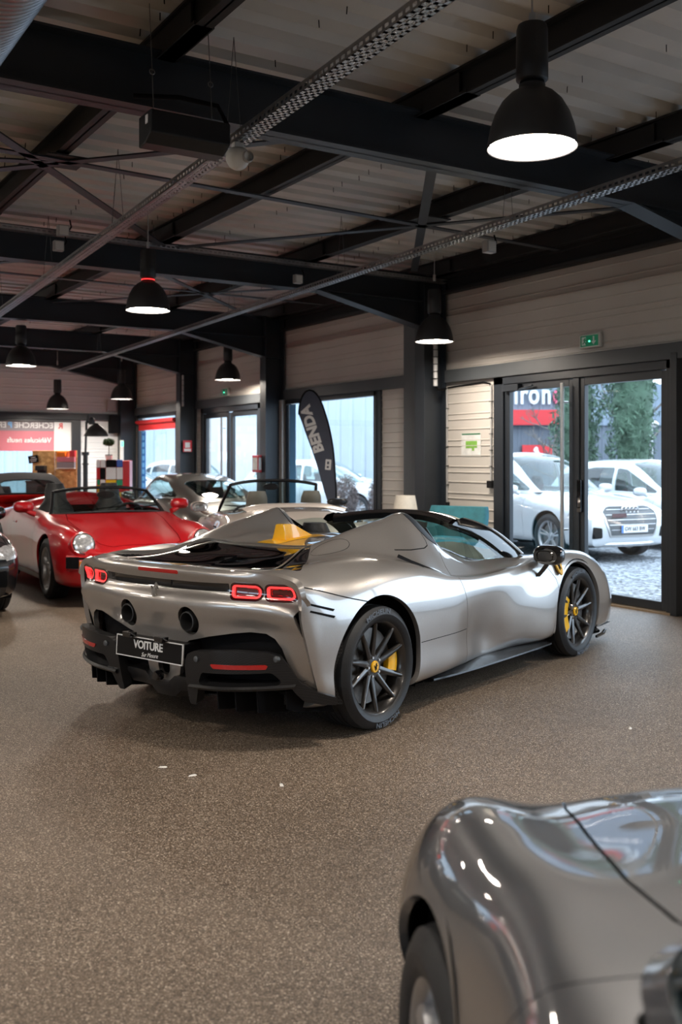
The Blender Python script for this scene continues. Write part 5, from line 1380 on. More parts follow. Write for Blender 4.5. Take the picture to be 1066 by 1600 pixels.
    # round headlamps
    for sgn in (-1, 1):
        c0 = Vector((2.985, sgn * .632 * grow, .605)) if style == 'classic' else Vector((2.93, sgn * .632 * grow, .545)); ax = Vector((.93, sgn * .05, .33)).normalized() if style == 'classic' else Vector((.85, sgn * .06, .45)).normalized()
        Mx = frame_matrix(tuple(c0), Vector((0, 1, 0)), ax.cross(Vector((0, 1, 0))))
        if (Mx @ Vector((0, 0, 1)) - c0).x < 0: Mx = frame_matrix(tuple(c0), Vector((0, -1, 0)), ax.cross(Vector((0, -1, 0))))
        m = MB(); dz = -.012 if style == 'round' else 0
        Mx = Mx @ Matrix.Translation((0, 0, dz)) if style == 'classic' else Mx @ Matrix.Translation((0, 0, -.035))
        m.lathe([(.130, -.10), (.128, .02), (.122, .036), (.110, .040), (.106, .028), (.106, -.10)], 40, Mx); hl = m.build('headlamp', paint, root, 45)
        Mx = Mx @ Matrix.Scale(1.12, 4)
        m = MB(); m.lathe([(.100, .030), (.099, .040), (.092, .041), (.088, .034)], 40, Mx); m.build('headlamp_ring', 'chrome', hl, 40)
        m = MB(); m.lathe([(.096, .026), (.085, .042), (.06, .052), (.03, .057), (.001, .058)], 40, Mx); m.build('headlamp_lens', 'lens', hl, 60)
    # glass house
    if roof in ('coupe', 'cloth'):
        T = [
         [(-.50, .50, .862), (-.50, .42, .866), (-.50, .33, .868), (-.50, .18, .872), (-.50, 0, .875)],
         [(-.2, .60, .895), (-.2, .54, .955), (-.2, .44, 1.0), (-.2, .22, 1.022), (-.2, 0, 1.028)],
         [(.2, .675, .905), (.2, .62, 1.03), (.2, .52, 1.115), (.2, .26, 1.155), (.2, 0, 1.165)],
         [(.6, .705, .90), (.6, .65, 1.07), (.6, .545, 1.195), (.6, .28, 1.245), (.6, 0, 1.257)],
         [(1.0, .705, .89), (1.0, .652, 1.075), (1.0, .55, 1.23), (1.0, .28, 1.285), (1.0, 0, 1.297)],
         [(1.3, .70, .885), (1.3, .645, 1.06), (1.3, .54, 1.205), (1.3, .28, 1.265), (1.3, 0, 1.278)],
         [(1.55, .69, .88), (1.55, .635, .99), (1.55, .53, 1.10), (1.55, .27, 1.165), (1.55, 0, 1.18)],
         [(1.8, .665, .855), (1.8, .61, .90), (1.8, .50, .955), (1.8, .26, 1.005), (1.8, 0, 1.02)],
         [(2.0, .60, .815), (1.99, .54, .83), (1.98, .42, .845), (1.97, .2, .862), (1.97, 0, .868)]]
        if style == 'round':
            T = [[(x - (.13 if x > 1.4 else .06 if x > 1.2 else 0), w_ * (.93 if x > 1.4 else .97), z_) for x, w_, z_ in q] for q in T]
        TG = section_grid(T, 120, 34, 3); TG[:, :, 1] *= grow
        gh = grid_mesh(TG)
        sw = [(.02, .945), (.20, 1.035), (.55, 1.165), (.95, 1.20), (1.24, 1.175), (1.50, 1.05), (1.72, .915), (1.66, .905), (.9, .915), (.3, .93)]
        V = gh[0]; fs = np.where(np.abs(V[:, 1]) > .46 * grow, sd_round(V[:, [0, 2]], sw, .02), -1.0)
        # restrict to the flank: below the gutter
        side = clip(gh, fs); gh = clip(gh, -fs)
        wsx = np.array([(1.385, 0), (1.36, .30), (1.30, .47), (1.50, .54), (1.76, .565), (1.88, .46), (1.95, .25), (1.96, 0)]); wsx[:, 1] *= grow
        if style == 'round': wsx = (wsx - [.12, 0]) * [1, .93]
        wsx = np.concatenate([wsx, (wsx * [1, -1])[-2:0:-1]])
        V = gh[0]; f = sd_round(V[:, :2], wsx, .03); wsg = clip(gh, f); gh = clip(gh, -f)
        rwx = np.array([(.30, 0), (.28, .36), (.18, .44), (-.28, .40), (-.40, .30), (-.42, 0)]); rwx[:, 1] *= grow; rwx = np.concatenate([rwx, (rwx * [1, -1])[-2:0:-1]])
        V = gh[0]; f = sd_round(V[:, :2], rwx, .04); rwg = clip(gh, f); gh = clip(gh, -f)
        ro = panel('roof', gh, 'cloth' if roof == 'cloth' else paint, root, .02)
        panel('windscreen', offset(wsg, -.004), 'carglass', root, 0); panel('rear_window', offset(rwg, -.004), 'carglass', root, 0)
        for sgn in (-1, 1): panel('side_window', offset(clip(side, side[0][:, 1] * sgn), -.004), 'carglass', root, 0)
        sl = strip_on(wsg, lambda V: .016 - np.abs(sd_round(V[:, :2], wsx, .03)), None, 4, .004); panel('windscreen_gasket', sl, 'rubber', root, .004)
        sl = strip_on(gh, lambda V: (.050 if style == 'round' else .020) - np.abs(sd_round(V[:, :2], wsx, .03)), None, 4, .006); panel('windscreen_seal', sl, 'dull', root, .004)
    else:
        zt = 1.13 if roof == 'speedster' else 1.255
        xt = 1.52 if roof == 'speedster' else 1.40
        tt = np.linspace(-1, 1, 31)
        head = np.array([(xt + .06 - .14 * abs(t)**2.4, .545 * grow * t, zt - .05 * abs(t)**2.6) for t in tt])
        base = np.array([(1.97 - .22 * abs(t)**2.2, .645 * grow * t, .875 - .035 * abs(t)**2) for t in tt])
        wsg = ruled(head, base, 10)
        for i, s in enumerate(np.linspace(0, 1, 10)): wsg[i, :, 0] += .03 * math.sin(math.pi * s)
        m = MB(); m.grid(wsg); m.build('windscreen', 'carglass', root, 180)
        m = MB(); m.tube([tuple(p) for p in head], .020 if roof != 'speedster' else .017, 10)
        m.tube([tuple(p) for p in wsg[:, 0]], .020, 10); m.tube([tuple(p) for p in wsg[:, -1]], .020, 10)
        m.build('windscreen_frame', frame_mat, root, 60)
        m = MB(); m.tube([tuple(p) for p in base], .014, 8); m.build('windscreen_gasket', 'rubber', root, 60)
        m = MB(); c0 = head[15] + np.array([.06, 0, -.08]); m.lathe([(.001, -.02), (.10, -.018), (.105, 0), (.10, .02), (.001, .022)], 20, frame_matrix(tuple(c0), (0, 1, 0), (0, 0, 1)) @ Matrix.Scale(.42, 4, (0, 1, 0))); m.tube([tuple(c0 + np.array([.03, 0, 0])), tuple(head[15] + np.array([.03, 0, -.01]))], .008, 6); m.build('rear_view_mirror', 'black', root, 60)
        m = strip_on(body, lambda V: np.minimum(.014 - np.abs(V[:, 0] - 1.985 + .12 * V[:, 1]**2), .27 - np.abs(V[:, 1])), lambda V: V[:, 2] > .7, 5, .0015, .05); panel('cowl_vent', m, 'dull', root, 0)
        for sy in (-.25, .12):
            m = MB(); m.tube([(1.96, sy, .885), (1.90, sy + .05, .90), (1.86, sy + .42, .93)], .007, 6); m.build('wiper', 'dull', root, 60)
    if roof == 'speedster':
        m = MB(); G_ = []
        for x, zc, hw in ((-.38, .875, .44), (-.2, .915, .53), (0, .96, .60), (.25, 1.01, .655), (.45, 1.03, .675), (.60, 1.02, .675), (.64, .96, .665), (.65, .90, .66)):
            G_.append([(x, hw * grow * t, zc - .10 * abs(t)**4 + .020 * math.cos(t * 4.2) * (zc > .95)) for t in np.linspace(-1, 1, 25)])
        m.grid(surf(np.array(G_), 40, 40, 2), flip=True); m.build('tonneau_cover', paint, root, 60)
    if roof == 'cabrio':
        m = MB(); G_ = []
        for x, zc, hw in ((.0, .985, .55), (.03, 1.01, .58), (.08, 1.025, .61), (.17, 1.02, .62), (.24, .985, .62)):
            G_.append([(x, hw * grow * t, zc - .06 * abs(t)**4) for t in np.linspace(-1, 1, 25)])
        m.grid(surf(np.array(G_), 24, 36, 2), flip=True); m.build('folded_top_cover', paint if paint == 'cream' else 'cloth', root, 60)
        m = MB(); m.tube([(.25 + .0 * t, .62 * grow * t, .995 - .05 * abs(t)**4) for t in np.linspace(-1, 1, 21)], .016, 8); m.build('cover_edge_trim', 'black', root, 60)
        m = MB(); m.lathe([(.001, -.04), (.055, -.035), (.07, .0), (.055, .035), (.001, .04)], 18, Matrix.Translation((.10, -.50 * grow, 1.035)) @ Matrix.Scale(1.8, 4, (0, 1, 0))); m.build('hood_hinge_cap', 'black', root, 60)
    if tail:
        m = MB(); G_ = []
        for x, z, hw in ((-.42, .88, .52), (-.60, .90, .56), (-.80, .945, .62), (-.98, .99, .66), (-1.03, 1.0, .66), (-1.02, .97, .65), (-.80, .90, .6), (-.62, .85, .55)):
            G_.append([(x, hw * t, z - .015 * abs(t)**4) for t in np.linspace(-1, 1, 25)])
        m.grid(G_, flip=True); so = m.build('rear_spoiler', paint, root, 60)
        for k in range(4):
            m = MB(); x = -.55 - k * .085; z = .905 + k * .014; m.grid([[(x + dx, .42 * t, z + .008 + dx * -.16) for t in np.linspace(-1, 1, 5)] for dx in (0, -.042)], flip=True); m.build('spoiler_grille', 'dull', so)
        m = MB(); m.tube([(-1.035 + .02 * abs(t)**3, .66 * t, .995 - .015 * abs(t)**4) for t in np.linspace(-1, 1, 21)], .016, 8); m.build('spoiler_lip', 'dull', so, 60)
    # cabin
    m = MB(); m.grid([[(x, y * grow, z) for y in np.linspace(-.60, .60, 7)] for x, z in ((-.1, .80), (.28, .72), (.40, .34), (1.7, .30), (1.9, .60))], flip=True); m.build('cabin_tub', 'dull', root, 60)
    m = MB(); m.grid([[(1.50 + a + .03 * math.cos(y * 5), y * grow, z - .05 * y * y) for y in np.linspace(-.62, .62, 15)] for a, z in ((.0, .62), (-.02, .76), (.05, .81), (.16, .84), (.24, .845))]); m.build('dashboard', 'leather', root, 180)
    for sgn in (-1, 1):
        seat(root, .78, .33 * sgn, .35 if roof not in ('speedster', 'cabrio') else .43, seat_mat, .98 if roof != 'speedster' else 1.0)
    wheel_ring(root, (1.38, .34, .78), (.85, 0, -.45), .18)
    for sgn in (-1, 1):
        mirror_unit(root, mirror_x or 1.62, sgn * .90 * grow, .93, sgn, paint, .95, ((mirror_x or 1.62) + .04, sgn * .78 * grow, .845))
    # floor pan, sills, wheel houses
    m = MB(); m.grid([[(x, y * grow, z) for y in (-.64, 0, .64)] for x, z in ((-.9, .26), (-.5, .18), (0, .16), (2.6, .16), (3.0, .19))]); m.build('floor_pan', 'dull', root)
    for sgn in (-1, 1):
        m = MB(); m.box(.36, 1.92, sgn * .70 * grow - .08, sgn * .70 * grow + .08, .15, .235); m.build('sill_cover', 'black' if paint != 'red' else 'greyplastic', root, bevel=.02)
        for cx, cz, r_ in ((0, .32, .40), (2.272, .315, .39)):
            l_ = MB(); l_.grid([[(cx + r_ * math.cos(a), sgn * y * grow, cz + r_ * math.sin(a)) for a in np.linspace(rad(-25), rad(205), 20)] for y in (.80, .68, .50)], flip=sgn < 0)
            l_.grid([[(cx + q * math.cos(a), sgn * .50, cz + q * math.sin(a)) for a in np.linspace(rad(-25), rad(205), 20)] for q in (.02, r_)])
            l_.build('wheel_liner', 'dull', root, 60)
    for x, wd_, r, yo in ((0, .24, .322, .855), (2.272, .21, .316, .832)):
        for sgn in (-1, 1):
            make_wheel(root, x, sgn * (yo * grow - wd_ / 2), sgn, r, wd_, .228, wheel_style, rim_mat, rim_mat, None, rad(8) if style == 'round' and x > 0 else 0.0, spin=.3, detail=hi)
    return root

def place(X, Y, cam_deg): 
    """rear-axle position from metres right/forward of the camera, heading from the viewing direction"""
    p = cam_xy(X, Y); return (p[0], p[1], 0.0), rad(90 - 32 - cam_deg)
l_, r_ = place(.965, -.43, 0.6)
build_coupe('grey metallic car in the near corner, only its wing, bonnet and wheel showing', 1.15, l_, r_, 'greypaint', 'round', 'coupe', grow=1.0, slats=False)
l_, r_ = place(-3.67, 13.36, 150)
build_coupe('bright red open-top car with round headlamps and a low black windscreen frame', None, l_, r_, 'red', 'classic', 'speedster', name='open_sports_car', slats=False).scale = (1.05, 1.05, 1.05)
l_, r_ = place(-.50, 11.2, -15)
build_coupe('pearl cream open-top car with black windscreen frame and slatted engine lid', None, l_, r_, 'cream', 'classic', 'cabrio', name='open_sports_car', hi=False, seat_mat='tan')
l_, r_ = place(-2.0, 15.75, -30)
build_coupe('dark grey fixed-roof car parked behind the cream open-top car', None, l_, r_, 'darkgrey', 'classic', 'coupe', hi=False, slats=False)
l_, r_ = place(-5.14, 16.38, -24)
build_coupe('red car with black cloth roof seen from behind at the edge', None, l_, r_, 'darkred', 'classic', 'cloth', tail=True, hi=False, slats=False, name='soft_top_car')
# ------------------------------------------------------------------ modern cars (outside, and the black one at the left edge)
SUV = [
 [(-.80,.70,.34),(-.84,.80,.40),(-.88,.86,.55),(-.90,.875,.70),(-.89,.875,.82),(-.87,.86,.93),(-.84,.83,1.0),(-.82,.80,1.03),(-.80,.74,1.05),(-.80,.65,1.06),(-.80,.5,1.065),(-.80,.25,1.07),(-.80,0,1.07)],
 [(-.55,.74,.26),(-.55,.88,.30),(-.55,.92,.5),(-.55,.935,.68),(-.55,.93,.82),(-.55,.905,.94),(-.55,.87,1.015),(-.55,.83,1.045),(-.55,.78,1.06),(-.55,.68,1.07),(-.55,.5,1.08),(-.55,.25,1.08),(-.55,0,1.08)],
 [(0,.76,.24),(0,.89,.28),(0,.925,.46),(0,.945,.66),(0,.935,.82),(0,.91,.93),(0,.875,1.0),(0,.835,1.035),(0,.79,1.05),(0,.7,1.06),(0,.5,1.06),(0,.25,1.06),(0,0,1.06)],
 [(.6,.76,.24),(.6,.875,.27),(.6,.91,.45),(.6,.93,.65),(.6,.925,.81),(.6,.90,.915),(.6,.87,.98),(.6,.835,1.01),(.6,.79,1.025),(.6,.7,1.03),(.6,.5,1.03),(.6,.25,1.03),(.6,0,1.03)],
 [(1.6,.76,.24),(1.6,.875,.27),(1.6,.91,.45),(1.6,.93,.65),(1.6,.925,.80),(1.6,.90,.90),(1.6,.87,.965),(1.6,.83,.99),(1.6,.79,1.005),(1.6,.7,1.01),(1.6,.5,1.02),(1.6,.25,1.02),(1.6,0,1.02)],
 [(2.15,.76,.24),(2.15,.88,.27),(2.15,.915,.45),(2.15,.935,.64),(2.15,.928,.79),(2.15,.90,.89),(2.15,.86,.945),(2.15,.81,.97),(2.15,.75,.985),(2.15,.62,1.0),(2.15,.45,1.02),(2.15,.22,1.035),(2.15,0,1.04)],
 [(2.82,.76,.24),(2.82,.89,.28),(2.82,.925,.46),(2.82,.945,.66),(2.82,.93,.79),(2.82,.89,.87),(2.82,.835,.91),(2.82,.77,.935),(2.82,.70,.95),(2.82,.58,.965),(2.82,.42,.98),(2.82,.2,.995),(2.82,0,1.0)],
 [(3.25,.74,.22),(3.25,.88,.26),(3.25,.915,.42),(3.25,.93,.58),(3.25,.92,.70),(3.25,.88,.79),(3.25,.82,.835),(3.25,.75,.86),(3.25,.67,.88),(3.25,.55,.90),(3.25,.40,.92),(3.25,.2,.935),(3.25,0,.94)],
 [(3.46,.68,.22),(3.47,.81,.26),(3.49,.845,.40),(3.50,.86,.54),(3.50,.85,.64),(3.48,.82,.72),(3.46,.77,.77),(3.45,.70,.80),(3.45,.62,.825),(3.46,.50,.85),(3.47,.37,.87),(3.48,.18,.885),(3.48,0,.89)],
 [(3.57,.60,.23),(3.60,.70,.26),(3.62,.735,.39),(3.63,.75,.52),(3.62,.74,.62),(3.60,.71,.69),(3.57,.67,.735),(3.55,.61,.765),(3.54,.53,.79),(3.54,.43,.815),(3.54,.32,.835),(3.545,.16,.85),(3.545,0,.855)]]
NOSE = {}
def build_hatch(label, loc, rotz, paint, name='hatchback_car', kz=1.0, ky=1.0, front='grille', hi=False, group=None, cat='car', rim='rim_silver'):
    root = thing(name, label, cat, loc, rotz, group)
    K = np.array([1, ky, kz])
    G = section_grid(SUV, 150, 50, 4) * K
    body = grid_mesh(G)
    ar = .40 * min(kz, 1); az = .355 * min(kz, 1) if kz < 1 else .36
    def arch(V, g=0): return np.maximum(np.minimum(np.hypot(V[:, 0], V[:, 2] - az), np.hypot(V[:, 0] - 2.82, V[:, 2] - az)) - ar - g, .66 * ky - np.abs(V[:, 1]))
    body = clip(body, arch(body[0]))
    shell = offset(clip(grid_mesh(G[::3, ::3]), arch(G[::3, ::3].reshape(-1, 3), .02)), -.04)
    panel('inner_shell', shell, 'dull', root, 0)
    for x0, x1 in ((.15, 1.12), (1.14, 2.2)):
        for sgn in (-1, 1):
            pl = [(x0 + (.35 if x0 < 1 else 0), .30 * kz), (x1, .30 * kz), (x1, 1.2), (x0, 1.2), (x0 + .05, .75 * kz), (x0 + (.30 if x0 < 1 else 0), .6 * kz)]
            V = body[0]; f = np.minimum(sd_poly(V[:, [0, 2]], pl), sgn * V[:, 1] - .6 * ky); d = clip(body, f - .003); body = clip(body, -f - .003)
            do = panel('door', d, paint, root, .012)
            m = MB(); m.box(x0 + .12, x0 + .32, sgn * .925 * ky - .015, sgn * .925 * ky + .015, .80 * kz, .83 * kz); m.build('door_handle', paint, do, bevel=.008)
    bon = np.array([(2.2, 0), (2.2, .70), (2.9, .72), (3.35, .66), (3.52, .45), (3.54, 0)]); bon[:, 1] *= ky; bon = np.concatenate([bon, (bon * [1, -1])[-2:0:-1]])
    V = body[0]; f = np.where(V[:, 2] > .6 * kz, sd_round(V[:, :2], bon, .05), -1.0); h = clip(body, f - .003); body = clip(body, -f - .003)
    panel('bonnet', h, paint, root, .02)
    panel('body', body, paint, root, .02)
    fc = nose_cap(G, -1, .075, 61); fm = grid_mesh(fc, True); rc = nose_cap(G, 0, -.04); 
    fr = panel('front_bumper', fm, paint, root, 0, angle=80); panel('tailgate', grid_mesh(rc), paint, root, 0, angle=80)
    def patch(nm, poly, mat, lift, par=None, r=.02, sym=False):
        f = lambda V: sd_round(np.stack([np.abs(V[:, 1]) / ky if sym else V[:, 1] / ky, V[:, 2] / kz], 1), poly, r)
        mm = strip_on(fm, f, None, 3, lift, .15)
        return panel(nm, mm, mat, par or root, .01)
    gp = [(-.40, .845), (.40, .845), (.52, .76), (.50, .60), (.42, .40), (-.42, .40), (-.50, .60), (-.52, .76)] if front == 'grille' else [(-.5, .62), (.5, .62), (.45, .34), (-.45, .34)]
    gr = patch('grille', gp, 'steel_grey' if front == 'grille' and paint == 'white' else 'dull', .006)
    if front == 'grille':
        f = lambda V: .014 - np.abs(sd_round(np.stack([V[:, 1] / ky, V[:, 2] / kz], 1), gp, .02) + .006)
        panel('grille_surround', strip_on(fm, f, None, 4, .012, .06), 'brushed', gr, .006)
        for k in range(5 if hi else 4):
            z = .79 - k * .075; f = lambda V: np.minimum(.0055 - np.abs(V[:, 2] / kz - z), sd_round(np.stack([V[:, 1] / ky, V[:, 2] / kz], 1), gp, .02) - .03)
            panel('grille_bar', strip_on(fm, f, None, 4, .014, .05), 'galv', gr, .004)
    for sgn in (-1, 1):
        # side intakes and headlamps wrap the corner
        pi = [(sgn * .58, .52), (sgn * .73, .54), (sgn * .74, .36), (sgn * .56, .37)]
        patch('side_intake', pi if sgn < 0 else pi[::-1], 'dull', .005)
        hp = [(3.28, .70), (3.30, .79), (3.45, .79), (3.57, .755), (3.63, .70), (3.63, .64), (3.5, .655)]
        mm = strip_on(clip(body, body[0][:, 1] * sgn - .4), lambda V: sd_round(np.stack([V[:, 0], V[:, 2] / kz], 1), hp, .01), None, 3, .006, .1)
        panel('headlamp', mm, 'lens', root, .01)
        hp2 = [(.52, .665), (.75, .655), (.75, .735), (.56, .765)]
        f = lambda V: sd_round(np.stack([V[:, 1] * sgn / ky, V[:, 2] / kz], 1), hp2, .01)
        panel('headlamp_inner', strip_on(fm, f, None, 3, .006, .1), 'lens', root, .01)
    P_ = fc.reshape(-1, 3)
    NOSE[root.name] = lambda y, z: float(P_[np.argmin((P_[:, 1] - y)**2 + (P_[:, 2] - z)**2), 0])
    lip = MB(); lip.grid([[(3.66 + dx - .30 * abs(t)**3, t * .80 * ky, z * kz) for t in np.linspace(-1, 1, 25)] for dx, z in ((-.25, .235), (.02, .235), (.035, .27), (.02, .30), (-.08, .31))]); lip.build('skid_plate', 'galv' if paint == 'white' else 'gloss', root, 40)
    # glass house
    T = [[(-.78, .72, 1.05), (-.76, .66, 1.12), (-.72, .58, 1.18), (-.70, .3, 1.22), (-.70, 0, 1.23)],
         [(-.55, .775, 1.055), (-.52, .70, 1.28), (-.48, .60, 1.44), (-.46, .3, 1.53), (-.46, 0, 1.545)],
         [(0, .785, 1.045), (0, .725, 1.33), (0, .62, 1.53), (0, .32, 1.615), (0, 0, 1.63)],
         [(.8, .785, 1.02), (.8, .73, 1.34), (.8, .63, 1.565), (.8, .32, 1.65), (.8, 0, 1.665)],
         [(1.3, .785, 1.01), (1.3, .72, 1.32), (1.3, .62, 1.54), (1.3, .32, 1.63), (1.3, 0, 1.645)],
         [(1.65, .78, 1.005), (1.65, .71, 1.24), (1.65, .60, 1.42), (1.65, .31, 1.52), (1.65, 0, 1.54)],
         [(2.05, .765, .99), (2.05, .70, 1.10), (2.05, .58, 1.19), (2.05, .30, 1.28), (2.05, 0, 1.30)],
         [(2.45, .69, .975), (2.44, .60, .99), (2.42, .48, 1.01), (2.40, .25, 1.04), (2.40, 0, 1.05)]]
    TG = section_grid(T, 90, 30, 3) * K; gh = grid_mesh(TG)
    kk = lambda p: [(a, b * kz) for a, b in p]
    V = gh[0]; fs = np.where(np.abs(V[:, 1]) > .5 * ky, np.maximum(sd_round(V[:, [0, 2]], kk([(.02, 1.10), (.05, 1.42), (.5, 1.50), (1.05, 1.50), (1.05, 1.06)]), .02), sd_round(V[:, [0, 2]], kk([(1.12, 1.06), (1.12, 1.49), (1.35, 1.46), (1.75, 1.25), (2.12, 1.05)]), .02)), -1.0)
    fs = np.maximum(fs, np.where(np.abs(V[:, 1]) > .5 * ky, sd_round(V[:, [0, 2]], kk([(-.45, 1.14), (-.35, 1.36), (-.06, 1.40), (-.06, 1.11)]), .02), -1.0))
    side = clip(gh, fs); gh = clip(gh, -fs)
    wsx = np.array([(1.42, 0), (1.40, .40), (1.36, .54), (1.9, .60), (2.30, .63), (2.40, .45), (2.40, 0)]); wsx[:, 1] *= ky; wsx = np.concatenate([wsx, (wsx * [1, -1])[-2:0:-1]])
    f = sd_round(gh[0][:, :2], wsx, .04); wsg = clip(gh, f); gh = clip(gh, -f)
    f = np.where(gh[0][:, 0] < -.3, sd_poly(np.stack([gh[0][:, 1] / ky, gh[0][:, 2] / kz], 1), [(-.56, 1.16), (.56, 1.16), (.50, 1.46), (-.50, 1.46)]), -1.0); rwg = clip(gh, f); gh = clip(gh, -f)
    panel('roof', gh, paint, root, .02)
    panel('windscreen', offset(wsg, -.006), 'carglass', root, 0); panel('rear_window', offset(rwg, -.006), 'darkglass', root, 0)
    for sgn in (-1, 1): panel('side_window', offset(clip(side, side[0][:, 1] * sgn), -.006), 'carglass', root, 0)
    m = MB(); m.grid([[(x, y * ky, z * kz) for y in (-.72, 0, .72)] for x, z in ((-.6, 1.0), (-.2, .5), (1.9, .45), (2.1, .8), (2.3, .98))], flip=True); m.build('cabin_tub', 'dull', root)
    m = MB(); m.grid([[(1.75 + a, y * ky, z * kz) for y in np.linspace(-.72, .72, 7)] for a, z in ((0, .7), (.02, .95), (.2, 1.0), (.6, 1.02))]); m.build('dashboard', 'dull', root, 180)
    for sgn in (-1, 1): seat(root, 1.0, .38 * sgn, .52 * kz, 'leather', kz)
    wheel_ring(root, (1.62, .38, .92 * kz), (.85, 0, -.45), .18)
    for sgn in (-1, 1): mirror_unit(root, 2.0, sgn * .99 * ky, 1.06 * kz, sgn, paint, 1.1, (2.02, sgn * .86 * ky, 1.0 * kz))
    m = MB(); m.grid([[(x, y * ky, z) for y in (-.78, 0, .78)] for x, z in ((-.8, .35), (0, .22), (3.3, .22), (3.6, .24))]); m.build('floor_pan', 'dull', root)
    for sgn in (-1, 1):
        for cx in (0, 2.82):
            q_ = MB(); q_.grid([[(cx + ar * 1.06 * math.cos(a), sgn * y * ky, az + ar * 1.06 * math.sin(a)) for a in np.linspace(rad(-25), rad(205), 20)] for y in (.89, .75, .55)], flip=sgn < 0)
            q_.grid([[(cx + q * math.cos(a), sgn * .55 * ky, az + q * math.sin(a)) for a in np.linspace(rad(-25), rad(205), 20)] for q in (.02, ar * 1.06)]); q_.build('wheel_liner', 'dull', root, 60)
            make_wheel(root, cx, sgn * (.925 * ky - .12), sgn, az * .985, .235, az * .70, 'twin', rim, rim, None, 0.0, spin=.3, detail=False)
    return root

l_, r_ = place(2.72, 18.25, 153)
q5 = build_hatch('white off-roader facing the entrance with four interlocked rings on its grille', (l_[0], l_[1], -.02), r_, 'white', 'suv', 1.0, 1.0, 'grille', True)
for k in range(4):
    m = MB(); y = .112 - k * .075; m.tube([(NOSE[q5.name](y, .775) + .022, y + .056 * math.cos(a), .775 + .056 * math.sin(a)) for a in np.linspace(0, 2 * math.pi, 29)[:-1]], .009, 6, closed=True); m.build('ring_emblem', 'chrome', q5, 60)
Mx = frame_matrix((NOSE[q5.name](0, .50) + .012, 0, .50), (0, 1, 0), (0, 0, 1))
m = MB(); m.prism([(-.26, -.055), (.26, -.055), (.26, .055), (-.26, .055)], .012, Mx); npl = m.build('number_plate', 'whiteprint', q5, bevel=.003)
lettering('plate_lettering', 'GW 663 BW', .088, 'plateblack', Mx @ Matrix.Translation((0, 0, .0135)), npl, .002, xs=.85, bold=.001)
m = MB(); m.prism([(-.26, -.055), (-.225, -.055), (-.225, .055), (-.26, .055)], .0135, Mx); m.build('plate_band', 'blue', npl)
m = MB(); m.prism([(-.44, .235), (-.12, .235), (-.12, .175), (-.43, .175)], .012, frame_matrix((NOSE[q5.name](-.30, .70) + .008, 0, .50), (-.13, 1, 0), (0, 0, 1))); rb = m.build('grille_badge_panel', 'darklens', q5)
l_, r_ = place(5.05, 19.2, 153)
h2 = build_hatch('white family car standing behind the off-roader with the ringed grille', (l_[0], l_[1], -.02), r_, 'white', 'hatchback_car', .93, .95, 'plain')
for (X, Y, a, lab) in ((-1.6, 27.0, 120, 'pale parked car seen through the window beside the feather flag'), (-5.4, 31.6, 140, 'pale parked car seen through the glazed door behind the grey car'), (-1.6, 33.5, 115, 'pale parked car farthest out in the yard beyond the flag')):
    l_, r_ = place(X, Y, a); c = copy_tree(h2); c.location = (l_[0], l_[1], -.02); c.rotation_euler = (0, 0, r_); c['label'] = lab
l_, r_ = place(-7.4, 27.2, 82)
c = copy_tree(h2); c.location = (l_[0], l_[1], -.02); c.rotation_euler = (0, 0, r_); c['label'] = 'white car outside the far window with lettering on its dark side glass'
dk = MB(); dk.grid([[(x, -.80 + .0 * x, z) for x in (.1, 1.0, 1.9)] for z in (1.0, 1.38)]); 
for ch in list(c.children):
    if ch.name.startswith('side_window'): ch.material_slots[0].link = 'OBJECT'; ch.material_slots[0].material = MAT['darkglass']
lettering('side_lettering', 'Service', .26, 'whiteprint', frame_matrix((.75, -.775, 1.16), (1, 0, 0), (0, .25, 1)), c, .004, xs=-1.0, bold=.004)
m = MB(); m.prism([(1.36, 1.06), (1.62, 1.06), (1.58, 1.22), (1.44, 1.24)], .006, Matrix(((1, 0, 0, 0), (0, 0, 1, -.80), (0, 1, 0, 0), (0, 0, 0, 1)))); m.build('side_emblem', 'orange', c)
l_, r_ = place(-4.23 - .53 * 2.82 + .05, 9.92 + .848 * 2.82 - .25, 148)
bk = build_hatch('gloss black car whose front corner enters at the left edge', l_, r_, 'blackpaint', 'hatchback_car', .88, .98, 'grille')

# ------------------------------------------------------------------ outside
def cam_matrix(X, Y, z=0): 
    p = cam_xy(X, Y); return Matrix(((RT.x, -FW.x, 0, p[0]), (RT.y, -FW.y, 0, p[1]), (0, 0, 1, z), (0, 0, 0, 1)))   # local x right, y towards the camera, z up
def ribbed(mb, M, x0, x1, z0, z1, step=.25, d=.03, t=.3):
    x = x0
    V = []
    while x < x1 - 1e-6:
        V += [(x, 0), (x + step * .6, 0), (x + step * .7, d), (x + step * .9, d)]; x += step
    V.append((x1, 0)); P = []
    for a, b in V: P += [tuple(M @ Vector((a, b, z0))), tuple(M @ Vector((a, b, z1)))]
    mb.add(P, [(2 * i, 2 * i + 2, 2 * i + 3, 2 * i + 1) for i in range(len(V) - 1)])
    mb.box(x0, x1, -t, -.01, z0, z1, M)
YB = 33.0
Mb = cam_matrix(0, YB)
bt = thing('shop_building', 'grey-blue showroom building across the yard with red band and sign letters', 'building', (0, 0, 0))
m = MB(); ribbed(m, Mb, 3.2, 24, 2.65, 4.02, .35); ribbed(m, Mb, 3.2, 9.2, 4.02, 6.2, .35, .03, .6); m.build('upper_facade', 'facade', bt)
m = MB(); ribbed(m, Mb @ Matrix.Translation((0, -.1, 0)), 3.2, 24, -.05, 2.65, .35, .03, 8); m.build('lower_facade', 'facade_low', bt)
m = MB(); m.box(3.0, 7.75, .02, .22, 2.66, 3.16, Mb); m.build('red_band', 'facade_red', bt)
m = MB(); m.box(6.0, 7.0, .0, .12, 1.50, 2.0, Mb); rp = m.build('red_panel', 'facade_red', bt)
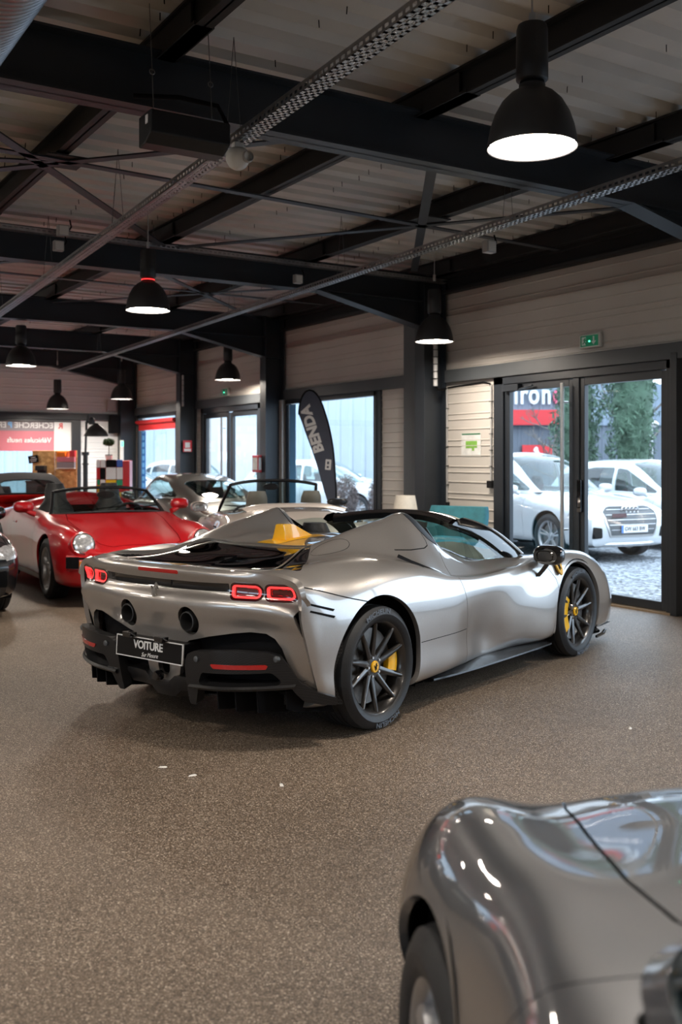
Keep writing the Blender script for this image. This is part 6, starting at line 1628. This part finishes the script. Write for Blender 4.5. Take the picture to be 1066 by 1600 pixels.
m = MB(); m.prism([tuple(p) for p in smooth_poly([(6.42, 1.93), (6.36, 1.82), (6.44, 1.74), (6.62, 1.56), (6.70, 1.60), (6.54, 1.78), (6.50, 1.92)], 4)], .14, Mb @ Matrix(((1, 0, 0, 0), (0, 0, 1, 0), (0, 1, 0, 0), (0, 0, 0, 1)))); m.build('panel_emblem', 'signwhite', rp)
Mt = Mb @ Matrix(((1, 0, 0, 0), (0, 0, 1, .12), (0, 1, 0, 0), (0, 0, 0, 1)))
xx = 5.66
for chx, wd_, mt in (('i', .24, 'signwhite'), ('r', .27, 'signwhite'), ('o', .41, 'signwhite'), ('n', .40, 'signwhite'), ('e', .33, 'pink'), ('s', .31, 'signwhite'), ('.', .16, 'signwhite')):
    lettering('sign_letter', chx, .98, mt, Mt @ Matrix.Translation((xx + wd_ / 2, 3.66, 0)), bt, .10, xs=.68, bold=.018); xx += wd_
hall = thing('pale_hall', 'pale ribbed industrial hall far beyond the left windows', 'building', (0, 0, 0))
m = MB(); ribbed(m, cam_matrix(0, 40.0), -34, 2.8, -.1, 7.5, .5, .05, 8); m.build('hall_facade', 'pale', hall)
m = MB(); m.box(-34.2, 3.0, -8, .12, 7.5, 7.9, cam_matrix(0, 40.0)); m.build('hall_roof_edge', 'galv', hall)
m = MB()
for x in (-30, -24, -18, -12, -6): m.box(x, x + 3.4, .0, .06, .1, 3.2, cam_matrix(0, 40.0))
m.build('hall_gates', 'white', hall)

def leafy(name, mat, blobs, n, size, parent=None, seed=1, flat=.6):
    """foliage: many small leaf blades scattered through ellipsoid clumps"""
    rs = np.random.RandomState(seed); V = []; F = []
    per = max(1, n // len(blobs))
    for (cx, cy, cz, rx, ry, rz) in blobs:
        for _ in range(per):
            d = rs.normal(size=3); d /= np.linalg.norm(d); q = rs.uniform(.45, 1.0)**.5
            c = np.array([cx + d[0] * rx * q, cy + d[1] * ry * q, cz + d[2] * rz * q])
            a = rs.normal(size=3); a[2] += .8; a /= np.linalg.norm(a); b = np.cross(a, rs.normal(size=3)); b /= np.linalg.norm(b)
            L = size * rs.uniform(.6, 1.3); k = len(V)
            V += [c - a * L, c + b * L * flat * .5, c + a * L, c - b * L * flat * .5]; F.append((k, k + 1, k + 2, k + 3))
    return mk(name, V, F, mat, parent)
def cypress(X, Y, r, h, label, seed):
    p = cam_xy(X, Y); t = thing('cypress_tree', label, 'tree', (p[0], p[1], -.02), 0, 'cypress trees across the yard')
    m = MB(); m.tube([(0, 0, 0), (0, 0, h * .5), (.03, 0, h * .9)], [.16, .10, .03], 8); m.build('trunk', 'bark', t, 60)
    rs = np.random.RandomState(seed); bl = []
    for i in range(46):
        z = .35 + (h - .5) * i / 46; k = r * min(1, .55 + z / h * 1.2) * min(1, (h - z) / h * 2.6 + .1); a = rs.uniform(0, 6.28)
        bl.append((k * .45 * math.cos(a), k * .45 * math.sin(a), z, k * .62, k * .62, .55))
    leafy('foliage', 'cypress', bl, 9000, .085, t, seed, .5)
    core = MB(); core.lathe([(.02, .3)] + [(r * .62 * min(1, .5 + s * 1.2) * min(1, (1 - s) * 2.6 + .08), .3 + (h - .6) * s) for s in np.linspace(0, 1, 14)] + [(.01, h - .2)], 14); core.build('dense_core', 'cypress', t, 60)
cypress(6.75, 23.0, .72, 6.6, 'dense cypress left of the two, behind the white family car', 3)
cypress(6.0, 25.5, .66, 5.4, 'second dense cypress standing just behind the first', 4)
def bare_tree(X, Y, h, label, seed, spread=.8, r=.09, group='bare winter trees'):
    p = cam_xy(X, Y); t = thing('bare_tree', label, 'tree', (p[0], p[1], -.02), 0, group)
    rs = random.Random(seed); tr = MB(); br = MB()
    tr.tube([(0, 0, 0), (.02, .01, h * .35), (-.02, .02, h * .7), (.01, 0, h)], [r, r * .8, r * .5, r * .15], 8)
    def grow(p, d, L, rr, lv):
        q = p + d * L; br.tube([tuple(p), tuple((p + q) / 2 + Vector((rs.uniform(-.04, .04), rs.uniform(-.04, .04), 0))), tuple(q)], [rr, rr * .8, rr * .55], 5)
        if lv == 0: return
        for _ in range(3):
            e = (d + Vector((rs.uniform(-.7, .7), rs.uniform(-.7, .7), rs.uniform(-.1, .6)))).normalized(); grow(q, e, L * .68, rr * .55, lv - 1)
    for i in range(11):
        z = h * (.28 + .65 * i / 11); a = i * 2.4; grow(Vector((0, 0, z)), Vector((math.cos(a) * spread, math.sin(a) * spread, .55)).normalized(), h * .17, r * .32, 3)
    tr.build('trunk', 'bark', t, 60); br.build('branches', 'bark', t, 60)
bare_tree(8.35, 27.5, 6.5, 'tall bare tree with straight grey trunk right of the cypresses', 5, .7, .13)
bare_tree(6.5, 30.0, 2.9, 'low spreading bare tree in front of the red wall panel', 6, 1.5, .12)
t = thing('street_lamp', 'slim pale street lamp beside the bare trunk across the yard', 'lamp post', (*cam_xy(8.05, 25.8), -.02))
m = MB(); m.tube([(0, 0, 0), (0, 0, 2.35)], .045, 8); m.build('post', 'galv', t, 60)
m = MB(); m.lathe([(.03, 2.35), (.16, 2.40), (.20, 2.46), (.12, 2.54), (.01, 2.56)], 16); m.build('lamp_head', 'plastic', t, 60)
for i, (X, Y, r, lab) in enumerate(((.08, 20.5, .36, 'round bare brown shrub left, beyond the flag window'), (.86, 20.8, .38, 'round bare brown shrub right, beyond the flag window'))):
    p = cam_xy(X, Y); o = leafy('bare_shrub', 'bush', [(0, 0, .62 + .1 * k, r * .8, r * .8, .42) for k in range(3)], 2600, .06, None, 20 + i, .25); o.location = (p[0], p[1], -.02)
    tag(o, lab, 'shrub', 'bare shrubs by the yard')
    m = MB(); 
    for k in range(9): m.tube([(.04 * math.cos(k), .04 * math.sin(k), 0), (r * .7 * math.cos(k * 1.7), r * .7 * math.sin(k * 1.7), .9)], [.012, .005], 5)
    m.build('stems', 'bark', o, 60)
# ------------------------------------------------------------------ fittings on the right-hand wall
t = thing('exit_sign', 'green emergency exit sign above the entrance doors', 'sign', (XW - .005, 7.62, 2.79), 0)
m = MB(); m.box(-.05, .0, -.15, .15, -.075, .075); m.build('housing', 'plastic', t, bevel=.008)
m = MB(); m.box(-.054, -.05, -.125, .125, -.058, .058); fcp = m.build('sign_face', 'green', t)
Mx = frame_matrix((-.0545, 0, 0), (0, -1, 0), (0, 0, 1))
m = MB(); m.prism([(-.105, -.045), (-.045, -.045), (-.045, .045), (-.105, .045)], .002, Mx); m.build('pictogram_door', 'whiteprint', fcp)
m = MB(); run = [(-.06, .035), (-.05, .035), (-.048, .024), (-.056, .020), (-.040, .010), (-.030, .012), (-.030, .006), (-.044, .0), (-.054, .006), (-.054, -.008), (-.040, -.018), (-.040, -.040), (-.048, -.040), (-.050, -.024), (-.066, -.012), (-.078, -.030), (-.094, -.030), (-.094, -.022), (-.082, -.020), (-.070, .0), (-.072, .012), (-.084, .006), (-.088, .012), (-.070, .022)]
m.prism(run, .0032, Mx); m.build('pictogram_runner', 'green', fcp)
m = MB(); m.prism([(.055, .045), (.075, .045), (.075, -.005), (.10, -.005), (.065, -.045), (.03, -.005), (.055, -.005)], .002, Mx); m.build('pictogram_arrow', 'whiteprint', fcp)
m = MB(); m.lathe([(.001, .006), (.008, .005), (.010, 0)], 12, Mx @ Matrix.Translation((.005, -.005, 0))); m.build('indicator_lamp', 'greenlamp', t, 60)
t2 = copy_tree(t); t2.location = (XW - .005, 16.70, 2.76); t2['label'] = 'small green exit sign above the second glazed door beyond the flag'
t = thing('evacuation_plan', 'green and white evacuation plan taped to the pale wall cladding', 'poster', (XW - .004, 9.655, 1.705))
m = MB(); m.box(-.004, .0, -.19, .19, -.145, .145); m.build('sheet', 'paper', t)
Mx = frame_matrix((-.0045, 0, 0), (0, -1, 0), (0, 0, 1))
m = MB(); m.prism([(-.18, .122), (.18, .122), (.18, .140), (-.18, .140)], .001, Mx); m.build('title_bar', 'plandark', t)
m = MB(); m.prism([(-.10, -.045), (.02, -.045), (.02, -.075), (.065, -.075), (.065, -.04), (.12, -.04), (.12, .045), (-.10, .045)], .001, Mx); m.build('plan_print', 'plangreen', t)
def conduit(path, r, label, mat='greyplastic', ends=None):
    t = thing('cable_conduit', label, 'conduit', path[0], 0, 'surface conduits on the wall')
    p0 = Vector(path[0]); m = MB(); m.tube([tuple(Vector(p) - p0) for p in path], r, 10); m.build('pipe', mat, t, 60)
    n = 6; m = MB(); a = Vector(path[0]) - p0; b = Vector(path[-1]) - p0
    for k in range(1, n): c = a.lerp(b, k / n); m.box(c.x - r * 1.4, c.x + r * 1.4, c.y - r * 1.4, c.y + r * 1.4, c.z - .004, c.z + .004)
    m.build('clips', 'black', t)
    if ends: m = MB(); e = Vector(ends) - p0; m.box(e.x - .035, e.x + .02, e.y - .045, e.y + .045, e.z - .045, e.z + .045); m.build('socket', 'black', t, bevel=.006)
    return t
conduit([(XW - .02, 10.13, 2.42), (XW - .02, 10.13, .95)], .018, 'pale conduit on the cladding left of the evacuation plan', ends=(XW - .02, 10.13, .93))
conduit([(XW - .02, 9.26, 2.42), (XW - .02, 9.26, 1.24)], .013, 'thin conduit beside the entrance frame ending in a black socket', ends=(XW - .02, 9.26, 1.22))
conduit([(7.60, 9.93, 2.98), (7.60, 9.93, 2.44)], .028, 'short pale conduit on the column under the pendant lamp', 'greyplastic')
m = MB(); m.tube([(7.60, 9.93, 2.44), (7.66, 9.96, 2.40), (7.80, 10.05, 2.41), (XW - .03, 10.13, 2.43)], .014, 8); m.tube([(XW - .02, 10.1, 2.44), (XW - .02, 9.4, 2.465), (XW - .02, 9.28, 2.44), (XW - .02, 9.26, 2.38)], .010, 8)
tag(m.build('loose_cable', 'dull', None, 60), 'black cable looping from the column conduit across the pale cladding', 'cable')
conduit([(7.60, 17.93, 3.15), (7.60, 17.93, 2.55)], .022, 'pale conduit on the third column near its haunch')
t = thing('alarm_call_box', 'red framed notice box fixed to the second column by the glazed door', 'alarm box', (7.535, 14.62, 1.45))
m = MB(); m.box(-.07, .0, -.12, .10, -.14, .14); m.build('box', 'alarm', t, bevel=.008)
m = MB(); m.box(-.062, -.01, -.124, -.118, -.10, .10); m.box(-.074, -.068, -.09, .08, -.10, .10); m.build('notice', 'paper', t)
t = thing('fire_notice', 'small red and white fire notice on the third column', 'sign', (7.55, 17.945, 1.78))
m = MB(); m.box(.06, .24, -.006, .0, -.11, .11); m.build('plate', 'alarm', t)
m = MB(); m.box(.10, .20, -.009, -.006, -.03, .07); m.box(.08, .22, -.009, -.006, -.10, -.05); m.build('pictogram', 'whiteprint', t)
# films on the glazing
def film(name, label, mat, V, f=None):
    return tag(mk(name, V, [(0, 1, 2, 3)], mat), label, 'window film')
film('window_film', 'blue film strip at the left edge of the flag window', 'paleblue', [(XW + .012, 14.13, .12), (XW + .012, 14.34, .12), (XW + .012, 14.34, 2.42), (XW + .012, 14.13, 2.42)])
m = MB()
for k in range(13): m.box(XW + .008, XW + .012, 20.93, 21.06, .30 + k * .15, .40 + k * .15)
o = tag(m.build('window_film', 'paleblue'), 'column of pale blue squares stuck on the corner window', 'window film')
film('window_film', 'deep blue strip behind the pale squares on the corner window', 'blue', [(XW + .014, 20.86, .12), (XW + .014, 21.12, .12), (XW + .014, 21.12, 2.15), (XW + .014, 20.86, 2.15)])
m = MB(); m.tube([(XW - .06, 19.06, 2.34), (XW - .06, 21.2, 2.34)], .045, 12); m.box(XW - .03, XW - .02, 19.08, 21.18, 2.16, 2.36); tag(m.build('roller_blind', 'facade_red', None, 50), 'red roller blind pulled a little over the corner window', 'blind')
def film_far(label, mat, x0, x1, z0, z1, d=0):
    return film('window_film', label, mat, [(x0, YF - .004 - d, z0), (x1, YF - .004 - d, z0), (x1, YF - .004 - d, z1), (x0, YF - .004 - d, z1)])
film_far('white sheet on the far window with a dark red letter R', 'whitefilm', 6.13, 6.50, 1.70, 2.36)
film_far('rose coloured film sheet across the far window', 'rosefilm', 4.9, 6.13, 1.70, 2.13)
film_far('grey mauve film strip with large mirrored capitals on the far window', 'greyfilm', 3.0, 6.13, 2.13, 2.36)
def film_text(body, x, z, size, mat, label, **kw):
    return tag(lettering('film_lettering', body, size, mat, frame_matrix((x, YF - .010, z), (1, 0, 0), (0, 0, 1)), None, .002, xs=-1.0, **kw), label, 'lettering')
film_text('R', 6.27, 2.24, .17, 'facade_red', 'dark red mirrored letter R on the white window sheet', bold=.004)
film_text('ECHERCHE', 5.70, 2.245, .165, 'whitefilm', 'pale mirrored capitals on the grey strip of the far window', bold=.003)
film_text('P', 5.20, 2.245, .17, 'paleblue', 'blue mirrored capital P on the far window strip', bold=.006)
film_text('ERSO', 4.93, 2.245, .165, 'whitefilm', 'pale mirrored capitals left of the blue P on the far window', bold=.003)
film_text('V\u00e9hicules neufs', 5.60, 1.93, .15, 'whitefilm', 'pale mirrored words on the rose window film', bold=.003)
# ------------------------------------------------------------------ feather flag
X0, Y0 = -.31, 14.35
def fpx(px, py, d=0): 
    return (( px - 533) / 1555 * Y0, 1.52 + (718 - py) / 1555 * Y0)
def fw3(px, py, d=0.0):
    X, z = fpx(px, py); p = cam_xy(X, Y0 - d); return (p[0], p[1], z)
pc = fw3(524, 800); ft = thing('feather_flag', 'slate feather flag with white lettering standing in front of the window', 'flag', (pc[0], pc[1], 0))
def rel(p): return (p[0] - pc[0], p[1] - pc[1], p[2])
edge_r = [(525, 802), (525.5, 770), (523.5, 735), (520.5, 700), (515, 670), (508, 645), (500, 624), (493, 614), (486, 609.5), (479, 611), (473, 618), (469, 630), (467, 648)]
edge_l = [(517, 800), (507.5, 770), (497.5, 735), (488, 705), (478, 678), (470, 655), (467.5, 648)]
er = resample([(x, y) for x, y in edge_r], 40); el = resample([(x, y) for x, y in edge_l[:-1]] + [(467.2, 648)], 40)
k = 26
outline = [tuple(p) for p in er] + [tuple(p) for p in el[::-1][1:]]
Mf = Matrix(((RT.x, 0, FW.x, 0), (RT.y, 0, FW.y, 0), (0, 1, 0, 0), (0, 0, 0, 1)))
pcX = (524 - 533) / 1555 * Y0
pts = [(fpx(a, b_)[0] - pcX, fpx(a, b_)[1]) for a, b_ in outline]
m = MB(); m.prism(pts, .004, Mf); m.build('flag_cloth', 'flag', ft)
m = MB(); pole = [((fpx(a, b_)[0] - pcX), fpx(a, b_)[1]) for a, b_ in er]
m.tube([(0 * RT.x, 0, .05), (0, 0, .4)] + [(RT.x * a, RT.y * a, z) for a, z in pole], .012, 8); m.build('pole', 'dull', ft, 60)
m = MB()
for a in range(4): m.bar((0, 0, .03), (.40 * math.cos(a * 1.57), .40 * math.sin(a * 1.57), .02), .04, .03)
m.build('cross_base', 'black', ft)
a0 = np.array(fpx(500, 707)); a1 = np.array(fpx(477, 634)); dr = (a1 - a0); Ld = np.linalg.norm(dr); dr /= Ld; mid = (a0 + a1) / 2
xa = RT * float(dr[0]) + Vector((0, 0, float(dr[1]))); nrm = FW * -1.0
up_ = nrm.cross(xa)
Mtx = frame_matrix(tuple(RT * float(mid[0] - pcX) + Vector((0, 0, float(mid[1]))) - FW * .004), xa, up_)
lettering('flag_lettering', 'BENDA', .20, 'signwhite', Mtx, ft, .003, xs=Ld / .20 / 3.35, bold=.010, spacing=1.02)
a0 = np.array(fpx(513, 726)); Mt2 = frame_matrix(tuple(RT * float(a0[0] - pcX) + Vector((0, 0, float(a0[1]))) - FW * .004), xa, up_) @ Matrix.Rotation(rad(-22), 4, 'Z')
m = MB(); sq = smooth_poly([(-.075, -.042), (.075, -.042), (.075, .042), (-.075, .042)], 1); m.prism([(-.075, -.036), (-.068, -.042), (.068, -.042), (.075, -.036), (.075, .036), (.068, .042), (-.068, .042), (-.075, .036)], .003, Mt2); lg = m.build('flag_emblem', 'signwhite', ft)
m = MB()
for bx in ((-.05, -.02, -.012, .018), (.005, .045, -.012, .018)): m.prism([(bx[0], bx[2]), (bx[1], bx[2]), (bx[1], bx[3]), (bx[0], bx[3])], .0045, Mt2)
m.build('emblem_cutouts', 'flag', lg)
# ------------------------------------------------------------------ seating corner by the entrance
p = cam_xy(1.18, 11.5)
ac = thing('armchair', 'teal velvet armchair behind the open car, against the pale cladding', 'chair', (p[0], p[1], 0), rad(205))
m = MB(); G_ = []
for z, x0, x1, hw in ((.36, -.34, -.20, .34), (.55, -.38, -.24, .37), (.75, -.43, -.30, .385), (.90, -.47, -.35, .38), (.965, -.475, -.37, .365)):
    G_.append([(x0 if math.cos(a) < 0 else x1, hw * math.sin(a) * 1.0, z) if abs(math.cos(a)) > .35 else ((x0 + x1) / 2 + (x1 - x0) / 2 * math.cos(a) / .35, hw * np.sign(math.sin(a)), z) for a in np.linspace(0, 2 * math.pi, 41)])
m.grid(surf(np.array(G_), 24, 60, 2)); m.add(m.V[-60:], [tuple(range(60))]); m.build('backrest', 'teal', ac, 60)
m = MB(); m.box(-.34, .36, -.34, .34, .24, .44); m.build('seat', 'teal', ac, 60, bevel=.05)
for s in (-1, 1):
    m = MB(); m.box(-.36, .30, s * .39 - .055, s * .39 + .055, .22, .62); m.build('armrest', 'teal', ac, 60, bevel=.04)
    for x in (-.30, .30): m = MB(); m.tube([(x, s * .34, .24), (x * 1.08, s * .36, 0)], [.022, .014], 10); m.build('leg', 'wood', ac, 60)
p2 = ac.location
cu = MB(); G_ = []
for s, k in zip(np.linspace(-1, 1, 9), (.55, .92, 1, 1, 1, 1, 1, .92, .55)): G_.append([(.095 * k * math.cos(a), .24 * s, .095 * k * math.sin(a)) for a in np.linspace(0, 2 * math.pi, 25)])
cu.grid(G_); cu.add(G_[0][:-1], [tuple(range(23, -1, -1))]); cu.add(G_[-1][:-1], [tuple(range(24))])
co = cu.build('bolster_cushion', 'sky', None, 60); co.rotation_euler = (0, 0, rad(205)); off = Matrix.Rotation(rad(205), 3, 'Z') @ Vector((-.13, .0, .535)); co.location = (p2[0] + off.x, p2[1] + off.y, off.z)
tag(co, 'light blue bolster cushion lying on the teal armchair', 'cushion')
p = cam_xy(.79, 12.23)
sd = thing('side_table', 'small round wooden side table under the cream lamp shade', 'table', (p[0], p[1], 0))
m = MB(); m.lathe([(.001, .50), (.22, .50), (.225, .515), (.22, .53), (.001, .53)], 32); m.build('table_top', 'wood', sd, 50)
m = MB(); m.tube([(0, 0, .5), (0, 0, .02)], .022, 10); m.build('post', 'black', sd, 60)
m = MB(); m.lathe([(.001, .0), (.16, .0), (.155, .015), (.001, .022)], 28); m.build('base', 'black', sd, 50)
tl = thing('table_lamp', 'table lamp with cream shade just showing over the open car', 'lamp', (p[0], p[1], .53))
m = MB(); m.lathe([(.001, 0), (.07, 0), (.075, .02), (.03, .05), (.05, .12), (.06, .18), (.03, .25), (.012, .28), (.012, .38)], 24); m.build('base', 'plastic', tl, 60)
m = MB(); m.lathe([(.165, .30), (.12, .55), (.118, .55), (.163, .30)], 32, closed=True); m.build('lamp_shade', 'linen', tl, 50)
# ------------------------------------------------------------------ far corner
p = cam_xy((142 - 533) / 1555 * 18.6, 18.6)
fl = thing('floor_lamp', 'tall black floor lamp shaped like an oversized desk lamp', 'floor lamp', (p[0], p[1], 0))
pl_ = (133.5 - 533) / 1555 * 18.6 - (142 - 533) / 1555 * 18.6
a = lambda d, z: (RT.x * d, RT.y * d, z)
m = MB(); m.tube([a(pl_, .02), a(pl_, 1.62)], .045, 12); m.tube([a(pl_, 1.60), a(pl_, 1.66)], .07, 12); m.tube([a(pl_, 1.42), a(pl_, 1.45)], .06, 12); m.tube([a(pl_, 1.62), a(pl_ + .02, 2.20), a(pl_ + .06, 2.36)], .022, 10); m.build('pole', 'steel', fl, 60)
m = MB(); m.tube([a(pl_, 2.20), a(pl_ + .11, 2.24)], .02, 8); m.lathe([(.001, -.05), (.055, -.045), (.06, 0), (.05, .06), (.02, .09), (.001, .092)], 20, Matrix.Translation(a(pl_ + .12, 2.22))); m.build('joint', 'steel', fl, 60)
m = MB(); m.lathe([(.225, 1.955), (.222, 1.975), (.19, 2.05), (.12, 2.13), (.06, 2.17), (.04, 2.20), (.035, 2.20), (.055, 2.165), (.115, 2.125), (.185, 2.045), (.218, 1.97), (.225, 1.955)], 40, Matrix.Translation(a(.10, 0))); m.build('lamp_shade', 'lampblack', fl, 50)
m = MB(); m.lathe([(.001, 1.965), (.212, 1.965)], 36, Matrix.Translation(a(.10, 0))); m.build('diffuser', 'lampin', fl)
m = MB(); m.lathe([(.001, 0), (.26, 0), (.26, .02), (.06, .035), (.001, .036)], 32, Matrix.Translation(a(pl_, 0))); m.build('base', 'steel', fl, 50)
# red cabinet with toy-brick front
YC = 19.6; p = cam_xy((172 - 533) / 1555 * YC, YC)
cb = thing('brick_front_cabinet', 'red cabinet with a front of coloured toy bricks', 'cabinet', (p[0], p[1], 0), -YAW + rad(4))
m = MB(); m.box(-.27, .38, .0, .42, 0, 1.50); m.build('carcass', 'redbrick', cb, bevel=.02)
px2x = lambda px: (px - 172) / 1555 * YC
py2z = lambda py: 1.52 + (718 - py) / 1555 * YC
cells = [((151, 157), (718, 731), 'whitebrick'), ((157, 166), (718, 731), 'whitebrick'), ((166, 182), (718, 730), 'dull'), ((182, 192), (718, 730), 'bluebrick'),
 ((152, 157), (731, 749), 'redbrick'), ((157, 165), (731, 749), 'dull'), ((165.5, 182), (730, 749.5), 'whitebrick'), ((182, 192), (730, 749.5), 'whitebrick'),
 ((152, 157), (749, 758), 'greenbrick'), ((157, 165), (749, 760), 'whitebrick'), ((165.5, 182), (749.5, 759), 'yellowbrick'), ((182, 192), (749.5, 759), 'greenbrick'),
 ((152, 157), (758, 769), 'yellowbrick'), ((157, 165), (760, 769), 'bluebrick'), ((165.5, 182), (759, 769), 'whitebrick'), ((182, 192), (759, 769), 'redbrick'),
 ((152, 165), (769, 785), 'redbrick'), ((165.5, 182), (769, 785), 'bluebrick'), ((182, 192), (769, 785), 'yellowbrick')]
for (a0, a1), (b0, b1), mt in cells:
    m = MB(); m.box(px2x(a0) + .004, px2x(a1) - .004, -.035, .005, py2z(b1) + .004, py2z(b0) - .004); m.build('brick', mt, cb, bevel=.012)
tp = thing('potted_topiary', 'small ball-shaped green topiary in a white pot on the toy-brick cabinet', 'plant', (p[0] + .03, p[1] + .16, 1.503))
m = MB(); m.lathe([(.001, 0), (.055, 0), (.075, .10), (.068, .10), (.06, .08), (.001, .08)], 24); m.build('pot', 'plastic', tp, 50)
m = MB(); m.lathe([(.001, .095), (.06, .09), (.075, .11), (.001, .12)], 20); m.build('soil', 'dull', tp)
m = MB(); m.tube([(0, 0, .08), (.005, 0, .32)], .008, 8); m.build('stem', 'bark', tp, 60)
leafy('leaves', 'leaf', [(0, 0, .36, .11, .11, .075)], 700, .028, tp, 9, .6)
# strand-board counter with boxes
YO = 20.2
def at(px, py, Y=YO): p = cam_xy((px - 533) / 1555 * Y, Y); return (p[0], p[1], 1.52 + (718 - py) / 1555 * Y)
A = at(50.5, 760); B = at(120, 760); w_ = (Vector(B) - Vector(A)).length
for i, (x0, x1, lab) in enumerate(((50.5, 85.2, 'left half of the strand-board partition in the far corner'), (85.8, 120, 'right half of the strand-board partition, carrying the red boxes'))):
    q = at(x0, 760); wd_ = (x1 - x0) / 1555 * YO
    m = MB(); m.box(0, wd_, 0, .03, 0, 1.70); o = m.build('strand_board_panel', 'osb', None, None, .004, (q[0], q[1], 0)); o.rotation_euler = (0, 0, -YAW); tag(o, lab, 'panel')
m = MB()
q = at(90, 731); m.box(0, .37, -.12, 0, -.02, 0); sh = m.build('wall_shelf', 'plastic', None, None, .003, (q[0], q[1], q[2])); sh.rotation_euler = (0, 0, -YAW); tag(sh, 'narrow shelf on the strand-board panel under the boxes', 'shelf')
for (x0, x1, y0, y1, mt, lab) in ((91, 118.5, 722, 731, 'greyfilm', 'lower pale lilac box with dark print on the shelf'), (91, 118.5, 714, 721.5, 'rosefilm', 'rose box stacked on the pale lilac box'), (91, 104, 706.5, 713.5, 'orange', 'orange packet on top of the rose box'), (111, 119, 704, 713.5, 'alarm', 'red packet at the right end on the rose box')):
    q = at(x0, y1); wd_ = (x1 - x0) / 1555 * YO; h_ = (y1 - y0) / 1555 * YO
    m = MB(); m.box(0, wd_, -.115, -.005, 0, h_); o = m.build('carton', mt, None, None, .004, (q[0], q[1], q[2])); o.rotation_euler = (0, 0, -YAW); tag(o, lab, 'box')
q = at(53.5, 717.5); sg = thing('hanging_sign', 'small tilted black sign with white lines on the partition', 'sign', (q[0] - FW.x * .05, q[1] - FW.y * .05, q[2]), -YAW)
R9 = Matrix.Rotation(rad(-9), 4, 'Y') 
m = MB(); m.box(-.10, .10, -.012, .0, -.075, .075, R9); m.build('board', 'dull', sg)
Ms = R9 @ frame_matrix((0, -.013, 0), (1, 0, 0), (0, 0, 1))
m = MB()
for z, hw in ((.035, .05), (-.005, .07), (-.04, .06)):
    m.prism([(-hw, z - .006), (hw, z - .006), (hw, z + .006), (-hw, z + .006)], .002, Ms)
m.build('text_lines', 'whiteprint', sg)
q = at(64, 752, 19.9); ct = MB(); ct.box(-.25, .25, -.22, .22, -.04, 0); o = ct.build('counter_top', 'black', None, None, .005, (q[0], q[1], 1.10)); o.rotation_euler = (0, 0, -YAW); 
ct_ = thing('counter', 'dark counter in front of the strand-board partition', 'counter', (q[0], q[1], 0), -YAW); o.parent = ct_; o.location = (0, 0, 1.10); o.rotation_euler = (0, 0, 0)
m = MB(); m.box(-.24, .24, -.20, .20, 0, 1.06); m.build('cabinet', 'steel', ct_, bevel=.005)
cm = thing('coffee_machine', 'black coffee machine on the dark counter', 'coffee machine', (q[0], q[1], 1.10), -YAW)
m = MB(); m.box(-.09, .09, -.10, .12, 0, .05); m.box(-.09, .09, .02, .12, .05, .28); m.box(-.09, .09, -.10, .12, .20, .30); m.build('body', 'black', cm, bevel=.012)
m = MB(); m.lathe([(.001, .05), (.03, .05), (.036, .11), (.03, .115), (.001, .09)], 16, Matrix.Translation((0, -.05, 0))); m.build('cup_holder', 'chrome', cm, 50)
m = MB(); m.lathe([(.001, 0), (.04, 0), (.045, .12), (.03, .14), (.001, .14)], 20, Matrix.Translation((0, 0, 0))); jr = m.build('canister', 'plastic', None, 50, 0, (q[0] + RT.x * .17, q[1] + RT.y * .17, 1.10)); tag(jr, 'white canister beside the black coffee machine', 'canister')
m = MB(); m.box(-.10, .10, -.12, .06, -.20, .20); o = m.build('wall_speaker', 'dull', None, None, .01, (7.42, YF - .08, 2.30)); tag(o, 'black loudspeaker hung on the far wall beside the corner column', 'speaker')
m = MB(); m.box(-.10, .10, -.05, .03, -.13, .13); o = m.build('wall_unit', 'greyplastic', None, None, .01, (7.38, YF - .05, 2.72)); tag(o, 'grey box on the far wall above the black loudspeaker', 'box')
lt = thing('emergency_light', 'slim pale strip with green lamp on the corner column', 'lamp', (7.50, 21.29, 1.65))
m = MB(); m.box(.02, .10, -.05, -.0, -.30, .30); m.build('housing', 'plastic', lt, bevel=.008)
m = MB(); m.box(.035, .085, -.055, -.05, .16, .27); m.build('indicator_lamp', 'greenlamp', lt)
# price sheets behind the windscreens
def sheet(X, Y, z, w_, h_, tilt, yaw, label):
    p = cam_xy(X, Y); m = MB(); m.box(-w_ / 2, w_ / 2, -.002, .002, 0, h_); o = m.build('price_sheet', 'paper', None, None, 0, (p[0], p[1], z)); o.rotation_euler = (rad(tilt), 0, yaw); tag(o, label, 'paper')
    m = MB()
    for k in range(5): m.box(-w_ * .38, w_ * (.38 - .08 * (k % 3)), -.0035, -.002, h_ * (.2 + .14 * k), h_ * (.2 + .14 * k) + .008)
    m.build('text_lines', 'greyplastic', o)
# scattered stone chips on the floor
for i, (px, py) in enumerate(((300, 1212), (440, 1227), (255, 1199), (985, 1138))):
    d = 1.52 * 1555 / (py - 718); pp = cam_xy((px - 533) / 1555 * d, d)
    m = MB(); m.add([(-.022, -.006, 0), (.02, -.010, 0), (.026, .004, 0), (-.012, .010, 0), (-.012, -.002, .006), (.014, .0, .006)], [(0, 1, 5, 4), (1, 2, 5), (2, 3, 4, 5), (3, 0, 4), (3, 2, 1, 0)])
    o = m.build('paper_scrap', 'chip', None, None, 0, (pp[0], pp[1], 0.0)); o.rotation_euler = (0, 0, i * 1.3)
    tag(o, ['white scrap on the floor left of the middle, below the silver bumper', 'white scrap on the floor nearest the middle of the room', 'tiny white scrap furthest left on the brown floor', 'tiny white scrap on the floor at the right'][i], 'scrap', 'white scraps on the floor')
